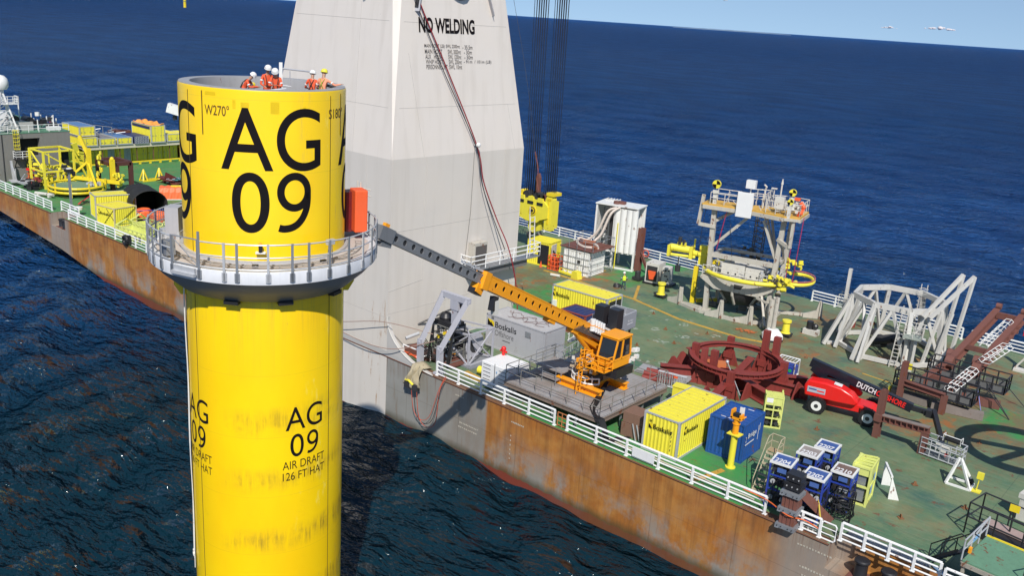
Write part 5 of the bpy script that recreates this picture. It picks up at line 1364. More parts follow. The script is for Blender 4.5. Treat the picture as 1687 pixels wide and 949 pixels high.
for i in range(14): m.path([(rg.uniform(-1, 1), -.75, rg.uniform(1.2, 3)), (rg.uniform(-1, 1), -.9, rg.uniform(.8, 2)), (rg.uniform(-1, 1), -.75, rg.uniform(.3, 1.5))], .025, 4)
m.build('cable', BLK, t)
m = MB(); m.box((.2, -.2, .2), (2.6, 1.8, .14)); m.build('skid', BRN, t)
t = thing('lattice_cradle', 'pale grey tube lattice cradle between the robot and the grey container', 'frame', (-45.9, 48.9, 0), R_(0)); m = MB()
P = {}
for i, x in enumerate((-1.7, 1.6)):
    for j, y in enumerate((-1.3, 1.4)):
        for k, z in enumerate((.1, 2.6 if i else 2.3)): P[i, j, k] = (x, y, z)
for a in P:
    for b in P:
        if a < b and sum(u != v for u, v in zip(a, b)) == 1: m.bar(P[a], P[b], .13)
for a, b in (((0, 0, 0), (1, 0, 1)), ((1, 0, 0), (0, 0, 1)), ((1, 0, 0), (1, 1, 1)), ((1, 1, 0), (1, 0, 1)), ((0, 0, 1), (1, 1, 1)), ((0, 1, 1), (1, 0, 1)), ((0, 0, 0), (0, 1, 1))): m.bar(P[a], P[b], .10)
m.build('tube_frame', LG2, t); m = MB(); m.tube((-.9, 0, 1.3), (.9, .2, 1.4), .75, 18); m.build('winch_drum', DARK, t, True); m = MB()
for s in (-.9, .9): m.tube((s-.04, .1*s, 1.3), (s+.04, .1*s, 1.3), 1.0, 20)
m.build('drum_flange', LG2, t); m = MB()
for i in range(12): m.box((rg.uniform(-1.3, 1.2), rg.uniform(-.9, 1.0), rg.uniform(.4, 2.6)), (.35, .3, .25), rg.random())
m.build('drive_unit', GALVL, t); m = MB(); m.box((0, 0, .05), (4.4, 3.2, .1)); m.build('skid', GALV, t)
t = thing('tarpaulin', 'sand coloured tarpaulin hanging over the hull edge below the launch frame', 'tarpaulin', (-46.3, 44.3, 0)); m = MB()
n1, n2 = 16, 14; vs = []
for i in range(n1):
    for j in range(n2):
        u, v = i/(n1-1), j/(n2-1); x = -.7+1.5*u+.18*math.sin(v*4+u*3)-.25*v
        bul = .12*math.sin(u*13+v*4)+.07*math.sin(u*23-v*9)
        if v < .3: y, z = .75-v/.3*.95, .32+.12*math.sin(u*6)
        else: w2 = (v-.3)/.7; y, z = -.22-.22*math.sin(w2*2.2)+bul, .30-w2*1.5-.25*math.sin(u*3.3)
        vs.append((x, y, z))
m.add(vs, [(i*n2+j, (i+1)*n2+j, (i+1)*n2+j+1, i*n2+j+1) for i in range(n1-1) for j in range(n2-1)])
o = m.build('sheet', TARP, t, True); md = o.modifiers.new('s', 'SOLIDIFY'); md.thickness = .03
m = MB(); m.path([(-.9, -.45, -.95), (-.4, -.55, -.85), (0, -.5, -1.1)], .09, 8); m.build('webbing_sling', YELL, t)
m = MB(); m.box((-.5, -.3, -1.25), (.95, .4, .55), .1); m.box((.1, -.3, -1.3), (.45, .45, .5), .3); m.build('rubber_fender', DARK, t)
for i, (a, b) in enumerate((((-46.6, -1.3), (-43.6, .3)), ((-46.3, -1.3), (-43.4, .1)), ((-46.0, -1.4), (-43.5, .2)))):
    q = 3.0+.18*i
    hang('hanging_hose', [(a[0], 43.9, a[1]), (a[0]+.35, 43.9, -q-.1), (a[0]+1.1, 43.95, -q-.7), (a[0]+2.0, 44.0, -q-.1), (b[0]-.25, 44.1, -.8), (b[0], 44.5, b[1])], .022, [flat('hose_red', (.55, .09, .04), .6), BLK, flat('hose_red', (.55, .09, .04), .6)][i], ['red hose looping lowest down the hull below the tarpaulin', 'black hose looping down the hull beside the red ones', 'red hose with the shallower loop below the tarpaulin'][i], 'hose')
t = thing('railing', 'short white railing with orange rope at the foot of the pedestal', 'railing', (-48.6, 45.0, 0)); m = MB()
m.rails([(-.2, 0, 0), (1.6, 0, 0), (1.6, 1.2, 0)], 1.15, .05, (1, .5), 1.7); m.build('rail', RAILW, t)
m = MB(); m.path([(-.2, -.05, .7), (.6, -.06, .55), (1.6, -.05, .75)], .04, 5); m.path([(-.2, -.07, .6), (.6, -.08, .72), (1.5, -.05, .5)], .04, 5); m.build('rope', ORGR, t)
t = thing('deck_litter', 'rusty steel box and straps at the foot of the launch frame', 'box', (-48.3, 46.6, 0)); m = MB(); m.box((0, 0, .3), (2.6, 1.4, .5)); m.build('box', BRN, t)
hang('mooring_line', [(-66, 43.9, 3.0), (-58, 43.6, 1.2), (-50, 43.9, 2.9), (-46, 45.4, 2.7)], .03, flat('faded_rope', (.33, .22, .18), .8), 'thin faded rope sagging along the pedestal side, upper one', 'rope')
hang('mooring_line', [(-66, 43.8, 2.1), (-56, 43.6, 1.0), (-49.5, 43.8, .9), (-45.6, 45.2, 2.3)], .035, flat('faded_rope', (.33, .22, .18), .8), 'thin faded red rope sagging along the pedestal side, lower one', 'rope')
# grey offshore container
c3 = container('workshop_container', 'long plain grey workshop container with a yellow and black emblem beside the pedestal', 6.1, 2.6, 2.8, GRYC, (-43.75, 53.5, 0), R_(0.5), LGREY, None, plain=True, roofmat=paint('roof_dusty', (.46, .45, .45), .6, .05, .3))
GX = -3.05
logo(c3, (GX+.95, -1.27, 1.80), (1, 0, 0), .50, flat('logo_black', (.02, .02, .025), .5), w_=2.25)
text('Offshore', (GX+.95, -1.27, 1.18), (1, 0, 0), (0, 0, 1), .46, 2.0, flat('logo_grey', (.17, .17, .18), .5), c3)
m = MB(); m.quad((GX+.12, -1.28, 1.85), (GX+.72, -1.28, 1.85), (GX+.72, -1.28, 2.3), (GX+.12, -1.28, 2.4)); m.build('emblem', flat('emblem_yellow', (.8, .6, .01)), c3)
m = MB(); m.quad((GX+.12, -1.286, 1.85), (GX+.72, -1.286, 1.85), (GX+.12, -1.286, 2.4)); m.build('emblem', INK, c3)
m = MB()
for i in range(4): m.box((GX+4.2+.12*i, -1.29, 2.1), (.06, .03, .42))
m.box((GX+4.38, -1.27, 2.1), (.56, .02, .5)); m.build('vent', GALV, c3)
m = MB(); m.box((GX+2.2, -1.27, .92), (.8, .012, .05)); m.build('small_stencil', INKG, c3)
m = MB(); m.bx(3.03, 3.08, -1.1, 1.1, .2, 2.6); m.build('door', GRYC, c3); 
m = MB()
for i in range(3): m.box((3.09, -.2, 1.5-.22*i), (.01, .5, .06))
m.build('stencil', INKG, c3)
m = MB()
for k in range(6):
    x0_ = rg.uniform(-2.9, 1.2); m.path([(x0_+.25*j, .6*math.sin(k+j*.55)+.25*rg.uniform(-1, 1), 2.83) for j in range(9)], .016, 4)
tag(m.build('loose_cable', paint('cable_brown', (.13, .05, .04), .7, 0, .2)), 'tangle of brown cables lying on the grey container roof', 'cable').location = (-43.75, 53.5, 0)
# white tarp shelter before the platform
t = thing('white_container', 'low white equipment container with sloping side between railing and grey container', 'container', (-39.9, 47.5, 0), 0); m = MB()
m.bx(-1.3, 1.3, -1.8, .5, 0.1, 2.0); m.build('body', WTARP, t, False, .05)
m = MB()
for i in range(5): m.box((-.75, -1.81, .7+.28*i), (.7, .02, .03)); m.box((.75, -1.81, .5+.3*i), (.7, .02, .03))
m.box((0, -1.81, 1.1), (.04, .02, 2.0)); m.build('louvre', DARK, t); m = MB(); m.box((.2, -1.82, 1.5), (.1, .03, .14)); m.build('sign_plate', flat('plate_blue', (.05, .1, .4), .5), t)
t = thing('red_valve', 'red fire hydrant valve on the white container roof corner', 'valve', (-40.9, 47.7, 2.0)); m = MB(); m.cyl((0, 0, 0), .12, .45, 10); m.sphere((0, 0, .5), .2, 10); m.tube((-.3, 0, .3), (.3, 0, .3), .09, 8); m.build('valve_body', RED, t, True)
t = thing('yellow_drum', 'small yellow drum on the deck left of the white container', 'drum', (-42.4, 47.1, 0)); m = MB(); m.tube((-.3, 0, .45), (.3, .1, .45), .3, 14); m.build('drum', YELL, t, True); m = MB(); m.tube((.3, .1, .45), (.36, .12, .45), .17, 12); m.build('drum_end', BLK, t)
t = thing('yellow_beam', 'ochre beam lying on the green deck under the launch frame lattice', 'beam', (-41.7, 46.2, 0), R_(-8)); m = MB(); m.box((0, 0, .15), (3.4, .35, .25)); m.build('beam', YS, t)
# mid deck: long yellow, small navy
c4 = container('shipping_container', 'long yellow shipping container in mid deck behind the orange boom', 6.06, 2.5, 2.6, YELL, (-46.15, 64.95, 0), R_(1.5), GALVL, '+x')
logo(c4, (-2.55, -1.26, 1.62), (1, 0, 0), .36, w_=1.5)
m = MB(); m.box((-2.6, -1.32, .9), (.4, .2, .6)); m.build('junction_box', WHITE, c4)
m = MB(); m.bx(3.06, 3.12, -.9, .9, .3, 2.3); m.build('opening_dark_panel', BLKP, c4)  # black panel over the door end stands for a dark opening
c5 = container('small_container', 'dark navy half-height container beside the long yellow one', 2.7, 2.2, 1.9, NAVY, (-44.1, 61.3, 0), R_(1), paint('navy_trim', (.28, .05, .04), .5, .2, .2), None)
# yellow workshop container, door open
t = container('workshop_container', 'yellow workshop container with an open white door, beside the hook block', 2.9, 2.5, 2.7, YELL, (-60.5, 76.3, .0), R_(8), YELL, None)
m = MB(); m.bx(.0, 1.3, -1.30, -1.24, .25, 2.4); m.build('opening_dark_panel', BLKP, t)  # black panel on the wall stands for the unlit inside of the doorway
m = MB(); m.box((1.58, -.62, 1.35), (.07, 1.2, 2.3), R_(6)); m.build('open_door', WHITE2, t)
m = MB()
for i in range(9): m.box((1.66, -.62+rg.uniform(-.4, .4), rg.uniform(.6, 2.2)), (.08, .18, .2), .1)
m.build('hung_tools', DARK, t)
t = thing('safety_cone', 'orange traffic cone in the doorway of the yellow workshop container', 'cone', (-59.6, 74.75, 0)); m = MB(); m.lathe((0, 0, 0), [(.001, .03), (.2, .03), (.19, .07), (.13, .08), (.03, .65), (.001, .66)], 12); m.build('cone', ORGR, t)
t = thing('orange_cage', 'orange gas bottle cage right of the yellow workshop container', 'cage', (-58.1, 75.3, 0), R_(8)); m = MB(); m.rails([(-.6, -.5, 0), (.6, -.5, 0), (.6, .5, 0), (-.6, .5, 0)], 1.5, .05, (1, .66, .33, .05), .4, closed=True); m.build('cage', ORGR, t); m = MB()
for x in (-.3, 0, .3): m.cyl((x, 0, .05), .13, 1.25, 10)
m.build('bottle', paint('dark_orange', (.4, .07, .03), .6, 0, .2), t)
# white container wrapped in scaffold
c6 = container('shipping_container', 'white container wrapped in scaffolding below a rusty working deck', 3.2, 3.2, 2.6, WHITE, (-55.6, 77.1, 0), R_(4), WHITE, None)
m = MB(); m.box((.4, -1.65, 1.5), (.35, .05, .3)); m.box((1.0, -1.64, .9), (.12, .04, .2)); m.build('vent', DARK, c6)
t = thing('scaffold', 'grey tube scaffold round the white container with rusty boards on top', 'scaffold', (-55.6, 77.4, 0), R_(4)); m = MB()
for x in (-2.0, -1.0, 0, 1.0, 2.0):
    for y in (-1.95, 2.2): m.tube((x, y, 0), (x, y, 3.9), .035, 6)
for z in (.5, 1.2, 1.9, 2.75, 3.8):
    for y in (-1.95, 2.2): m.tube((-2.1, y, z), (2.1, y, z), .03, 6)
    for x in (-2.0, 2.0): m.tube((x, -1.95, z), (x, 2.2, z), .03, 6)
m.build('scaffold_tube', GALV, t); m = MB()
for i in range(9): m.box((0, -1.8+.5*i, 2.82), (4.3, .44, .05))
m.build('board', BRN, t)
m = MB(); m.box((-.2, .8, 3.1), (1.3, .5, .3), .3); m.box((1.2, -.5, 3.0), (.8, .4, .2), -.4); m.build('rusty_part', paint('rusty_part', (.35, .12, .06), .8, .3, .3), t)
hang('fat_hose', [(-54.6, 80.9, 6.8), (-55.3, 80.2, 6.3), (-55.9, 79.6, 4.2), (-56.7, 79.0, 3.1), (-57.2, 78.2, 3.3), (-56.9, 77.4, 2.95), (-55.4, 76.6, 2.9), (-54.4, 77.0, 2.95)], .14, HOSE, 'pale fat hose running down from the white tower onto the scaffold deck, left one', 'hose')
hang('fat_hose', [(-54.2, 80.9, 6.9), (-54.7, 80.0, 6.2), (-55.2, 79.3, 4.0), (-55.6, 78.6, 3.1), (-54.6, 77.9, 2.95), (-54.0, 77.2, 2.95)], .14, HOSE, 'pale fat hose running down from the white tower onto the scaffold deck, right one', 'hose')
t = thing('yellow_skid', 'low yellow steel skid with a triangular end in front of the scaffold', 'skid', (-55.6, 74.5, 0), R_(-6)); m = MB(); m.box((0, 0, .2), (2.6, .3, .2)); m.prism([(.7, 0), (1.7, 0), (1.5, .8), (.9, .8)], 'y', -.35, .35); m.rails([(-1.3, 0, 0), (.5, 0, 0)], .6, .04, (1,), .6); m.build('skid', YELL, t)
t = thing('gas_cylinder', 'small white cylinder lying on deck near the yellow skid', 'cylinder', (-56.2, 72.9, 0)); m = MB(); m.tube((-.5, 0, .16), (.5, .3, .16), .15, 12); m.build('cylinder', WHITE2, t, True)
# white upright winch tower
t = thing('hose_tower', 'tall white box tower of upright cylinders standing at the far deck edge', 'equipment tower', (-54.9, 82.2, 0), R_(14)); m = MB(); W = 4.7; H = 7.0
for x in (-W/2, -.2, W/2):
    for y in (-1.2, 1.2): m.box((x, y, H/2), (.2, .2, H))
m.box((0, 0, H), (W+.3, 2.8, .12))
for z in (.1, 1.9): m.box((0, -1.2, z), (W, .15, .2)); m.box((W/2, 0, z), (.15, 2.4, .2)); m.box((-W/2, 0, z), (.15, 2.4, .2))
m.prism([(-W/2, 0), (-W/2+.05, 0), (-W/2+.05, H), (-W/2, H)], 'y', -1.2, 1.2); m.bx(-W/2, W/2, 1.15, 1.22, 1.9, H)
m.build('frame', WHITE, t)
for i, x in enumerate((.05, .75, 1.45, 2.05)):
    m = MB(); m.cyl((x, -1.05, 1.95), .38, H-2.2, 20); m.build('upright_cylinder', WHITE, t, True)
m = MB()
for i in range(14): m.box((-1.2, -1.2, 1.0+.42*i), (.5, .06, .08))
for x in (-1.5, -.95): m.box((x, -1.2, H/2), (.06, .06, H-.6))
m.box((-.65, -.4, 4.2), (.5, .8, 5)); m.build('ladder_rack', DARK, t)
m = MB(); m.tube((.35, -1.5, .1), (.35, -1.5, 5.2), .06, 8); m.build('yellow_pipe', YELL, t)
m = MB(); m.cyl((-.4, -.5, H), .35, .35, 14); m.box((.1, -.2, H+.2), (.8, .6, .3)); m.build('top_reel', BRN, t)
m = MB()
for i in range(5): m.box((-W/2+.3+.35*i, .9, H+.15), (.06, .9, .25))
m.build('roof_fin', WHITE, t)
t = thing('steel_beam', 'brown steel column with a diagonal strut standing right of the white tower', 'steel column', (-52.1, 82.3, 0)); m = MB(); m.ibeam((0, 0, 0), (.1, 0, 4.9), .6, .6, .08); m.ibeam((.2, 0, 2.2), (1.5, .0, 0), .25, .25, .05); m.build('column', BRN, t)
t = thing('life_ring', 'orange and white life ring on the far railing behind the brown column', 'life ring', (-54.6, 87.75, .65)); m = MB(); q = []; 
m.path([(.38*math.cos(a), 0, .38*math.sin(a)) for a in np.linspace(0, 2*math.pi, 20)[:-1]], .08, 8, True); m.build('ring', flat('ring_red', (.6, .12, .08), .5), t, True)
t = thing('machine_box', 'light grey machine box with an orange drum bag near the far railing', 'machine', (-48.0, 80.0, 0), R_(10)); m = MB(); m.bx(-1.1, .35, -.9, .9, .2, 2.3); m.build('housing', WHITE2, t)
m = MB(); m.bx(-.95, .2, -.95, -.9, .4, 2.0); m.build('opening_dark_panel', DARK, t); m = MB(); m.prism([(-.75, 1.5), (.1, 1.5), (-.05, .65), (-.55, .6)], 'y', -1.1, -.92); m.build('orange_bag', ORGR, t)  # dark front panel stands for the unlit inside of the housing
m = MB(); m.bx(.7, 1.5, -.8, .3, .3, 2.1); m.build('control_panel', WHITE2, t); m = MB(); m.box((.2, 0, .12), (3.0, 2.0, .2))
for i in range(8): m.box((1.1+rg.uniform(-.3, .3), -.85, .6+rg.random()*1.3), (.12, .08, .12))
m.build('skid', BLKP, t)
t = thing('small_pump', 'little black pump unit on deck left of the grey machine box', 'pump', (-50.0, 79.2, 0)); m = MB(); m.box((0, 0, .25), (.9, .7, .3)); m.cyl((0, 0, .4), .3, .5, 12); m.ring((0, 0, .95), .3, .05, 14); m.build('pump', DARK, t)
t = thing('oil_drum', 'dark coiled hose on deck at the feet of the deck worker', 'hose coil', (-49.9, 75.3, 0)); m = MB()
for i in range(4): m.ring((0, 0, .06+.08*i), .32, .045, 18)
m.build('coil', DARK, t)
person('person', 'deck worker in hi-vis yellow vest, dark trousers and white helmet walking alone', (-49.0, 75.2, 0), R_(150), .08, ((.1, .12, -.48), (.12, .15, -.45)), cloth=flat('dark_shirt', (.06, .07, .08), .8), vest=HIVIS, trousers=JEAN, step=.16)
# ---- hook block on its wires
t = thing('hook_block', 'huge yellow crane hook block hanging in front of the far railing', 'hook block', (-64.6, 79.6, 0)); m = MB()
m.prism([(-2.6, 4.9), (-2.4, 5.6), (-1.2, 6.15), (1.4, 6.15), (2.1, 5.6), (2.1, 4.3), (1.0, 3.9), (.6, 3.55), (-1.0, 3.55), (-2.6, 4.0)], 'y', -.7, .7); m.build('cheek_plate', YELL, t)
m = MB(); m.prism([(.0, 0), (1.0, 0), (1.05, 3.6), (.8, 4.1), (.3, 4.1), (0, 3.5)], 'y', -.35, .35); m.prism([(.1, .2), (.9, .2), (.9, 3.3), (.1, 3.3)], 'y', .45, 1.0); o = m.build('side_arm', YELL, t); o.location = (1.55, -.2, 2.9)
m = MB(); m.box((2.2, .1, 7.05), (1.0, 1.5, .35)); m.box((2.05, -.57, 5.0), (.22, .05, 2.8)); m.box((2.05, -.57, 6.5), (.6, .05, .3)); m.build('arm_cap', YEL, t)
m = MB(); m.tube((-.1, -.72, 4.85), (-.1, -.78, 4.85), .55, 24); m.tube((-.1, -.78, 4.85), (-.1, -.84, 4.85), .3, 20); m.build('boss', YEL, t)
m = MB(); m.tube((-.1, -.845, 4.85), (-.1, -.86, 4.85), .2, 16); m.tube((-.1, -.775, 4.85), (-.1, -.79, 4.85), .42, 20); m.build('boss_ring', BLKP, t)
for x in (-1.9, -.5, .9):
    m = MB(); m.box((x, -.72, 5.75), (.85, .12, .32)); m.build('slot', BLKP, t)
    m = MB(); m.prism([(-.45, 0), (.45, 0), (.35, .5), (-.35, .5)], 'y', -.72, -.1); o = m.build('guard', YELL, t); o.location = (x, 0, 5.9)
for x in (-2.2, -1.4, .2, .9, 1.5):
    m = MB(); m.tube((x, -.5, 6.45), (x, .5, 6.45), .5, 18); m.build('sheave', [DARK, BRN, DARK, YEL, DARK][int(x) % 5], t)
m = MB(); m.prism([(-.7, 2.2), (-.1, 2.2), (.1, 3.0), (-.05, 3.9), (-.9, 3.9), (-1.0, 3.0)], 'y', -.3, .3); m.tube((-.5, -.35, 3.2), (-.5, .35, 3.2), .35, 16); m.build('hook_shank', YELL, t)
m = MB(); m.prism([(.2, 2.4), (.8, 2.6), (.9, 3.4), (.5, 3.9), (.1, 3.6)], 'y', -.2, .3); m.build('latch', YELL, t)
m = MB(); m.path([(-.4, 0, 2.3), (-1.0, 0, 1.7), (-.9, 0, .9), (0, 0, .6), (.9, 0, .9), (1.0, 0, 1.6), (.4, 0, 2.2)], .33, 10); m.build('hook', DARK, t, True)
m = MB(); m.prism([(-.25, 6.2), (.25, 6.2), (.2, 8.6), (0, 9.1), (-.2, 8.6)], 'y', -.3, .1); m.build('guide_plate', BRN, t)
t = thing('hoist_wires', 'two dense groups of dark steel hoist wires rising out of the frame', 'wire ropes', (-64.6, 79.6, 0)); 
for grp, xs in ((0, np.linspace(-1.9, -.2, 17)), (1, np.linspace(.95, 2.55, 17))):
    for i, x in enumerate(xs):
        m = MB(); y = (-.18, .0, .18)[i % 3]; m.tube((x, y, 6.4), (x-.45+.05*(i % 3), y*1.6, 34), .036, 5); m.build('wire', ROPE, t)
hang('tag_line', [(-64.5, 79.0, 7.2), (-64.8, 78.5, 12.2), (-65.86, 78.5, 16.8), (-67.3, 78.5, 21.9), (-69.2, 78.5, 27.7), (-70.5, 78.5, 32)], .02, flat('dark_line', (.05, .05, .06), .6), 'thin dark tag line between hook block and pedestal rising out of frame', 'rope')
hang('hook_chain', [(-63.7, 78.5, 7.3), (-64.1, 78.5, 8.6), (-64.0, 78.5, 9.6), (-64.6, 78.5, 11.6)], .06, paint('chain_brown', (.2, .06, .04), .7, .2, .3), 'short reddish pennant line hanging between the hoist wires', 'rope')
hang('red_hose', [(-51.3, 46.6, 29.5), (-51.2, 47.65, 26.68), (-50.6, 50.14, 21.91), (-49.75, 53.11, 15.85), (-49.6, 53.99, 12.87), (-49.2, 55.36, 9.76), (-48.4, 56.23, 7.2), (-48.0, 57.02, 3.96), (-47.7, 57.3, .1)], .05, flat('hose_dark_red', (.27, .012, .02), .5), 'long dark red hose hanging across the pedestal past the words', 'hose')
hang('black_cable', [(-51.35, 46.2, 29.5), (-51.2, 47.29, 26.66), (-50.6, 49.69, 21.91), (-49.75, 52.97, 15.86), (-49.5, 53.85, 12.4), (-48.6, 56.0, 7.08)], .035, BLK, 'black cable hanging beside the dark red hose on the pedestal', 'cable')
# ================================================================== GANTRY TOWER WITH YELLOW CHUTE RING
rg = random.Random(21)
t = thing('gantry_tower', 'tall cream equipment gantry with a yellow tube ring and railed yellow top deck', 'gantry', (-37.4, 78.0, 0), R_(12))
def LT(x, y, z=0):  # world -> tower local
    a = -R_(12); dx, dy = x+37.4, y-78.0
    return (dx*math.cos(a)-dy*math.sin(a), dx*math.sin(a)+dy*math.cos(a), z)
H = 10.3
cols = {'fl': (-2.9, -1.6), 'fr': (2.9, -1.6), 'br': (2.9, 2.0), 'bl': (-2.9, 2.0)}
for k, (x, y) in cols.items():
    m = MB(); f = -.35 if 'l' in k else .35
    if k in ('fl', 'fr', 'br'): m.bar((x, y, 0), (x+f, y, H), .42, .46)
    else: m.bar((x, y, 0), (x, y, 4.2), .3, .34)
    m.box((x, y, .1), (.9, .9, .2)); m.build('column', CREAM, t)
m = MB()   # cross beams and braces
m.bar((-3, -1.6, 5.6), (3.1, -1.6, 5.6), .35, .42); m.bar((-3, 2.0, 5.5), (3.1, 2.0, 5.5), .3, .3); m.bar((-2.9, -1.6, 5.5), (-2.9, 2.0, 5.5), .3, .3); m.bar((3, -1.6, 5.5), (3, 2, 5.5), .3, .3)
m.bar((-3.1, -1.6, 6.3), (.2, -1.6, 9.9), .22, .26); m.bar((3.1, -1.6, 5.8), (1.4, -1.6, 9.6), .2, .2); m.bar((3.1, -1.6, 5.8), (.8, 1.6, 9.7), .16, .16)
m.bar((3.05, 2.0, 5.0), (3.15, -1.5, 8.9), .18, .18); m.bar((2.95, -1.5, 6.4), (1.2, 2.0, 9.6), .2, .2); m.bar((-3.1, -1.5, 8.8), (-1.5, -.3, 9.9), .2, .26)
m.build('brace', CREAM, t)
m = MB(); m.bx(-3.6, 3.4, -2.2, 2.4, 3.35, 3.6); m.prism([(-3.6, 3.35), (-2.2, 2.5), (2.0, 2.5), (3.4, 3.35)], 'y', -2.2, -2.05); m.build('lower_deck', CREAM, t)
m = MB(); m.bx(-1.9, .3, -1.5, .6, 3.6, 5.0); m.bx(.36, 2.0, -1.4, .6, 3.6, 4.9); m.bx(-1.7, -.9, -1.0, -.3, 5.0, 5.35); c = m.build('generator_box', WHITE2, t)
m = MB()
for x in (-1.2, -.5, .9, 1.5): m.box((x, -1.52 if x < .3 else -1.42, 4.1), (.14, .03, .16))
m.box((1.85, -1.42, 4.5), (.25, .03, .12)); m.build('vent', DARK, c)
m = MB(); m.rails([(-3.5, -2.1, 3.6), (3.3, -2.1, 3.6), (3.3, 2.3, 3.6)], 1.0, .035, (1, .5), 1.3); m.build('deck_rail', WHITE2, t)
m = MB()
for i in range(22): m.box((rg.uniform(1.9, 3.1), rg.uniform(-1.9, .4), rg.uniform(3.6, 4.9)), (.2, .3, rg.uniform(.2, .6)), rg.random())
for i in range(10): m.box((rg.uniform(-3.3, -2.2), rg.uniform(-1.9, .4), rg.uniform(3.6, 4.6)), (.2, .3, rg.uniform(.2, .6)), rg.random())
m.build('deck_machinery', GALVL, t)
# conical funnel under the deck
m = MB(); m.lathe((0, 0, 0), [(2.3, 3.3), (2.1, 2.2), (1.4, 1.2), (.9, 1.0)], 22); m.build('funnel', DARK, t, True)
m = MB()
for i in range(46):
    p = (rg.uniform(-2.8, 2.8), rg.uniform(-1.7, 1.9), rg.uniform(.2, 3.2))
    if i % 2: m.box(p, (rg.uniform(.2, .9), .3, rg.uniform(.1, .5)), rg.random())
    else: m.tube(p, (p[0]+rg.uniform(-1, 1), p[1]+rg.uniform(-.5, .5), p[2]+rg.uniform(-.8, .8)), .06, 6)
m.build('under_shade_machinery', paint('under_shade_grey', (.12, .12, .12), .6, .1, .3), t)  # added clutter, coloured dark to stand for the shade under the deck
m = MB()
for i in range(40):
    p = (rg.uniform(-3.4, 3.4), rg.uniform(-2.0, 2.0), rg.uniform(3.7, 5.3)); m.tube(p, (p[0]+rg.uniform(-.9, .9), p[1]+rg.uniform(-.3, .3), p[2]+rg.uniform(-.8, .6)), .045, 6)
for i in range(26):
    p = (rg.uniform(-3.2, 4.2), rg.uniform(-2.2, .2), H+rg.uniform(.3, 1.5)); m.tube(p, (p[0]+rg.uniform(-.5, .5), p[1], p[2]-rg.uniform(.1, .9)), .04, 5)
m.build('pipework', GALVL, t)
for a in range(6):
    m = MB(); r_ = R_(60*a+20); m.path([(2.4*math.cos(r_), 2.4*math.sin(r_), 3.3), (2.2*math.cos(r_), 2.2*math.sin(r_), 2.2), (1.5*math.cos(r_), 1.5*math.sin(r_), 1.2)], .14, 6); m.build('funnel_rib', CREAM, t)
# base: octagonal kerb with outrigger feet
m = MB()
ft = [(-3.2, -2.6), (0.4, -3.1), (3.0, -2.3), (3.3, 2.4), (0, 3.0), (-3.4, 2.4)]
for a, b in zip(ft, ft[1:]+ft[:1]): m.bar((*a, .18), (*b, .18), .28, .32)
m.bar((-6.0, -1.2, .15), (-3.2, -2.6, .15), .2, .28); m.bar((-2.9, -1.6, .2), (-6.0, -1.2, .2), .2, .28); m.bar((3.2, 2.3, .2), (6.3, 3.4, .2), .2, .3)
m.build('base_ring', CREAM, t)
for (x, y, rz) in ((-6.1, -1.2, -20), (-1.6, -3.0, 0), (6.2, 3.2, 20), (3.3, -2.5, 60), (1.2, -3.0, 0)):
    m = MB(); m.prism([(-.9, 0), (.9, 0), (.75, 1.7), (.45, 1.8), (.25, .8), (-.5, .5), (-.9, .4)], 'y', -.09, .09); m.box((.6, 0, .9), (.12, .5, 1.7)); o = m.build('foot_bracket', CREAM, t); o.location = (x, y, 0); o.rotation_euler = (0, 0, R_(rz))
m = MB(); m.bar((2.8, -2.2, .2), (3.9, -3.6, 3.2), .26, .3); m.bar((2.2, -1.9, 2.9), (3.4, -4.0, .4), .2, .2); m.bar((1.9, -2.1, 2.4), (3.9, -3.2, 2.2), .18, .18)
m.cyl((3.7, -3.7, .2), .28, 2.8, 12); m.build('stair_tower', CREAM, t); m = MB(); m.cyl((4.0, -3.3, 2.0), .3, .8, 12); m.cyl((4.0, -3.3, 3.0), .26, .5, 12); m.build('black_joint', BLKP, t)
# yellow chute ring
m = MB(); m.ring((.4, .2, 4.0), 4.35, .20, 46, 10, R_(168), R_(358), 3.5); m.ring((.4, .2, 4.15), 4.35, .17, 30, 8, R_(40), R_(160), 3.5); m.build('tube_ring', YELL, t, True)
m = MB(); m.ring((4.6, 1.2, 4.0), 1.5, .17, 30, 8, R_(-95), R_(120), 2.1); m.build('tube_ring', YELL, t, True)
m = MB(); m.ring((4.6, 1.2, 4.28), 1.6, .05, 30, 6, R_(-95), R_(120), 2.2); m.build('red_lashing', paint('lash_red', (.5, .12, .10), .7, 0, .3), t)
def ymach(cx, cy, cz, s, k, seed):
    g = random.Random(seed); m = MB()
    for i in range(k):
        p = (cx+g.uniform(-1, 1)*s, cy+g.uniform(-.6, .6)*s, cz+g.uniform(-.6, .6)*s)
        if g.random() < .55: m.box(p, (g.uniform(.2, .6)*s, g.uniform(.2, .5)*s, g.uniform(.15, .5)*s), g.random())
        else: m.tube(p, (p[0]+g.uniform(-.8, .8)*s, p[1], p[2]+g.uniform(-.4, .4)*s), .09*s+.03, 8)
    return m
ymach(3.6, -1.9, 4.1, .95, 30, 3).build('yellow_roller_unit', YELL, t)
m = MB()
for i in range(24): m.tube((3.6+rg.uniform(-.8, .8), -2.6, 4.2+rg.uniform(-.5, .5)), (3.6+rg.uniform(-.8, .8), -2.3, 4.2+rg.uniform(-.6, .6)), .04, 5)
m.build('hose', DARK, t)
ymach(3.9, 2.3, 5.2, .75, 20, 8).build('yellow_roller_unit', YELL, t)
ymach(-4.0, .3, 4.6, .55, 12, 9).build('yellow_roller_unit', YELL, t)
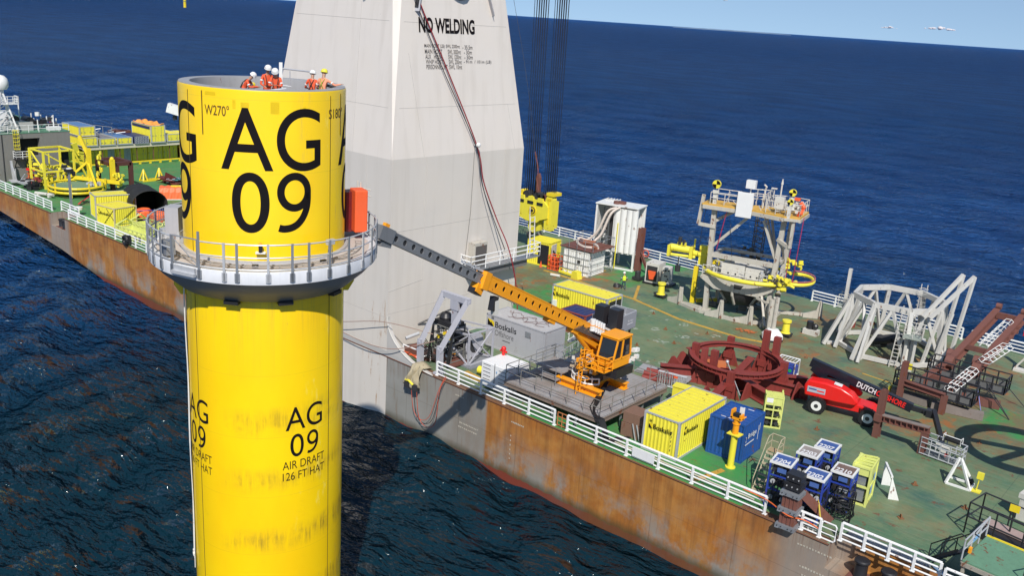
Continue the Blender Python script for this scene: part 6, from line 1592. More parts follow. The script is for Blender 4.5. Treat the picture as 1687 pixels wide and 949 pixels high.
m = MB(); m.bar((-4.8, .2, 0), (-4.8, .2, 3.7), .4, .45); m.bar((-4.6, .2, 4.6), (-2.6, .2, 4.4), .3, .4); m.bar((-4.4, .2, .3), (-2.8, 1.6, .3), .3, .4); m.build('yellow_post', YEL, t)
m = MB(); m.tube((-7.4, -.4, 5.3), (-5.4, .1, 5.2), .36, 14); m.tube((-7.3, -.5, 4.6), (-5.0, 0, 4.6), .14, 8); m.tube((-5.6, .1, 5.0), (-3.4, .2, 4.9), .28, 12)
m.box((-7.5, -.4, 5.0), (.25, .9, 1.1)); m.box((-5.4, .1, 5.0), (.3, .9, 1.2)); m.box((-6.4, -.2, 5.75), (.8, .4, .3)); m.bar((-5.2, 0, 5.6), (-5.2, 0, 6.4), .14); m.bar((-4.3, .2, 4.0), (-4.3, .2, 5.9), .7, .5); m.build('yellow_roller_unit', YELL, t)
m = MB(); m.cyl((-6.6, -.3, 5.7), .2, .7, 8); m.cyl((-6.2, -.3, 5.7), .15, .5, 8); m.cyl((-6.5, -.4, 3.0), .28, .6, 10); m.tube((-6.5, -.4, 3.5), (-6.5, -.4, 4.5), .06, 6); m.build('winch', DARK, t)
# top deck
m = MB(); m.prism([(-4.3, -2.3), (.3, -2.0), (3.4, -2.7), (4.7, -2.4), (4.7, 1.3), (2.5, 1.6), (-.5, .3), (-4.3, .1)], 'z', H, H+.18)
dkp = m.build('top_deck', paint('top_deck_yellow', (.62, .36, .06), .6, .1, .3), t)
m = MB(); m.bar((-4.2, -2.3, H-.15), (.3, -2.0, H-.15), .2, .35); m.bar((.3, -2.0, H-.15), (3.4, -2.7, H-.15), .2, .35); m.bar((3.4, -2.7, H-.1), (4.7, -2.4, H-.1), .2, .25); m.bar((4.7, -2.4, H-.15), (4.7, 1.3, H-.15), .2, .3); m.build('deck_beam', CREAM, t)
m = MB(); m.rails([(-3.6, -2.2, H+.18), (.3, -1.9, H+.18)], 1.1, .035, (1, .55), 1.2); m.rails([(-3.6, .1, H+.18), (-.5, .3, H+.18), (2.5, 1.5, H+.18), (4.6, 1.3, H+.18), (4.6, -2.3, H+.18), (3.4, -2.6, H+.18), (1.6, -2.3, H+.18)], 1.1, .035, (1, .55), 1.0)
m.rails([(1.2, -.9, H+.18), (1.2, 1.0, H+.18), (-.6, .2, H+.18)], 1.5, .035, (1, .6), .7); m.build('top_rail', WHITE2, t)
m = MB(); m.box((-.35, -2.35, H+.55), (1.45, .16, 2.3)); o = m.build('blank_panel', WTARP, t, False, .04)
m = MB(); m.box((-.3, -1.0, H+2.3), (.85, .6, .75)); m.tube((-.3, -1.0, H+.2), (-.3, -1.0, H+2), .06, 8); m.build('radar_box', WHITE, t)
for x, y, s in ((-3.25, -1.9, .82), (3.1, .9, .7), (3.7, -2.5, .55)):
    m = MB(); m.tube((x, y-.12, H+1.95*s+.4), (x, y+.12, H+1.95*s+.4), .48*s, 20); q = m.build('warning_disc', YELL, t)
    m = MB()
    for k in (0, 2): m.add([(x, y-.13, H+1.95*s+.4)]+[(x+.46*s*math.cos(R_(90*k+15*j)), y-.13, H+1.95*s+.4+.46*s*math.sin(R_(90*k+15*j))) for j in range(7)], [tuple(range(8))])
    m.build('black_sector', INK, q)
    m = MB(); m.prism([(-.35*s, 1.4*s), (.35*s, 1.4*s), (.12, .0), (-.12, .0)], 'y', -.1, .1); m.box((0, 0, 0.1), (.3, .3, .8)); o = m.build('disc_bracket', WHITE2, q); o.location = (x, y, H+.3)
m = MB(); m.bar((-4.3, -2.0, H+.9), (-4.5, -2.0, H-1.9), .26, .3); m.bar((-4.5, -2.0, H-1.9), (-2.9, -1.8, H-2.0), .26, .3); m.bar((4.2, -2.3, H), (4.2, -2.3, H-2.7), .26, .3); m.bar((4.2, -2.3, H-2.7), (2.9, -1.7, H-2.2), .26, .3); m.build('side_hanger', CREAM, t)
m = MB()
for i in range(30): 
    p = (rg.uniform(2.4, 4.4), rg.uniform(-2.3, .9), H+rg.uniform(.3, 1.3)); m.box(p, (.25, .3, .25), rg.random())
m.tube((2.4, -2.2, H+.4), (4.4, .8, H+.5), .05, 6); m.build('top_machinery', WHITE2, t); m = MB(); m.box((2.6, -1.6, H+1.1), (.8, .5, 1.1)); m.build('cabinet', WHITE2, t)
m = MB(); m.path([(4.4, -1.6, H+1.4), (4.75, -1.7, H+1.0), (4.6, -1.8, H+.5), (4.3, -1.8, H+.3)], .2, 8); m.box((3.9, -.6, H+1.5), (.5, .3, .25)); m.build('orange_hose', ORGR, t)
m = MB(); m.path([(.9, -.5, H+.2), (.9, -.5, H+1.9), (1.0, -.6, H+2.2), (.8, -.7, H+2.4)], .09, 6); m.cyl((2.3, -.4, H+.2), .07, 2.6, 8); m.cyl((2.3, -.4, H+2.6), .12, .5, 8, .03); m.cyl((1.5, .4, H+.2), .05, 1.8, 6); m.box((1.5, .4, H+2), (.5, .3, .1)); m.build('antenna', WHITE2, t)
m = MB()
for x in (4.3, 4.95): m.tube((x, -1.9, H+.2), (x-.15, -1.9, 4.4), .03, 5)
m.tube((-2.0, -1.9, H-.4), (-2.5, -1.9, 6.2), .035, 5); m.build('red_rope', flat('rope_pink', (.45, .02, .06), .6), t)
m = MB(); m.tube((-4.0, -1.9, 10.0), (-4.3, -1.8, 4.6), .025, 5); m.tube((-1.7, -1.8, 9.5), (-1.0, -1.8, 5.8), .02, 5); m.build('wire', ROPE, t)
# dark ladder mast on the far side of the gantry
m = MB()
for x in (-.4, .5):
    for y in (3.0, 3.8): m.bar((x, y, 4.8), (x, y, 9.4), .08)
for i in range(9):
    z = 4.9+.52*i; m.bar((-.4, 3.0, z), (.5, 3.0, z+.5), .05); m.bar((.5, 3.8, z), (-.4, 3.8, z+.5), .05); m.bar((-.4, 3.0, z), (.5, 3.0, z), .05)
for i in range(14): m.box((rg.uniform(-2, .6), rg.uniform(2.4, 3.6), 4.9+rg.uniform(0, .9)), (.3, .3, .3), rg.random())
m.rails([(-2.2, 2.6, 4.7), (-.2, 2.6, 4.7), (-.2, 3.8, 4.7)], 1.0, .03, (1, .5), .8); m.box((-.6, 3.1, 4.65), (3.2, 1.4, .1)); m.build('ladder_mast', paint('mast_dark', (.10, .085, .06), .6, .2, .3), t)
def ybol(loc, label):
    t = thing('yellow_stand', label, 'stand', loc, 0, 'yellow bobbin stands'); m = MB(); m.lathe((0, 0, 0), [(.45, .38), (.36, .45), (.30, 1.3), (.42, 1.38), (.42, 1.55), (.001, 1.56)], 18); m.build('bobbin', YELL, t, True)
    m = MB(); m.box((0, 0, .3), (1.1, .8, .14))
    for x in (-.4, .4): m.tube((x, -.3, .15), (x, .3, .15), .15, 10)
    m.build('wheeled_base', DARK, t)
ybol((-45.0, 75.9, 0), 'yellow bobbin stand on deck in front of the grey machine box')
ybol((-31.3, 75.0, 0), 'yellow bobbin stand right of the gantry tower foot')
t = thing('hose_box', 'white octagonal junction box with a big black letter behind the red ring', 'junction box', (-31.7, 73.2, 0), R_(10)); m = MB(); m.lathe((0, 0, 0), [(.95, .05), (.95, .5), (.5, 1.0), (.001, 1.05)], 8); m.build('cover', WHITE, t)
m = MB(); m.cyl((.0, 0, .9), .2, 3.0, 12); m.build('riser', CREAM, t); m = MB(); m.lathe((0, 0, 0), [(.98, .0), (.98, .2)], 8); m.build('skirt', BLK, t)
text('B', (-.25, -.85, .35), (1, 0, 0), (0, .5, .7), .45, .4, INK, t, bold=.03, off=.03)
t = thing('orange_chain', 'heap of orange chain on deck between gantry tower and red ring', 'chain', (-34.3, 73.3, 0)); m = MB()
for i in range(16): m.ring((rg.uniform(-.9, .9), rg.uniform(-.35, .35), .06), .12, .035, 8, 5)
m.build('chain', paint('orange_rusty', (.45, .12, .03), .7, .3, .3), t)
# ================================================================== PALE JACKET FRAME
t = thing('steel_jacket', 'open octagonal jacket frame of pale steel beams with splayed legs and ladders', 'jacket frame', (-23.4, 79.2, 0), R_(10)); RW, RB, HJ = 3.75, 4.4, 4.75
oc = [(math.cos(R_(22.5+45*i)), math.sin(R_(22.5+45*i))) for i in range(8)]
JW = paint('jacket_white', (.56, .55, .52), .5, .14, .3)
m = MB()
for i in range(8):
    a, b = oc[i], oc[(i+1) % 8]; m.bar((a[0]*RW, a[1]*RW, HJ), (b[0]*RW, b[1]*RW, HJ), .32, .46)
m.build('top_ring', JW, t)
m = MB()
for i in range(8):
    a, b = oc[i], oc[(i+1) % 8]; m.bar((a[0]*RB, a[1]*RB, .25), (b[0]*RB, b[1]*RB, .25), .28, .34)
    m.bar((a[0]*RB, a[1]*RB, .14), (a[0]*(RB+1.0), a[1]*(RB+1.0), .14), .35, .26)
m.build('bottom_ring', JW, t)
for i in range(8):
    a, b = oc[i], oc[(i+1) % 8]; c = oc[i-1]
    m = MB(); m.bar((a[0]*RB, a[1]*RB, .3), (a[0]*RW, a[1]*RW, HJ), .34, .36); m.build('leg', JW, t)
    m = MB(); md_ = ((a[0]+b[0])/2*RW, (a[1]+b[1])/2*RW, HJ-.1)
    m.bar((a[0]*RB, a[1]*RB, .4), md_, .22, .24); m.bar((b[0]*RB, b[1]*RB, .4), md_, .22, .24); m.build('diagonal', JW, t)
for (x, y, dx, dy) in ((-3.6, -1.4, -2.6, -1.2), (-1.4, -3.6, -1.4, -1.6)):
    m = MB(); m.bar((x, y, HJ), (x+dx*.6, y+dy, .1), .24, .3); m.bar((x, y, HJ-.4), (x+dx*.2, y+dy*1.2, .1), .22, .26); m.build('outer_strut', JW, t)
for s in (-.42, .42):
    m = MB(); m.bar((3.3+s, -2.6, .2), (3.9+s, -1.6, 4.8), .22, .26); m.bar((2.6+s*.6, -3.2, HJ-.3), (4.9+s, -.8, 8.0), .24, .3); m.bar((4.9+s, -.8, 8.0), (4.3+s, -1.8, .2), .22, .28); m.build('tall_strut', JW, t)
m = MB()
for k, (x, y) in enumerate(((2.0, -4.3), (-4.4, 1.2))):
    m.box((x, y, 2.9), (1.4, 1.2, .12))
m.build('side_platform', paint('plat_greygreen', (.30, .34, .30), .6, .1, .2), t)
m = MB(); m.rails([(1.3, -4.9, 2.95), (2.7, -4.9, 2.95), (2.7, -3.7, 2.95), (1.3, -3.7, 2.95)], 1.0, .03, (1, .5), .6, closed=True); m.rails([(-5.1, .6, 2.95), (-3.7, .6, 2.95), (-5.1, 1.8, 2.95)], 1.0, .03, (1, .5), .6); m.build('side_rail', WHITE2, t)
m = MB()
for s in (-.25, .25): m.bar((.9+s, -4.5, 0), (1.1+s, -4.0, 5.3), .06)
for i in range(15): m.tube((.66+.013*i, -4.5+.033*i, .3+.33*i), (1.16+.013*i, -4.5+.033*i, .3+.33*i), .025, 5)
for s in (-.25, .25): m.bar((1.4+s, 3.4, 2), (1.4+s, 3.4, 5.6), .06)
for i in range(9): m.tube((1.15, 3.4, 2.2+.38*i), (1.65, 3.4, 2.2+.38*i), .025, 5); m.ring((1.4, 3.1, 2.2+.38*i), .38, .02, 10, 4)
m.build('ladder', WHITE2, t)
for (x, y) in ((1.6, -4.2), (2.3, -4.4), (2.0, -3.9), (-4.2, 1.0), (-4.7, 1.4)):
    m = MB(); m.bar((x, y, 0), (x, y, 2.85), .2); m.build('platform_leg', JW, t)
m = MB(); m.box((-4.6, 1.2, 4.6), (.28, .35, 3.4)); m.build('upright_plate', JW, t)
m = MB()
for i in range(20): m.box((rg.uniform(-2.5, 2), rg.uniform(-1.5, 2.5), rg.uniform(.2, 1.1)), (.5, .4, .4), rg.random())
m.tube((-1.6, .2, .5), (.2, .4, 1.1), .4, 12); m.build('inner_equipment', DARK, t)
t = thing('yellow_sign_stand', 'yellow sign stand at the foot of the pale jacket frame', 'sign stand', (-20.0, 72.9, 0)); m = MB(); m.box((0, 0, .04), (.9, .6, .08)); m.tube((0, 0, 0), (0, 0, 1.0), .04); m.build('stand', YELL, t); m = MB(); m.box((.1, 0, 1.2), (.55, .08, .5)); m.build('board', YELL, t)
t = thing('black_drum_stand', 'black drum and valve gear on a pale box left of the jacket frame', 'equipment', (-30.0, 77.6, 0)); m = MB(); m.box((0, 0, .25), (1.3, .8, .5)); m.build('box', WHITE2, t); m = MB(); m.cyl((-.2, 0, .5), .3, .7, 12); m.sphere((.3, 0, .8), .3, 10); m.build('drum', BLKP, t)
t = thing('red_barrel', 'dark red drum left of the jacket frame beside the far railing', 'drum', (-28.4, 83.0, 0)); m = MB(); m.cyl((0, 0, 0), .35, 1.0, 12); m.build('drum', REDP, t)
# ================================================================== RED STEEL RING ON ITS GRILLAGE
t = thing('ring_grillage', 'big round red primer steel ring standing on a star shaped beam grillage', 'steel ring frame', (-29.1, 60.6, 0), R_(4)); RR = 3.55; ZR = 2.0
m = MB(); m.band((0, 0.9, 0), RR-.36, RR+.06, ZR-.06, ZR, 64); m.band((0, 0.9, 0), RR-.36, RR+.06, ZR-.36, ZR-.30, 64); m.band((0, 0.9, 0), RR-.20, RR-.14, ZR-.30, ZR-.06, 64); m.build('ring', REDP, t)
m = MB()
for i in range(56):
    a = 2*math.pi*i/56; m.box(((RR-.07)*math.cos(a), .9+(RR-.07)*math.sin(a), ZR-.18), (.14, .025, .24), a)
m.build('ring_stiffener', REDP, t)
m = MB()
m.ibeam((-4.6, -2.6, .55), (4.8, 3.4, .55), .6, 1.0, .06); m.ibeam((-4.8, 2.6, .55), (4.6, -2.2, .55), .6, 1.0, .06); m.ibeam((1.0, -5.0, .52), (-.2, 4.6, .52), .6, .9, .06); m.ibeam((-1.4, .6, .45), (5.6, 1.6, .45), .5, .8, .05)
m.build('grillage_beam', REDP, t)
for i, (x, y, rz, hh) in enumerate(((-3.0, -.1, 0, 2.6), (-1.6, -1.5, 20, 2.9), (-.75, -1.6, 0, 3.0), (1.1, -2.5, 0, 2.1), (-1.9, 4.0, 0, 2.4), (.9, 4.2, 0, 3.6), (1.9, 3.9, 0, 3.4), (3.5, 1.6, 0, 2.4))):
    m = MB(); m.box((0, 0, hh/2), (.5, .4, hh)); m.box((0, 0, .9), (.75, .55, .5))
    m.prism([(-.9, 0), (.9, 0), (.30, hh*.62), (-.30, hh*.62)], 'y', -.05, .05); o = m.build('post', REDP, t); o.location = (x, y, 0); o.rotation_euler = (0, 0, R_(rz))
for (x, y, rz) in ((2.2, -1.5, 80), (4.9, 1.5, 80), (.2, -4.4, 90), (-4.2, -.8, 0), (-4.2, .8, 30)):
    m = MB(); m.prism([(-.9, 0), (.7, 0), (.5, .8), (-.2, 1.3), (-.4, 1.2)], 'y', -.06, .06); o = m.build('gusset', REDP, t); o.location = (x, y, 0); o.rotation_euler = (0, 0, R_(rz))
m = MB(); m.tube((-.1, -.6, 2.0), (2.3, -3.3, .8), .035, 6); m.sphere((-.1, -.6, 2.0), .14, 8); m.build('guy_wire', GALVL, t)
m = MB(); m.box((-1.5, .4, 1.1), (1.7, .7, .5), .5); m.build('orange_cover', paint('faded_orange', (.55, .16, .05), .7, .1, .3), t)
t = thing('crowd_barrier', 'stack of grey crowd barriers leaning by the red grillage', 'barrier', (-31.6, 56.3, .0), R_(12)); 
for k in range(3):
    m = MB(); y = .12*k; m.path([(-1.1, y, .1), (-1.1, y, 1.15), (1.1, y, 1.15), (1.1, y, .1)], .03, 6, True)
    for i in range(11): m.tube((-.95+.19*i, y, .12), (-.95+.19*i, y, 1.13), .014, 5)
    m.build('barrier_frame', GALVL, t)
m = MB(); m.box((.3, -.04, 1.0), (.3, .02, .16)); m.build('red_tag', ORGR, t)
t = thing('grating_stack', 'low stack of pale grey gratings on deck behind the raised platform', 'gratings', (-33.4, 58.0, 0), R_(8)); m = MB()
for k in range(3): m.box((.08*k, .05*k, .08+.1*k), (4.2, 1.5, .06), .04*k)
m.build('grating', paint('grating_grey', (.33, .33, .34), .6, .08, .3), t)
t = thing('red_pipe_pile', 'short red pipes piled on deck between platform and red grillage', 'pipes', (-32.9, 56.9, 0), R_(15))
for k in range(4):
    m = MB(); m.tube((-1.3, -.5+.35*k, .25+.22*(k % 2)), (.9, -.3+.3*k, .25+.22*(k % 2)), .2, 12); m.build('pipe', REDP, t, True)
t = thing('yellow_tank', 'small yellow tank box hidden behind the large yellow container', 'tank', (-29.3, 54.1, 0), R_(12)); m = MB(); m.bx(-.7, .7, -.4, .4, 0, 1.5); m.box((0, 0, 1.52), (1.5, .9, .06)); m.build('tank', YELL, t)
t = thing('welding_set', 'blue and white welding set with a green dial behind the red grillage', 'generator', (-26.9, 65.9, 0), R_(5)); m = MB(); m.bx(-.7, .7, -.5, .5, .3, 1.0); m.build('housing', BLUF, t); m = MB(); m.rails([(-.75, -.55, 0), (.75, -.55, 0), (.75, .55, 0), (-.75, .55, 0)], 1.45, .05, (1, .15), 1.5, closed=True)
for i in range(5): m.bar((-.5+.25*i, -.55, 1.45), (-.5+.25*i, .55, 1.45), .03)
m.build('roll_frame', WHITE, t); m = MB(); m.tube((.4, -.53, .7), (.4, -.50, .7), .14, 12); m.build('dial', flat('dial_green', (.02, .35, .12), .5), t); m = MB(); m.box((-.2, -.51, .6), (.7, .02, .3)); m.build('plate', WHITE, t)
# ================================================================== RED BOOM LIFT
t = thing('boom_lift', 'bright red wheeled boom lift with a long black boom lettered DUTCH OFFSHORE', 'boom lift', (-20.7, 62.2, 0), R_(12))
m = MB(); m.prism([(-2.1, .85), (-2.0, 1.4), (1.8, 1.15), (2.3, .95), (2.3, .65), (-2.1, .65)], 'y', -.75, .75); m.build('chassis', RED, t, False, .05)
m = MB(); m.box((-1.75, 0, .7), (.3, 2.0, .25)); m.box((1.75, 0, .7), (.3, 2.0, .25)); m.build('axle', DARK, t)
for x in (-1.75, 1.75):
    for s in (-1, 1):
        y = s*1.2; m = MB(); m.tube((x, y-.22, .64), (x, y+.22, .64), .62, 26)
        for i in range(20):
            a = 2*math.pi*i/20; m.box((x+.61*math.cos(a), y, .64+.61*math.sin(a)), (.08, .44, .07), 0, 0, -a)
        w_ = m.build('wheel', BLK, t); m = MB(); m.tube((x, y+s*.19, .64), (x, y+s*.245, .64), .36, 20); h = m.build('rim', WHITE, w_, True)
        m = MB(); m.tube((x, y+s*.22, .64), (x, y+s*.26, .64), .15, 14); m.build('hub', DARK, w_)
m = MB()   # turret hood, rounded
def hood(m, y0, y1):
    prof_ = [(-2.75, 1.15), (-2.85, 1.9), (-2.6, 2.35), (-1.4, 2.42), (-.3, 2.28), (.5, 1.95), (.95, 1.5), (.8, 1.2), (-.6, 1.12)]
    m.prism(prof_, 'y', y0, y1)
hood(m, -1.15, -.15); m.build('engine_hood', RED, t, True, .12)
m = MB(); hood(m, .95, 1.25); m.build('engine_hood', RED, t, True, .10)
m = MB(); m.box((-1.0, 0.3, 1.6), (2.0, .7, 1.3)); m.cyl((0, 0, .9), .7, .3, 18); m.build('turntable', BLKP, t)
m = MB(); m.box((-1.95, -1.165, 1.72), (1.25, .03, .42)); m.build('decal_panel', flat('decal_grey', (.42, .44, .5), .5), t)
m = MB(); m.box((-2.2, -1.185, 1.76), (.55, .01, .10)); m.build('decal_mark', flat('decal_navy', (.05, .08, .25)), t); m = MB(); m.box((-1.65, -1.185, 1.70), (.5, .01, .10)); m.build('decal_mark', INKR, t)
m = MB(); m.box((-.6, -.65, 2.36), (.55, .5, .03), 0, 0, R_(8)); m.build('white_label', WHITE, t)
b0, b1 = Vector((-2.9, .6, 3.15)), Vector((4.3, .6, 1.45))
m = MB(); m.bar(b0, b1, .42, .62); m.bar(b0+Vector((.2, 0, -.3)), b0+Vector((1.2, 0, -.9)), .5, .6); m.build('main_boom', flat('boom_black', (.012, .013, .022), .3), t)
d_ = (b1-b0).normalized(); u_ = Vector((0, 1, 0)).cross(d_)*-1; u_ = u_ if u_.z > 0 else -u_
o = b0+d_*3.5+Vector((0, -.21, 0))-u_*.2; text('DUTCH', o, d_, u_, .42, 1.35, INKW, t, bold=.025, off=.012); text('OFFSHORE', o+d_*1.4, d_, u_, .42, 2.05, INKR, t, bold=.03, off=.012)
m = MB(); m.bar(b1-d_*.1, b1+Vector((.9, 0, -.05)), .3, .34); m.bar(b1+Vector((.8, -.1, -.1)), b1+Vector((1.5, -.2, .15)), .4, .35); m.bar(b1+Vector((1.4, -.2, .2)), b1+Vector((2.35, -2.9, -.85)), .28, .34); m.box(tuple(b1+Vector((1.2, -.2, .0))), (.5, .6, .5)); m.build('jib', BLKP, t)
# basket
t = thing('lift_basket', 'grey tube work cage at the end of the black lift boom', 'work basket', (-13.3, 60.1, .12), R_(-4))
m = MB(); m.rails([(-1.25, -.55, 0), (1.25, -.55, 0), (1.25, .55, 0), (-1.25, .55, 0)], 1.15, .035, (1, .7, .4, .03), .6, closed=True); m.build('cage', GALVL, t)
m = MB()
for i in range(9): m.bar((-1.2, -.5+.125*i, .03), (1.2, -.5+.125*i, .03), .05, .03)
m.build('floor_bar', GALV, t); m = MB(); m.tube((-.1, .35, 1.3), (.8, .35, 1.3), .19, 14); m.build('black_roller', BLK, t); m = MB()
for x in (-.2, .9): m.path([(x, .2, 1.1), (x, .15, 1.55), (x, .55, 1.55), (x, .6, 1.1)], .03, 5)
m.tube((-.2, .15, 1.55), (.9, .15, 1.55), .03); m.build('guard_loop', WHITE, t); m = MB(); m.box((.2, -.2, .65), (.45, .2, .5)); m.box((-.2, -.3, .8), (.4, .1, .4)); m.build('control_box', WHITE2, t); m = MB(); m.box((.35, -.32, .4), (.2, .06, .2)); m.build('red_button_panel', RED, t)
# brown trestle
t = thing('steel_trestle', 'brown steel trestle with a high left post and ribbed beam beside the boom lift', 'trestle', (-17.6, 60.1, 0), R_(-4)); m = MB(); m.ibeam((0, 0, 0), (.0, 0, 3.5), .42, .42, .05); m.build('tall_post', BRN, t)
m = MB(); m.ibeam((3.1, 0, 0), (3.1, 0, 1.65), .42, .42, .05); m.build('short_post', BRN, t); m = MB(); m.ibeam((.2, 0, 1.5), (3.35, 0, 1.75), .45, .42, .05)
for i in range(8): m.box((.4+.38*i, 0, 1.52+.03*i), (.05, .44, .38))
m.build('ribbed_beam', BRN, t); m = MB(); m.box((1.75, 0, 1.98-.13), (3.1, .4, .07), 0, 0, R_(-4.6)); m.build('timber_pad', WOOD, t); m = MB(); m.box((-.0, -.25, 1.5), (.5, .2, .5)); m.build('clamp', BRN, t)
# white A-frame and sign
t = thing('tripod_stand', 'small white triangular frame on deck left of a yellow sign', 'A-frame', (-11.4, 57.3, 0), R_(4)); m = MB()
for y in (-.55, .5):
    m.bar((-.65, y, .05), (-.25, 0, 1.68), .12, .14); m.bar((.75, y, .05), (-.15, 0, 1.68), .12, .14); m.bar((-.65, y, .06), (.75, y, .06), .12, .12)
m.bar((-.65, -.55, .06), (-.65, .5, .06), .12); m.bar((.75, -.55, .06), (.75, .5, .06), .12); m.bar((-.45, -.3, .6), (-.45, .3, .6), .08); m.build('tube_frame', WHITE, t); m = MB(); m.sphere((.55, .4, .25), .22, 8); m.build('black_ball', BLK, t)
t = thing('yellow_sign_stand', 'small yellow sign box on a thin stand right of the white triangular frame', 'sign stand', (-10.35, 57.1, 0)); m = MB(); m.box((0, 0, .04), (.55, .45, .08)); m.tube((0, 0, 0), (.05, 0, .9), .035); m.build('stand', YELL, t); m = MB(); m.box((.08, 0, 1.08), (.36, .2, .42)); m.build('sign_box', YELL, t)
# ================================================================== BROWN GANGWAY BEAMS WITH BLACK CAGES
t = thing('tilted_gangway', 'pair of rusty pink brown beams tilted upward over black mesh cages with white ladder hoops', 'gangway beams', (-17.0, 70.6, 0), R_(0))
for x, tx in ((-.2, 1.15), (1.75, 3.0)):
    m = MB(); m.ibeam((x-1.2, .4, .7), (x, 3.3, 2.1), .5, .6, .06); m.ibeam((x, 3.2, 2.1), (tx, 9.0, 5.5), .5, .75, .06); m.tube((x-.3, 3.2, 2.2), (x+.3, 3.2, 2.2), .55, 16); m.tube((x-.55, 4.2, 2.5), (x+.0, 4.2, 2.5), .45, 16); m.build('side_beam', BRN, t)
m = MB(); m.bar((1.15, 8.8, 5.3), (3.0, 8.8, 5.3), .3, .5); m.bar((.2, 5.0, 3.2), (2.1, 5.0, 3.2), .25, .4); m.bar((-1.2, 1.4, 1.2), (1.4, 1.4, 1.2), .3, .4)
for x in (1.15, 3.0): m.tube((x-.2, 9.0, 6.0), (x+.2, 9.0, 6.0), .25, 12)
for i in range(9): m.box((2.9-.15*i, 8.3-.6*i, 4.6-.35*i), (.3, .3, .6))
m.build('cross_beam', BRN, t)
for (x0, y0, w_, l_, z0) in ((-2.6, -1.9, 5.6, 1.5, .9), (-1.4, 1.9, 5.6, 1.5, 1.2)):
    m = MB(); m.rails([(x0, y0, z0), (x0+w_, y0, z0), (x0+w_, y0+l_, z0), (x0, y0+l_, z0)], 1.25, .05, (1, .52, .02), .9, closed=True); m.box((x0+w_/2, y0+l_/2, z0), (w_, l_, .05)); c = m.build('black_cage', BLKP, t)
    m = MB()
    for i in range(6):
        xx = x0+.45+i*.93; m.box((xx, y0-.02, z0+.35), (.62, .02, .40)); m.box((xx, y0+l_+.02, z0+.35), (.62, .02, .40))
    m.build('mesh_panel', paint('mesh_grey', (.14, .14, .14), .6, .0, .3), c)
for (p, q, R0) in (((1.2, -1.0, 1.3), (1.9, 1.5, 2.4), .42), ((2.3, 3.0, 2.9), (3.1, 4.9, 3.8), .5), ((1.4, 5.4, 3.4), (2.3, 8.0, 5.1), .34)):
    p, q = Vector(p), Vector(q); d = (q-p); m = MB(); n_ = max(4, int(d.length/.42)); dn = d.normalized(); s_ = Vector((1, 0, 0)); v_ = dn.cross(s_)*-1
    v_ = v_ if v_.z > 0 else -v_
    for i in range(n_+1):
        c_ = p+d*i/n_; m.path([c_+s_*(-.3), c_+s_*(-R0)+v_*R0*.6, c_+v_*R0*1.25-s_*R0*.55, c_+v_*R0*1.25+s_*R0*.55, c_+s_*R0+v_*R0*.6, c_+s_*.3], .028, 5); m.tube(c_-s_*.3, c_+s_*.3, .022, 5)
    for s2 in (-.3, .3): m.tube(p+s_*s2, q+s_*s2, .035, 5)
    for s2, h2 in ((-R0, .6), (R0, .6), (-.55*R0, 1.25), (.55*R0, 1.25)): m.tube(p+s_*s2+v_*R0*h2, q+s_*s2+v_*R0*h2, .022, 5)
    m.build('hooped_ladder', WHITE, t)
m = MB()
for (a, b) in (((-1.8, -2.6, 3.2), (-1.8, -2.6, 0)), ((-1.8, -2.4, 1.5), (1.3, -2.6, 1.4)), ((1.3, -2.6, 0), (1.3, -2.6, 1.45))): m.ibeam(a, b, .4, .4, .05)
m.build('goalpost_support', BRN, t)
m = MB(); m.box((-.25, 9.0, 4.5), (.2, .2, .2))
m = MB(); m.box((3.6, 8.2, 4.5), (.3, .2, .4)); m.build('red_box', RED, t)
for a, b in (((3.1, 1.6, 1.4), (5.2, .3, .03)), ((2.9, 1.9, 1.8), (5.2, .3, .05)), ((1.7, -.4, 1.0), (2.9, -1.7, .03)), ((3.3, 4.4, 1.6), (5.6, 3.6, .03))):
    m = MB(); m.tube(a, b, .035, 5); m.build('lashing', DARK, t)
m = MB(); m.tube((2.6, 1.2, 1.2), (3.2, .5, .03), .035, 5); m.build('lashing', BLUF, t)
G = 'weathered timbers under the gangway'
for k, (a, b, lb) in enumerate((((-19.6, 68.9), (-16.9, 68.6), 'left weathered timber beam on deck under the brown gangway'), ((-16.6, 68.5), (-13.2, 69.3), 'right weathered timber beam on deck under the brown gangway'), ((-16.0, 71.9), (-12.9, 72.6), 'rear red brown sleeper under the black cages'))):
    m = MB(); m.bar((*a, .3), (*b, .3), .6, .55); tag(m.build('timber_beam', WOOD if k < 2 else BRN), lb, 'timber', G)
m = MB(); m.box((0, 0, .35), (.12, .5, .7)); o = tag(m.build('end_stop', YELL), 'yellow end stop plate at the left end of the timber beam', 'end stop'); o.location = (-19.8, 68.9, 0)
t = thing('cream_mast_foot', 'pale grey steel tripod foot by the far railing at the right frame edge', 'tripod foot', (-13.2, 83.2, 0)); m = MB(); m.bar((0, 0, 0), (.2, .2, 4), .3, .4); m.bar((-1.2, 0, .1), (.1, 0, 2.4), .15, .15); m.box((0, 0, .1), (2.4, .8, .2)); m.build('foot', WHITE2, t)
# big ring crane part outside the frame that throws the round shadow
t = thing('reel_frame', 'round steel ring on legs right of the frame, seen by its shadow on deck', 'turntable ring', (-4.9, 60.6, 0), 0); m = MB()
m.band((0, 0, 7.2), 3.1, 4.0, 0, .3, 40); m.bar((-3.5, -1, 7.3), (3.5, 1.5, 7.3), .5, .3); m.bar((-1, -3.5, 7.3), (1.5, 3.5, 7.3), .4, .3); m.build('rim', BRN, t)
for k in range(3):
    m = MB(); a = R_(-60+60*k); m.bar((3.9*math.cos(a), 3.9*math.sin(a), 0), (3.5*math.cos(a), 3.5*math.sin(a), 7.2), .35); m.build('leg', BRN, t)
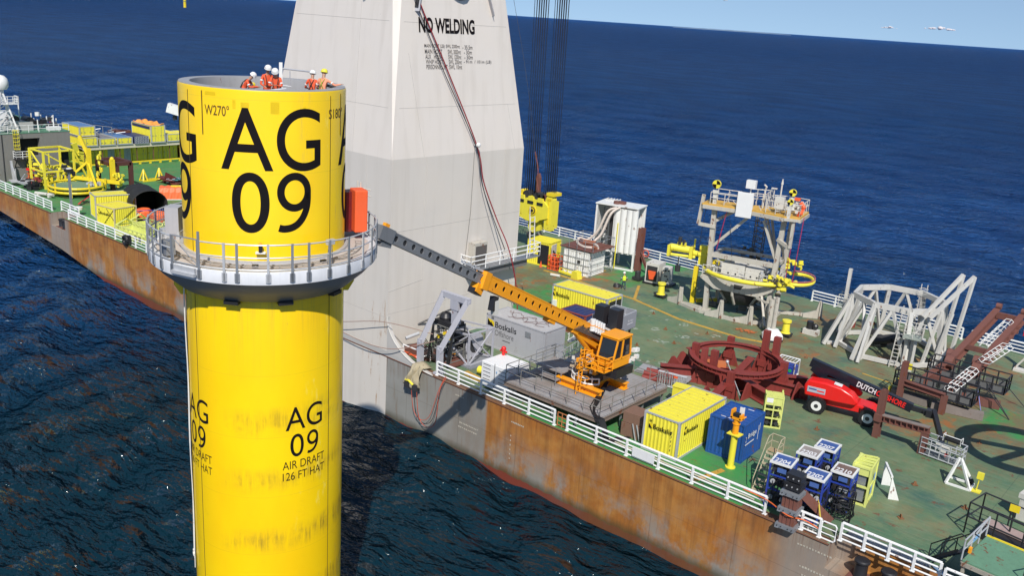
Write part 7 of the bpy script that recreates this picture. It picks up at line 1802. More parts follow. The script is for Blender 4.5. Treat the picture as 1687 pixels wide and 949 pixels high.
# pad eyes welded to the deck
pe = thing('pad_eye', 'small rusty lashing pad eye welded to the green deck', 'pad eye', (0, 0, 0), 0, 'lashing pad eyes on the deck'); m = MB(); m.box((0, 0, .02), (.34, .3, .03)); m.prism([(-.12, .03), (.12, .03), (.06, .24), (-.06, .24)], 'y', -.03, .03); m.build('eye_plate', paint('padeye_rust', (.22, .10, .04), .8, .5, .4), pe)
rp = random.Random(77); pes = [(-12.5, 50.2), (-10.2, 54.3), (-13.3, 55.0), (-16.6, 56.4), (-19.2, 55.6), (-20.9, 58.0), (-14.4, 64.6), (-12.2, 64.8), (-24.4, 70.0), (-27.6, 71.2), (-30.3, 70.4), (-33.4, 66.1), (-36.8, 65.2), (-38.6, 62.2), (-39.3, 67.8), (-42.5, 70.8), (-44.0, 68.9), (-36.2, 69.8), (-51.8, 70.3), (-53.0, 72.2), (-26.5, 53.9), (-20.4, 51.2), (-30.3, 84.0), (-27.2, 85.6)]
for i, (x, y) in enumerate(pes):
    o = pe if i == 0 else copy_tree(pe)
    o.location = (x, y, .008); o.rotation_euler = (0, 0, rp.random()*3)
# faint unreadable draught marks and weld dashes on the hull side
m = MB()
for (x0, z0, n_, w_) in ((-42.4, -.75, 9, .9), (-42.2, -1.9, 4, .5), (-41.8, -2.75, 12, 1.9), (-41.9, -3.1, 10, 1.9), (-36.9, -.95, 8, 1.2), (-15.9, -.75, 12, 2.0), (-15.6, -2.0, 11, 1.8), (-15.4, -2.5, 9, 1.5)):
    for i in range(n_):
        x = x0+w_*i/n_; h = .07+.05*rp.random(); m.box((x, YN-.012, z0+.02*rp.random()), (w_/n_*(.35+.4*rp.random()), .012, h))
for x, z0 in ((-36.9, -2.0), (-36.9, -2.35), (-36.9, -2.7), (-36.9, -3.05), (-36.9, -3.4), (-36.9, -3.75)): m.box((x, YN-.012, z0), (.07, .012, .1))
o = m.build('hull_marking', flat('mark_white', (.50, .46, .38), .7)); tag(o, 'rows of worn unreadable white marks painted on the hull side', 'markings'); o.parent = bpy.data.objects['ship_hull']; del o['category']
# ================================================================== LOWER RIGHT CORNER
t = thing('work_table', 'green topped steel table with rust and yellow edge at the lower right corner', 'platform', (-5.9, 46.7, 0), R_(-4)); m = MB(); m.bx(-2.0, 2.4, -1.9, 1.5, 1.72, 1.80); m.build('top', GRNP, t); m = MB(); m.bx(-2.0, 2.4, 1.5, 1.6, 1.7, 1.86); m.build('yellow_edge', YEL, t); m = MB()
for y in (-1.9, 1.5): m.bar((-2.0, y, 1.6), (2.4, y, 1.6), .12, .22)
for x in (-2.0, 2.4): m.bar((x, -1.9, 1.6), (x, 1.5, 1.6), .12, .22)
for x in (-1.9, 0, 2.3):
    for y in (-1.8, 1.4): m.bar((x, y, 0), (x, y, 1.6), .15)
m.bar((-1.9, -1.8, .1), (0, -1.8, 1.5), .1); m.build('frame', paint('table_cream', (.36, .33, .27), .6, .35, .3), t)
m = MB(); m.rails([(-2.05, -1.9, 1.8), (-2.05, 1.5, 1.8)], 1.1, .04, (1, .5), 1.1); m.bar((-2.05, 1.5, 2.9), (-2.0, -1.6, 2.5), .07); m.rails([(2.3, -1.9, 1.8), (2.3, 1.5, 1.8)], 1.1, .04, (1, .5), 1.1); m.build('rail', GALVL, t)
m = MB(); m.box((-2.05, -.3, 2.35), (.1, .8, .14)); m.build('blue_bag', flat('plate_blue2', (.2, .4, .65), .6), t)
m = MB(); m.rails([(.6, -1.4, 1.8), (1.5, .6, 1.8)], .8, .035, (1,), 2.2); m.build('black_loop', BLKP, t)
m = MB(); m.box((-2.0, -.9, 1.95), (.12, .2, .3)); m.box((1.7, -1.3, 1.95), (.12, .2, .3)); m.build('orange_lamp', ORG, t)
t = thing('black_guard', 'black railed pit guard with pinkish platform behind the green table', 'guard frame', (-6.6, 51.9, 0), R_(-9)); m = MB(); m.rails([(-2.7, -1.0, 0), (3.2, -1.0, 0), (3.2, .9, 0), (-2.7, .9, 0)], 1.9, .045, (1, .55), 1.35, closed=True); m.build('rail', BLKP, t)
m = MB(); m.bx(-2.2, 3.0, -.1, .7, .5, .62); m.build('pink_plate', paint('pinkish_plate', (.38, .28, .26), .7, .1, .3), t); m = MB(); m.bx(-2.2, 3.0, -.9, .7, .05, .48); m.build('dark_pit', BLKP, t)
t = thing('yellow_sign_stand', 'yellow sign plate on a black post in the black guard frame', 'sign stand', (-7.4, 52.2, 0)); m = MB(); m.tube((0, 0, 0), (0, 0, 1.9), .05); m.build('post', BLKP, t); m = MB(); m.box((0, -.05, 2.05), (.5, .06, .4)); m.build('plate', YEL, t)
t = thing('black_stair', 'black tube stair with handrails rising to the green table, left side', 'stairs', (-9.0, 46.6, 0), R_(-35)); m = MB()
for s in (-.35, .35): m.path([(-.9, s, .1), (-.9, s, 1.0), (.9, s, 2.7), (1.3, s, 2.7)], .035, 6); m.bar((-.9, s, .1), (.9, s, 1.75), .06, .14); m.tube((0, s, .9), (0, s, 1.9), .03)
for i in range(7): m.box((-.75+.25*i, 0, .2+.23*i), (.2, .7, .03))
m.build('stair', BLKP, t); m = MB(); m.tube((-.2, -.5, .12), (.6, -.5, .12), .11, 10); m.build('blue_cylinder', flat('plate_blue', (.05, .1, .4)), t)
t = thing('trestle_pair', 'cream gantry foot and yellow wedge by the right frame edge', 'support', (-6.0, 55.4, 0), R_(-8)); m = MB(); m.box((0, 0, 1.5), (3.6, .7, .3)); m.box((-1.4, 0, .7), (.6, .6, 1.4)); m.box((.9, 0, .7), (.5, .6, 1.4)); m.build('gantry_foot', WHITE2, t); m = MB(); m.prism([(-.5, 0), (.3, 0), (.3, 1.5)], 'x', -.4, -.2); m.build('wedge', YEL, t)
# ================================================================== STERN END (LEFT OF THE PICTURE)
rg = random.Random(31)
t = thing('deckhouse', 'plain dark grey deckhouse with green roof at the far left', 'deckhouse', (-131, 45.2, 0)); HH = 6.4
# +X face with a recess; built from panels round the opening
m = MB(); m.bx(-30, -1.2, 0, 11, 0, HH); m.bx(-1.2, 0, 0, 4.3, 0, HH); m.bx(-1.2, 0, 4.3, 6.9, 0, 3.2); m.bx(-1.2, 0, 4.3, 6.9, 5.7, HH); m.bx(-1.2, 0, 6.9, 9.3, 0, HH); m.bx(-1.2, 0, 9.3, 11, 3.6, HH); m.build('wall', GREY, t)
m = MB(); m.bx(-1.25, -.9, 4.3, 6.9, 3.2, 5.7); m.bx(-1.25, -.9, 9.3, 11, 0, 3.6); m.build('recess_shade_panel', flat('recess_shade_black', (.015, .015, .015), .8), t)  # black back panels stand for the shade inside the two recesses
m = MB(); m.bx(-30, .05, -.05, 11.1, HH, HH+.08); m.build('roof', paint('roof_green', (.10, .24, .15), .6, .15, .3), t)
m = MB(); m.rails([(0, .2, HH+.08), (0, 10.9, HH+.08)], 1.0, .04, (1, .5), 1.4); m.build('roof_rail', WHITE, t)
m = MB(); m.tube((.06, 2.0, 0), (.06, 2.0, HH), .06); m.build('pipe', DARK, t); m = MB(); m.bx(-.02, .02, 9.3, 9.36, 0, HH); m.bx(-.7, .02, 8.0+1.35, 10.0, 0, 1.8); m.build('corner_post', GREY, t)
m = MB(); m.bx(.0, .9, 3.3, 5.0, 3.0, 3.1); m.bar((.0, 3.4, 1.9), (.8, 3.4, 3.0), .1); m.bar((0, 4.8, 1.9), (.8, 4.8, 3.0), .1); c = m.build('landing', DARK, t); m = MB(); m.rails([(0, 3.3, 3.1), (.9, 3.3, 3.1), (.9, 5.0, 3.1)], 1.0, .04, (1, .66, .33), .8); m.build('landing_rail', WHITE, c)
for (y, z0, z1) in ((5.2, 1.7, 4.0), (3.7, 4.4, 6.9)):
    m = MB()
    for k in range(6): m.ring((.45, y, z0+(z1-z0)*k/5), .38, .03, 14, 4)
    for a in range(8): m.tube((.45+.38*math.cos(a*.785), y+.38*math.sin(a*.785), z0), (.45+.38*math.cos(a*.785), y+.38*math.sin(a*.785), z1), .02, 4)
    c = m.build('ladder_cage', YELL, t); m = MB()
    for s in (-.2, .2): m.tube((.15, y+s, z0-1.6), (.15, y+s, z1), .03, 4)
    for k in range(14): m.tube((.15, y-.2, z0-1.5+.28*k), (.15, y+.2, z0-1.5+.28*k), .02, 4)
    m.build('ladder', BLKP, c)
m = MB(); m.bx(0, .05, 2.9, 3.3, .9, 1.4); m.build('white_notice', WHITE, t)
t = thing('radome_mast', 'white lattice mast with big white radome and railed landing on the deckhouse roof', 'mast', (-132.0, 47.9, HH+.08)); t.scale = (.9, .9, .84); m = MB()
for (x, y, tx, ty) in ((-.9, -1.2, -.2, 0), (.9, -1.2, .2, 0), (-.9, 1.8, -.2, .3), (.9, 1.8, .2, .3)): m.bar((x, y, 0), (tx, ty, 6.4), .22)
for k in range(7):
    z = .9*k; f = 1-k/8; m.bar((-.9*f, -1.2*f, z), (.9*f, 1.5*f, z+.8), .08); m.bar((.9*f, -1.2*f, z), (-.9*f, 1.5*f, z+.8), .08); m.bar((.9*f, -1.2*f, z), (.9*f, 1.5*f, z), .08)
m.build('lattice', WHITE, t); m = MB(); m.box((.3, 1.0, 4.6), (1.6, 2.2, .12)); m.build('landing', WHITE, t); m = MB(); m.rails([(-.4, 2.1, 4.6), (1.1, 2.1, 4.6), (1.1, -.2, 4.6)], 1.2, .05, (1, .6, .3), .9); m.build('landing_rail', WHITE, t)
m = MB(); m.cyl((0, .2, 6.3), .35, .5, 12); m.lathe((0, .2, 6.8), [(.001, 0), (.8, .05), (1.05, .5), (1.08, 1.1), (.95, 1.7), (.55, 2.15), (.001, 2.3)], 24); m.build('radome', WHITE, t, True)
t = thing('roof_winch_house', 'grey roof housing with black vents on the deckhouse roof', 'roof housing', (-134.0, 50.2, HH+.08)); m = MB(); m.prism([(-1.9, 0), (1.9, 0), (1.9, 1.2), (-1.2, 1.5), (-1.9, .8)], 'x', -1.3, 1.2); m.build('housing', paint('housing_grey', (.42, .41, .39), .6, .05, .2), t)
m = MB(); m.tube((1.2, -.3, 1.6), (-1.2, -.3, 1.7), .5, 14); m.tube((1.1, 1.6, 1.3), (-.8, 1.6, 1.3), .55, 14); m.build('vent_duct', BLKP, t); m = MB(); m.box((-1.6, -.9, 1.9), (1.6, 2.6, .8)); m.build('white_boat_cover', WTARP, t)
t = thing('pole_mast', 'thin white pole mast behind the grey roof housing', 'mast', (-136.0, 51.6, HH)); m = MB(); m.cyl((0, 0, 0), .12, 4.3, 8, .06); m.build('pole', WHITE, t)
t = thing('roof_machinery', 'row of white and black winches and posts along the deckhouse roof edge', 'machinery', (-134.5, 53.5, HH+.08)); 
m = MB()
for i in range(15): m.box((rg.uniform(-2.0, 1.5), rg.uniform(-1, 2.0), rg.uniform(.3, 1.3)), (.6, .6, .6), rg.random())
m.build('black_machinery', BLKP, t); m = MB()
for i in range(10): m.cyl((rg.uniform(-1, 2.5), rg.uniform(-1, 2.3), 0), .08, rg.uniform(1, 2.1), 6)
m.box((2.4, 1.0, .3), (.8, 1.7, .5)); m.cyl((.3, -.2, 1.8), .3, .5, 10); m.build('white_fitting', WHITE, t); m = MB(); m.box((-1.0, 2.2, .9), (.6, .5, .5)); m.build('pink_box', flat('pink_box', (.5, .15, .2), .6), t); m = MB(); m.sphere((-.5, -1.4, .7), .3, 8); m.build('yellow_ball', YEL, t)
# yellow container rows
SL = 3.0
t = thing('container_deck', 'long pale beige slab deck bridging over the lower row of containers', 'deck slab', (-141.9, 69.1, 0)); m = MB(); m.bx(-3.2, 4.6, -8.5, 11.0, 2.66, 3.06); m.bx(4.6, 4.8, -8.5, 11.0, 2.5, 3.1); m.build('slab', paint('slab_beige', (.62, .56, .43), .7, .1, .3), t); m = MB()
for y in np.linspace(-8.2, 8.2, 7): m.box((4.4, y, 1.34), (.10, .10, 2.64))
m.bx(-2.5, -2.3, -8.4, 10.8, 0, 2.68); m.build('support', BRN, t)
t = thing('yellow_kerb', 'low yellow slotted kerb in front of the lower container row', 'kerb', (-136.3, 69.0, 0)); m = MB(); m.bx(-.12, .12, -8.6, 8.4, .32, .5)
for y in np.linspace(-8.5, 8.3, 11): m.box((0, y, .18), (.24, .35, .34))
m.build('kerb', YEL, t)
YD = paint('shade_yellow', (.80, .68, .04), .5, .15, .35); GD = paint('door_grey', (.35, .40, .46), .5, .08, .25)
proto = container('shipping_container', 'first yellow container from the left in the lower row below the beige slab', 5.8, 2.44, 2.62, YD, (-141.9, 62.6, 0), 0, YD, '+x', 'lower row of containers with doors')
names = ['second', 'third', 'fourth', 'fifth', 'sixth']
for i in range(1, 6):
    cc = put(proto, (-141.9, 62.6+2.58*i, 0), 0, f'{names[i-1]} yellow container from the left in the lower row below the beige slab', 'lower row of containers with doors')
    if i in (1, 2):
        ds = [c for c in cc.children if c.name.startswith('door')]; ds.sort(key=lambda o: sum(v.co.y for v in o.data.vertices)/len(o.data.vertices))
        d = ds[-1]; d.data = d.data.copy(); d.data.materials[0] = GD; d['label'] = 'grey door leaf'
        cc['label'] = f'{names[i-1]} container from the left in the lower row, with one grey door leaf'
Z0 = 3.08
def halfc(y, h, label, x=-139.8, z=Z0, mat=YELL, roofmat=None, d='+x', L=5.8):
    return container('half_height_container', label, L, 2.44, h, mat, (x, y, z), 0, GALVL, d, 'upper row of containers on the beige slab', roofmat=roofmat)
BT = paint('blue_tarpaulin', (.10, .20, .38), .7, 0, .2)
halfc(61.6, 1.35, 'lower yellow half-height container at the left end of the slab')
halfc(61.6, 1.5, 'topmost yellow half-height container with blue tarpaulin roof at the left end', z=Z0+1.45, roofmat=BT, x=-140.4)
halfc(64.3, 1.1, 'yellow half-height container right of the two stacked ones, with loose gear', roofmat=paint('dark_load', (.2, .2, .22), .7, .1, .3))
halfc(67.0, 1.1, 'yellow half-height container with blue sheet, left of the navy bottle racks', roofmat=BT)
tall = container('shipping_container', 'tall open topped yellow container filled with orange tarpaulin on the slab', 6.2, 2.44, 2.7, YELL, (-139.9, 72.4, Z0), 0, GALVL, '+x', 'upper row of containers on the beige slab', open_top=True)
m = MB(); n_ = 14; vs = [(-3.0+6.0*i/(n_-1), -1.1+2.2*j/5, 2.55+.28*math.sin(i*1.7+j)+.18*math.sin(i*.9-j*2)+(.3 if 2 < j < 5 else 0)) for i in range(n_) for j in range(6)]
m.add(vs, [(i*6+j, i*6+6+j, i*6+7+j, i*6+j+1) for i in range(n_-1) for j in range(5)]); o = m.build('tarpaulin_load', paint('load_orange', (.75, .30, .05), .7, 0, .3), tall); md = o.modifiers.new('s', 'SOLIDIFY'); md.thickness = .1
m = MB(); m.box((0, -1.225, 2.3), (5.6, .02, .4)); m.build('dark_stripe', NAVY, tall)
halfc(75.1, 1.25, 'yellow half-height container right of the tall orange topped one', L=5.8)
halfc(77.8, .9, 'low yellow half-height container at the right end of the slab, beside the tower')
t = thing('bottle_racks', 'navy bottle racks in white frames on the beige slab', 'rack', (-138.9, 69.7, Z0), 0); m = MB(); m.bx(-2.6, 2.0, -1.15, 1.15, 0, 1.1); m.build('rack_body', NAVY, t); m = MB()
for i in range(5):
    y = -1.1+.55*i; m.box((2.03, y, .55), (.05, .07, 1.1))
for z in (.02, .38, .74, 1.08): m.box((2.03, 0, z), (.05, 2.3, .06))
for i in range(4):
    for j in range(3): m.box((2.05, -.85+.55*i, .2+.36*j), (.03, .2, .12))
m.build('white_frame', GALVL, t)
t = thing('loose_gear', 'grey pipes and frames piled on top of the half-height containers', 'gear', (-141.0, 65.6, Z0+1.1)); m = MB()
for i in range(14): a = (rg.uniform(-2, 1.5), rg.uniform(-1.5, 2.2), .15+rg.random()*.5); m.tube(a, (a[0]+rg.uniform(-1, 1), a[1]+rg.uniform(-1, 1.3), a[2]+.2), .09, 6)
m.rails([(-2.0, -.5, .0), (1.0, .9, 0)], 1.2, .05, (1,), 1.5); m.build('pipes', GALV, t); m = MB()
for i in range(8): m.box((rg.uniform(-2, 1), rg.uniform(2, 4.2), .2), (.9, .8, .35), rg.random())
m.build('rusty_load', BRN, t)
t = thing('red_skid', 'orange red painted skid between the lower row and the yellow tower', 'skid', (-140.8, 79.0, 0)); m = MB(); m.bx(-2, 2, -1.2, 1.2, .2, 1.4); m.build('skid', paint('skid_red', (.40, .09, .03), .6, .2, .3), t)
t = thing('yellow_box', 'yellow tank box above the red skid at the end of the container row', 'tank', (-141.2, 78.6, 1.45)); m = MB(); m.bx(-2, 2, -1.0, 1.4, 0, 1.2); m.build('tank', YEL, t)
t = thing('leaning_panel', 'yellow lettered panel leaning behind the deckhouse corner', 'panel', (-136.2, 58.6, 1.6), R_(15)); m = MB(); m.box((0, 0, 1.0), (.2, 2.2, 2.2), 0, R_(14)); m.build('panel', YELL, t)
m = MB()
for i in range(4): m.box((.2, 1.3, .8-.4*i), (.2, .9, .28), 0, R_(-12))
m.build('panel_strip', YELL, t)
# white davit boom beyond the containers
t = thing('white_boom', 'white box boom end with a red lamp poking out left of the yellow tower', 'crane boom', (-153, 84.6, 0)); m = MB(); m.bar((.0, -1.6, 6.5), (6.0, 4.5, 4.2), 1.3, 1.6); m.build('boom', WHITE, t); m = MB(); m.box((1.0, 0.4, 3.9), (.6, .6, 1.6)); m.build('red_lamp', RED, t); m = MB(); m.box((.5, -.6, 4.7), (.5, .6, .8)); m.box((1.3, 1.2, 3.4), (.4, .5, 1.0)); m.bar((6, 4.5, -3.0), (6, 4.5, 4.0), .5); m.build('fitting', DARK, t)
# yellow carousel with frames
t = thing('yellow_carousel', 'round green decked carousel with yellow tube rim, mast and curved arm', 'carousel', (-119.2, 51.6, 0), R_(0)); t.scale = (.74, .74, 1); m = MB()
m.band((0, 0, 0), 0, 4.4, .95, 1.05, 40); m.build('turntable_deck', paint('carousel_green', (.14, .25, .17), .6, .2, .3), t); m = MB()
for z in (.7, 1.25): m.ring((0, 0, z), 4.6, .17, 44, 6)
for i in range(10): a = R_(36*i); m.bar((4.6*math.cos(a), 4.6*math.sin(a), .1 if i % 2 else .5), (4.6*math.cos(a), 4.6*math.sin(a), 1.9), .24)
m.build('rim', YEL, t); m = MB(); m.cyl((0, 0, 0), 1.8, .95, 20)
for i in range(8): a = R_(45*i); m.bar((0, 0, .7), (4.3*math.cos(a), 4.3*math.sin(a), .7), .2, .3)
m.build('underframe', DARK, t); m = MB(); m.bar((-1.9, 3.2, 1.0), (-1.9, 3.2, 5.6), .62, .7); m.bar((-1.9, 3.2, 4.6), (-3.0, 2.3, 7.2), .5, .55); m.bar((-1.9, 3.0, 3.6), (3.6, 1.8, .9), .34, .36); m.bar((-1.9, 3.2, 4.0), (-4.6, .6, 1.5), .3, .32); m.bar((-5, 1, 1.6), (3.2, 6.2, 1.4), .4, .45); m.build('mast', YEL, t)
m = MB(); m.bar((1.0, 6.0, 1.2), (1.0, 6.0, 4.3), .7, .7); m.bar((-1.0, 4.4, 1.3), (1.0, 6.0, 1.3), .4, .5); m.sphere((1.0, 6.0, 4.3), .38, 10); m.build('upright_arm', YEL, t); m = MB()
for i in range(9): m.box((rg.uniform(-.5, 2.5), rg.uniform(1.5, 4), 1.3), (.5, .5, .3), rg.random())
m.build('coiled_cable', GALVL, t); m = MB()
for i in range(22): m.box((1.6+rg.uniform(-.4, 1), 6.4+rg.uniform(-.5, 1.2), rg.uniform(.8, 2.6)), (.3, .3, .3), rg.random())
for i in range(14): m.box((-2.0+rg.uniform(-.2, .8), 4.4+rg.uniform(-.3, 1.0), rg.uniform(1.6, 5.0)), (.25, .25, .5), rg.random())
m.build('rollers', YELL, t)
t = thing('cube_cage', 'yellow open cube frame full of machinery in front of the deckhouse', 'frame', (-125.6, 50.9, 0), R_(3)); m = MB()
for x in (-1.9, 1.9):
    for y in (-1.6, 2.4): m.bar((x, y, 0), (x, y, 5.0), .24)
for z in (4.95, 2.3, .6):
    for y in (-1.6, 2.4): m.bar((-1.9, y, z), (1.9, y, z), .2)
    for x in (-1.9, 1.9): m.bar((x, -1.6, z), (x, 2.4, z), .2)
m.bar((-1.9, -1.6, 4.9), (1.9, -1.6, 2.3), .15); m.bar((1.9, -1.6, 4.9), (1.9, 2.4, 2.3), .15); m.bar((1.9, 2.4, 4.9), (1.9, 4.4, .3), .2); m.bar((-1.9, 2.4, 4.9), (-1.9, .4, 4.9), .2); m.bar((0, 0, 2.3), (0, 0, 4.4), .14); m.build('tube_frame', YELL, t); m = MB()
for i in range(30): m.box((rg.uniform(-1.8, 1.8), rg.uniform(-1.5, 2.3), rg.uniform(.3, 2.9)), (rg.uniform(.2, .8), rg.uniform(.2, .8), .3), rg.random())
m.build('machinery', YELL, t); m = MB()
for i in range(10): m.box((rg.uniform(-1.7, 1.9), rg.uniform(-1.5, 2.3), rg.uniform(.3, 2.2)), (.3, .3, .2), rg.random())
m.build('dark_machinery', BRN, t); m = MB(); m.ring((2.6, 1.6, .8), 1.4, .18, 24, 6, R_(-120), R_(60)); m.bar((2.2, 0, .2), (2.2, 0, 2.4), .25); m.build('curved_guard', YELL, t)
t = thing('red_machine', 'red and orange machine frame between deckhouse and yellow cube frame', 'machine', (-128.6, 50.0, 0)); m = MB()
for i in range(9): m.box((rg.uniform(-.8, .8), rg.uniform(-.8, 1), rg.uniform(.3, 2.3)), (.6, .3, .3), rg.random())
m.build('machine', RED, t); m = MB()
for s in (-.5, .6): m.bar((s, -.6, 0), (s*.5, -.4, 2.0), .2)
m.box((0, -.5, 1.3), (1.3, .3, .2)); m.build('orange_leg', paint('burnt_orange', (.5, .12, .03), .6, .1, .3), t)
t = thing('steel_clutter', 'pale steel frames and black reels stacked behind the far left railing', 'steel frames', (-127.2, 47.6, 0)); m = MB()
for i in range(5): m.box((rg.uniform(-2.5, 2.5), rg.uniform(-.6, 1.2), .4+.15*i), (2.0, 1.0, .1), rg.uniform(-.2, .2))
m.bar((-2.5, .2, .3), (-2.9, .2, 3.0), .25); m.bar((-1.2, 0, .4), (-1.2, 0, 2.2), .1); m.bar((-.6, .2, .5), (1.3, .2, 1.8), .1); m.bar((-2.9, .2, 2.8), (-1.6, .2, .5), .12); m.build('frame', GALVL, t); m = MB()
for i in range(9): m.box((rg.uniform(1.2, 4.2), rg.uniform(-.4, 1.6), rg.uniform(.2, 1.0)), (.6, .5, .5), rg.random())
m.tube((2.4, .4, .6), (2.9, .4, .6), .55, 12); m.build('black_reel', BLKP, t); m = MB()
for i in range(6): m.box((rg.uniform(1.0, 4), rg.uniform(.5, 1.7), rg.uniform(.7, 1.3)), (.4, .3, .3), rg.random())
m.build('red_fitting', REDP, t)
t = thing('white_tube', 'short white tube on feet lying on the green deck by the carousel', 'tube', (-119.2, 47.4, .35), R_(20)); m = MB(); m.tube((-1.5, 0, 0), (1.5, 0, .1), .2, 10); m.box((-.9, 0, -.2), (.3, .5, .3)); m.box((.9, 0, -.15), (.3, .5, .3)); m.build('tube', WHITE2, t)
t = thing('camera_mast', 'grey camera mast with black floodlights on the near edge left of the containers', 'mast', (-110.6, 47.0, 0)); m = MB(); m.box((0, 0, 2.3), (.24, .24, 4.6)); m.build('pole', GALV, t); m = MB(); m.box((0, 0, 4.8), (.6, .9, .35)); m.box((-.2, -.4, 5.3), (.3, .6, .3)); m.box((.1, .5, 4.4), (.4, .3, .5)); m.build('floodlight', BLKP, t); m = MB(); m.box((0, 0, 5.05), (.4, .5, .15)); m.build('bracket', WHITE, t)
t = thing('red_ladder', 'bright red ladder leaning under the yellow carousel rim', 'ladder', (-113.3, 49.0, 0), R_(60)); m = MB()
for s in (-.25, .25): m.bar((0, s, 0), (1.6, s, 1.2), .08)
for i in range(5): m.bar((.2+.3*i, -.25, .15+.22*i), (.2+.3*i, .25, .15+.22*i), .05)
m.build('ladder', flat('ladder_red', (.7, .02, .05), .5), t)
t = thing('rail_buoy', 'white smart buoy box on the near railing right of the camera mast', 'buoy', (-107.4, 46.4, 0)); m = MB(); m.cyl((0, 0, .7), .5, .3, 12); m.cyl((0, 0, 0), .15, .8, 8); m.build('buoy', WHITE, t, True)
t = thing('steel_portal', 'brown steel portal frame standing behind the yellow carousel', 'portal frame', (-121.2, 58.9, 0)); m = MB()
for x in (-2.0, 2.0): m.bar((x, 0, 0), (x, 0, 3.6), .5); m.bar((x, -2.6, 0), (x, -2.6, 3.6), .5)
m.bar((-2, 0, 3.5), (2, 0, 3.5), .5); m.bar((-2, -2.6, 3.5), (2, -2.6, 3.5), .5); m.bar((2, 0, 3.5), (2, -2.6, 3.5), .5); m.bar((-2, 0, 3.5), (-2, -2.6, 3.5), .5); m.build('frame', paint('dark_brown', (.09, .028, .022), .6, .2, .3), t)
t = thing('sawhorse_frame', 'low yellow twin A-frame stand alone on the green stern deck', 'stand', (-123.2, 63.9, 0), R_(92)); m = MB()
for x in (-1.2, 1.2):
    m.bar((x-.35, -.5, .1), (x, 0, 1.7), .16); m.bar((x+.35, -.5, .1), (x, 0, 1.7), .16); m.bar((x-.35, .5, .1), (x, 0, 1.7), .16); m.bar((x+.35, .5, .1), (x, 0, 1.7), .16)
for y in (-.5, .5): m.bar((-1.6, y, .12), (1.6, y, .12), .2)
m.build('frame', YEL, t)
t = thing('scrap_pile', 'heap of red brown plates, teal netting and yellow bars on the stern deck', 'scrap heap', (-120.0, 65.4, 0)); m = MB()
for i in range(9): m.box((rg.uniform(-1.3, 1.3), rg.uniform(-1.4, 1.4), rg.uniform(.1, .8)), (1.6, 1.1, .08), rg.random()*3, rg.uniform(-.4, .4))
m.prism([(-1.2, .1), (1.8, .1), (-.8, 1.6)], 'x', -.5, -.4); m.build('plate', paint('dark_red_plate', (.13, .022, .016), .6, .2, .3), t); m = MB()
for i in range(14): m.box((rg.uniform(-1, 1.4), rg.uniform(-1.7, 1.5), rg.uniform(.3, .9)), (.5, .08, .08), rg.random()*3)
m.build('grey_bar', GALVL, t); m = MB()
for i in range(5): m.box((rg.uniform(-.2, 1.2), rg.uniform(-.4, 1), .7), (.7, .5, .12), rg.random()*3)
m.build('netting', flat('teal_net', (.08, .25, .26), .8), t); m = MB()
for i in range(6): m.box((rg.uniform(.2, 1.8), rg.uniform(1.2, 3.2), .3), (.3, 1.2, .14), rg.uniform(-.4, .4))
m.build('yellow_bar', YEL, t)
t = thing('yellow_block', 'small yellow block on the stern deck touching the tower outline', 'block', (-122.0, 68.7, 0)); m = MB(); m.box((0, 0, .3), (1.5, 1.2, .5)); m.box((0, .6, .3), (.5, .4, .9)); m.build('block', YEL, t)
t = thing('covered_pallet', 'long load under bright orange tarpaulin on the stern deck', 'covered load', (-110.2, 61.2, 0), R_(60)); m = MB(); n1, n2 = 22, 9; vs = []
for i in range(n1):
    for j in range(n2):
        u = i/(n1-1)*5.4-2.7; v = j/(n2-1); w_ = (v-.5)*2; e = max(0, abs(w_)-.62)/.38; zz = 1.55*(1-e)+.06*math.sin(i*1.9+j); yy = (min(abs(w_), .62)/.62*1.05+e*.2)*(1 if w_ > 0 else -1)+.05*math.sin(i*2.3+j*1.7)*e; vs.append((u*(1+.02*e), yy, max(.1, zz)))
m.add(vs, [(i*n2+j, i*n2+n2+j, i*n2+n2+1+j, i*n2+1+j) for i in range(n1-1) for j in range(n2-1)])
for e in (0, n1-1): m.add([vs[e*n2+j] for j in range(n2)], [tuple(range(n2))])
m.build('tarpaulin', OTARP, t); m = MB(); m.box((0, 0, .08), (5.8, 2.6, .12)); m.build('pallet', WHITE2, t); m = MB(); m.box((-.5, .2, 1.6), (1.6, .8, .1)); m.build('yellow_cover', YEL, t)
# near left containers, tent, bags and lime frames
k1 = container('shipping_container', 'rear yellow container with pale flat roof beside the black tent', 4.6, 2.5, 2.75, YELL, (-105.2, 49.6, 0), R_(78), GALVL, None)
k2 = container('shipping_container', 'front smaller yellow container tied with a cross rope near the left railing', 3.4, 2.9, 2.3, YELL, (-100.9, 47.9, 0), R_(8), paint('cream_trim', (.62, .52, .30), .6, .1, .2), None)
logo(k2, (-.9, -1.46, 1.3), (1, 0, 0), .32, w_=1.7)
m = MB(); m.tube((1.72, -1.2, .3), (1.72, 1.3, 2.1), .03, 5); m.tube((-.2, -1.47, .3), (1.6, -1.47, 2.1), .03, 5); m.tube((.3, -1.47, 2.1), (1.6, -1.47, .9), .03, 5); m.build('rope', BLK, k2)
t = thing('black_tent', 'black shelter tent with round roof open toward the camera beside the yellow containers', 'tent', (-103.6, 52.6, 0), R_(78)); m = MB(); n_ = 14; arc = [(-2.0, .0)]+[(-2.0*math.cos(a), 2.0+1.5*math.sin(a)) for a in np.linspace(.0, math.pi, n_)]+[(2.0, 0)]
vs = []
for k, x in enumerate(np.linspace(-2.6, 2.6, 8)): vs += [(y*(1+.02*math.sin(k*3+j)), x, z*(1-.03*(k % 2))) for j, (y, z) in enumerate(arc)]
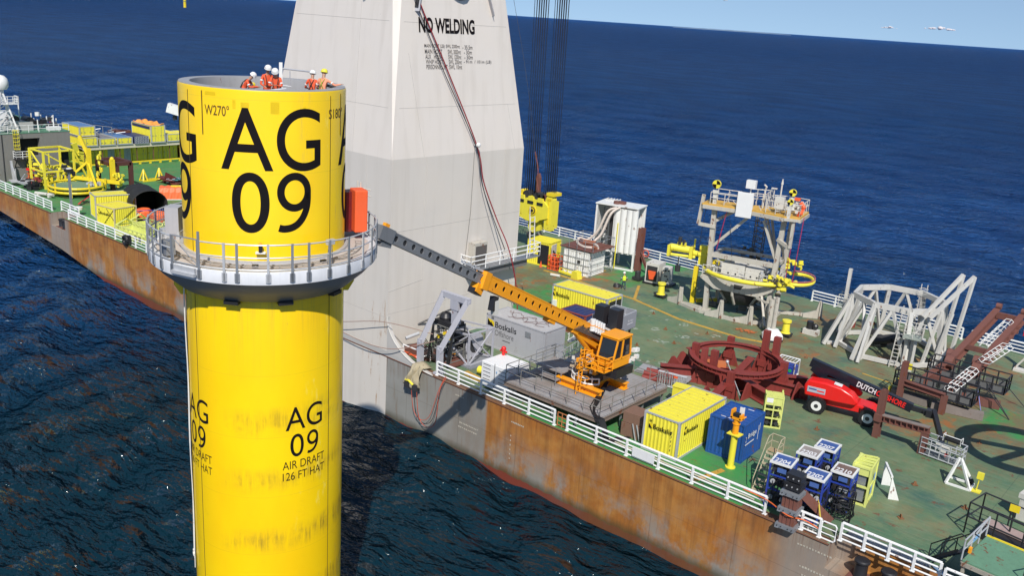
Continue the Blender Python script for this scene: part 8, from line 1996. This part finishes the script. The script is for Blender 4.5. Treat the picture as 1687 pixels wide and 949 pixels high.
q = len(arc); m.add(vs, [(k*q+j, k*q+q+j, k*q+q+j+1, k*q+j+1) for k in range(7) for j in range(q-1)]); m.add([vs[7*q+j] for j in range(q)], [tuple(range(q))])
o = m.build('canopy', paint('tent_black', (.010, .010, .010), .8, 0, .1), t, True); md = o.modifiers.new('s', 'SOLIDIFY'); md.thickness = .06; o.rotation_euler = (0, 0, 0)
m = MB(); m.tube((-2.2, -2.7, 1.2), (2.3, -2.7, 1.1), .05, 5); m.build('guy_rope', BLUF, t)
G = 'orange bulk bags by the black tent'
for k, (x, y, lb) in enumerate(((-101.8, 51.6, 'orange bulk bag with white label on a blue pallet under the tent edge'), (-99.4, 52.1, 'orange bulk bag nearest the grey platform railing of the tower'))):
    t = thing('bulk_bag', lb, 'bulk bag', (x, y, 0), R_(10), G); m = MB(); m.lathe((0, 0, 0), [(.9, .15), (1.0, .5), (.95, 1.0), (.7, 1.25), (.3, 1.15), (.001, 1.2)], 10); m.build('bag', OTARP, t); m = MB(); m.box((0, 0, .08), (1.9, 1.5, .15)); m.build('pallet', BLUF if k == 0 else PLY, t)
    if k == 0: m = MB(); m.box((.1, -.93, .75), (.4, .03, .35)); m.build('label_sheet', WHITE, t)
def limebasket(loc, rz, lb):
    t = thing('lime_basket', lb, 'cargo basket', loc, rz, 'lime cargo baskets near the left railing'); m = MB(); L, W, h = 6.0, 1.9, 1.15
    for s in (-1, 1):
        m.bx(-L/2, L/2, s*W/2-.04, s*W/2+.04, .1, h*.75); m.bx(s*L/2-.04, s*L/2+.04, -W/2, W/2, .1, h*.75)
        m.bar((-L/2, s*W/2, h), (L/2, s*W/2, h), .12); m.bar((s*L/2, -W/2, h), (s*L/2, W/2, h), .12)
        for i in range(8): m.bar((-L/2+L*i/7, s*W/2, 0), (-L/2+L*i/7, s*W/2, h+.02), .12)
        m.bar((s*L/2, -W/2, h), (s*(L/2-.6), 0, h+.7), .12); m.bar((s*L/2, W/2, h), (s*(L/2-.6), 0, h+.7), .12)
    m.bx(-L/2, L/2, -W/2, W/2, .1, .16); m.build('basket_frame', LIME, t); m = MB()
    for x in (-.5, .3): m.box((x+1.6, -W/2-.05, .5), (.5, .02, .45))
    m.build('plate', DARK, t)
limebasket((-94.6, 48.9, 0), R_(3), 'lime yellow cargo basket farther from the railing, behind the other one'); limebasket((-93.3, 46.6, 0), R_(3), 'lime yellow cargo basket directly behind the near left railing')
t = thing('black_fender', 'black tyre fender hooked over the left railing near the tower platform', 'fender', (-91.6, 44.25, .1)); m = MB(); m.path([(.42*math.cos(a), 0, .45+.42*math.sin(a)) for a in np.linspace(0, 2*math.pi, 16)[:-1]], .2, 8, True); m.box((.5, .2, .6), (.3, .3, .9)); m.build('tyre', BLK, t, True)
# ================================================================== every separate piece becomes a part of its own
def split_pieces():
    for o in [x for x in COL.objects if x.type == 'MESH' and x.parent is not None and not x.modifiers]:
        me = o.data; nv = len(me.vertices)
        if nv > 20000 or me.users > 1: continue
        co = np.empty(nv*3, np.float32); me.vertices.foreach_get('co', co); co = co.reshape(-1, 3)
        comp = list(range(nv))
        def find(a):
            while comp[a] != a: comp[a] = comp[comp[a]]; a = comp[a]
            return a
        for e in me.edges:
            a, b = find(e.vertices[0]), find(e.vertices[1])
            if a != b: comp[a] = b
        root = np.array([find(i) for i in range(nv)]); ids, isl = np.unique(root, return_inverse=True); k = len(ids)
        if k < 2 or k > 400: continue
        lo = np.full((k, 3), np.inf); hi = np.full((k, 3), -np.inf)
        np.minimum.at(lo, isl, co); np.maximum.at(hi, isl, co); size = (hi-lo).max(1)
        gap = np.maximum(0, np.maximum(lo[:, None]-hi[None], lo[None]-hi[:, None]))
        near = np.sqrt((gap**2).sum(2)) <= np.maximum(.02, .5*np.maximum(size[:, None], size[None]))
        lab = list(range(k))
        def f2(a):
            while lab[a] != a: lab[a] = lab[lab[a]]; a = lab[a]
            return a
        for a, b in zip(*np.nonzero(np.triu(near, 1))):
            a, b = f2(a), f2(b)
            if a != b: lab[a] = b
        pc = np.array([f2(i) for i in range(k)]); pu, pidx = np.unique(pc, return_inverse=True)
        if len(pu) < 2 or len(pu) > 14: continue
        vp = pidx[isl]; smooth = len(me.polygons) and me.polygons[0].use_smooth
        mats = list(me.materials); newm = []
        for q in range(len(pu)):
            idx = np.nonzero(vp == q)[0]; mp = {int(v): i for i, v in enumerate(idx)}
            fs = [tuple(mp[v] for v in p.vertices) for p in me.polygons if vp[p.vertices[0]] == q]
            n2 = bpy.data.meshes.new(o.name.split('.')[0]); n2.from_pydata(co[idx].tolist(), [], fs)
            for mt in mats: n2.materials.append(mt)
            if smooth:
                n2.shade_smooth(); n2.set_sharp_from_angle(angle=R_(38))
            newm.append((len(idx), n2))
        newm.sort(key=lambda t_: -t_[0])
        o.data = newm[0][1]
        for _, n2 in newm[1:]:
            c = bpy.data.objects.new(o.name.split('.')[0], n2); COL.objects.link(c); c.parent = o.parent
            c.location = o.location; c.rotation_euler = o.rotation_euler; c.scale = o.scale
split_pieces()
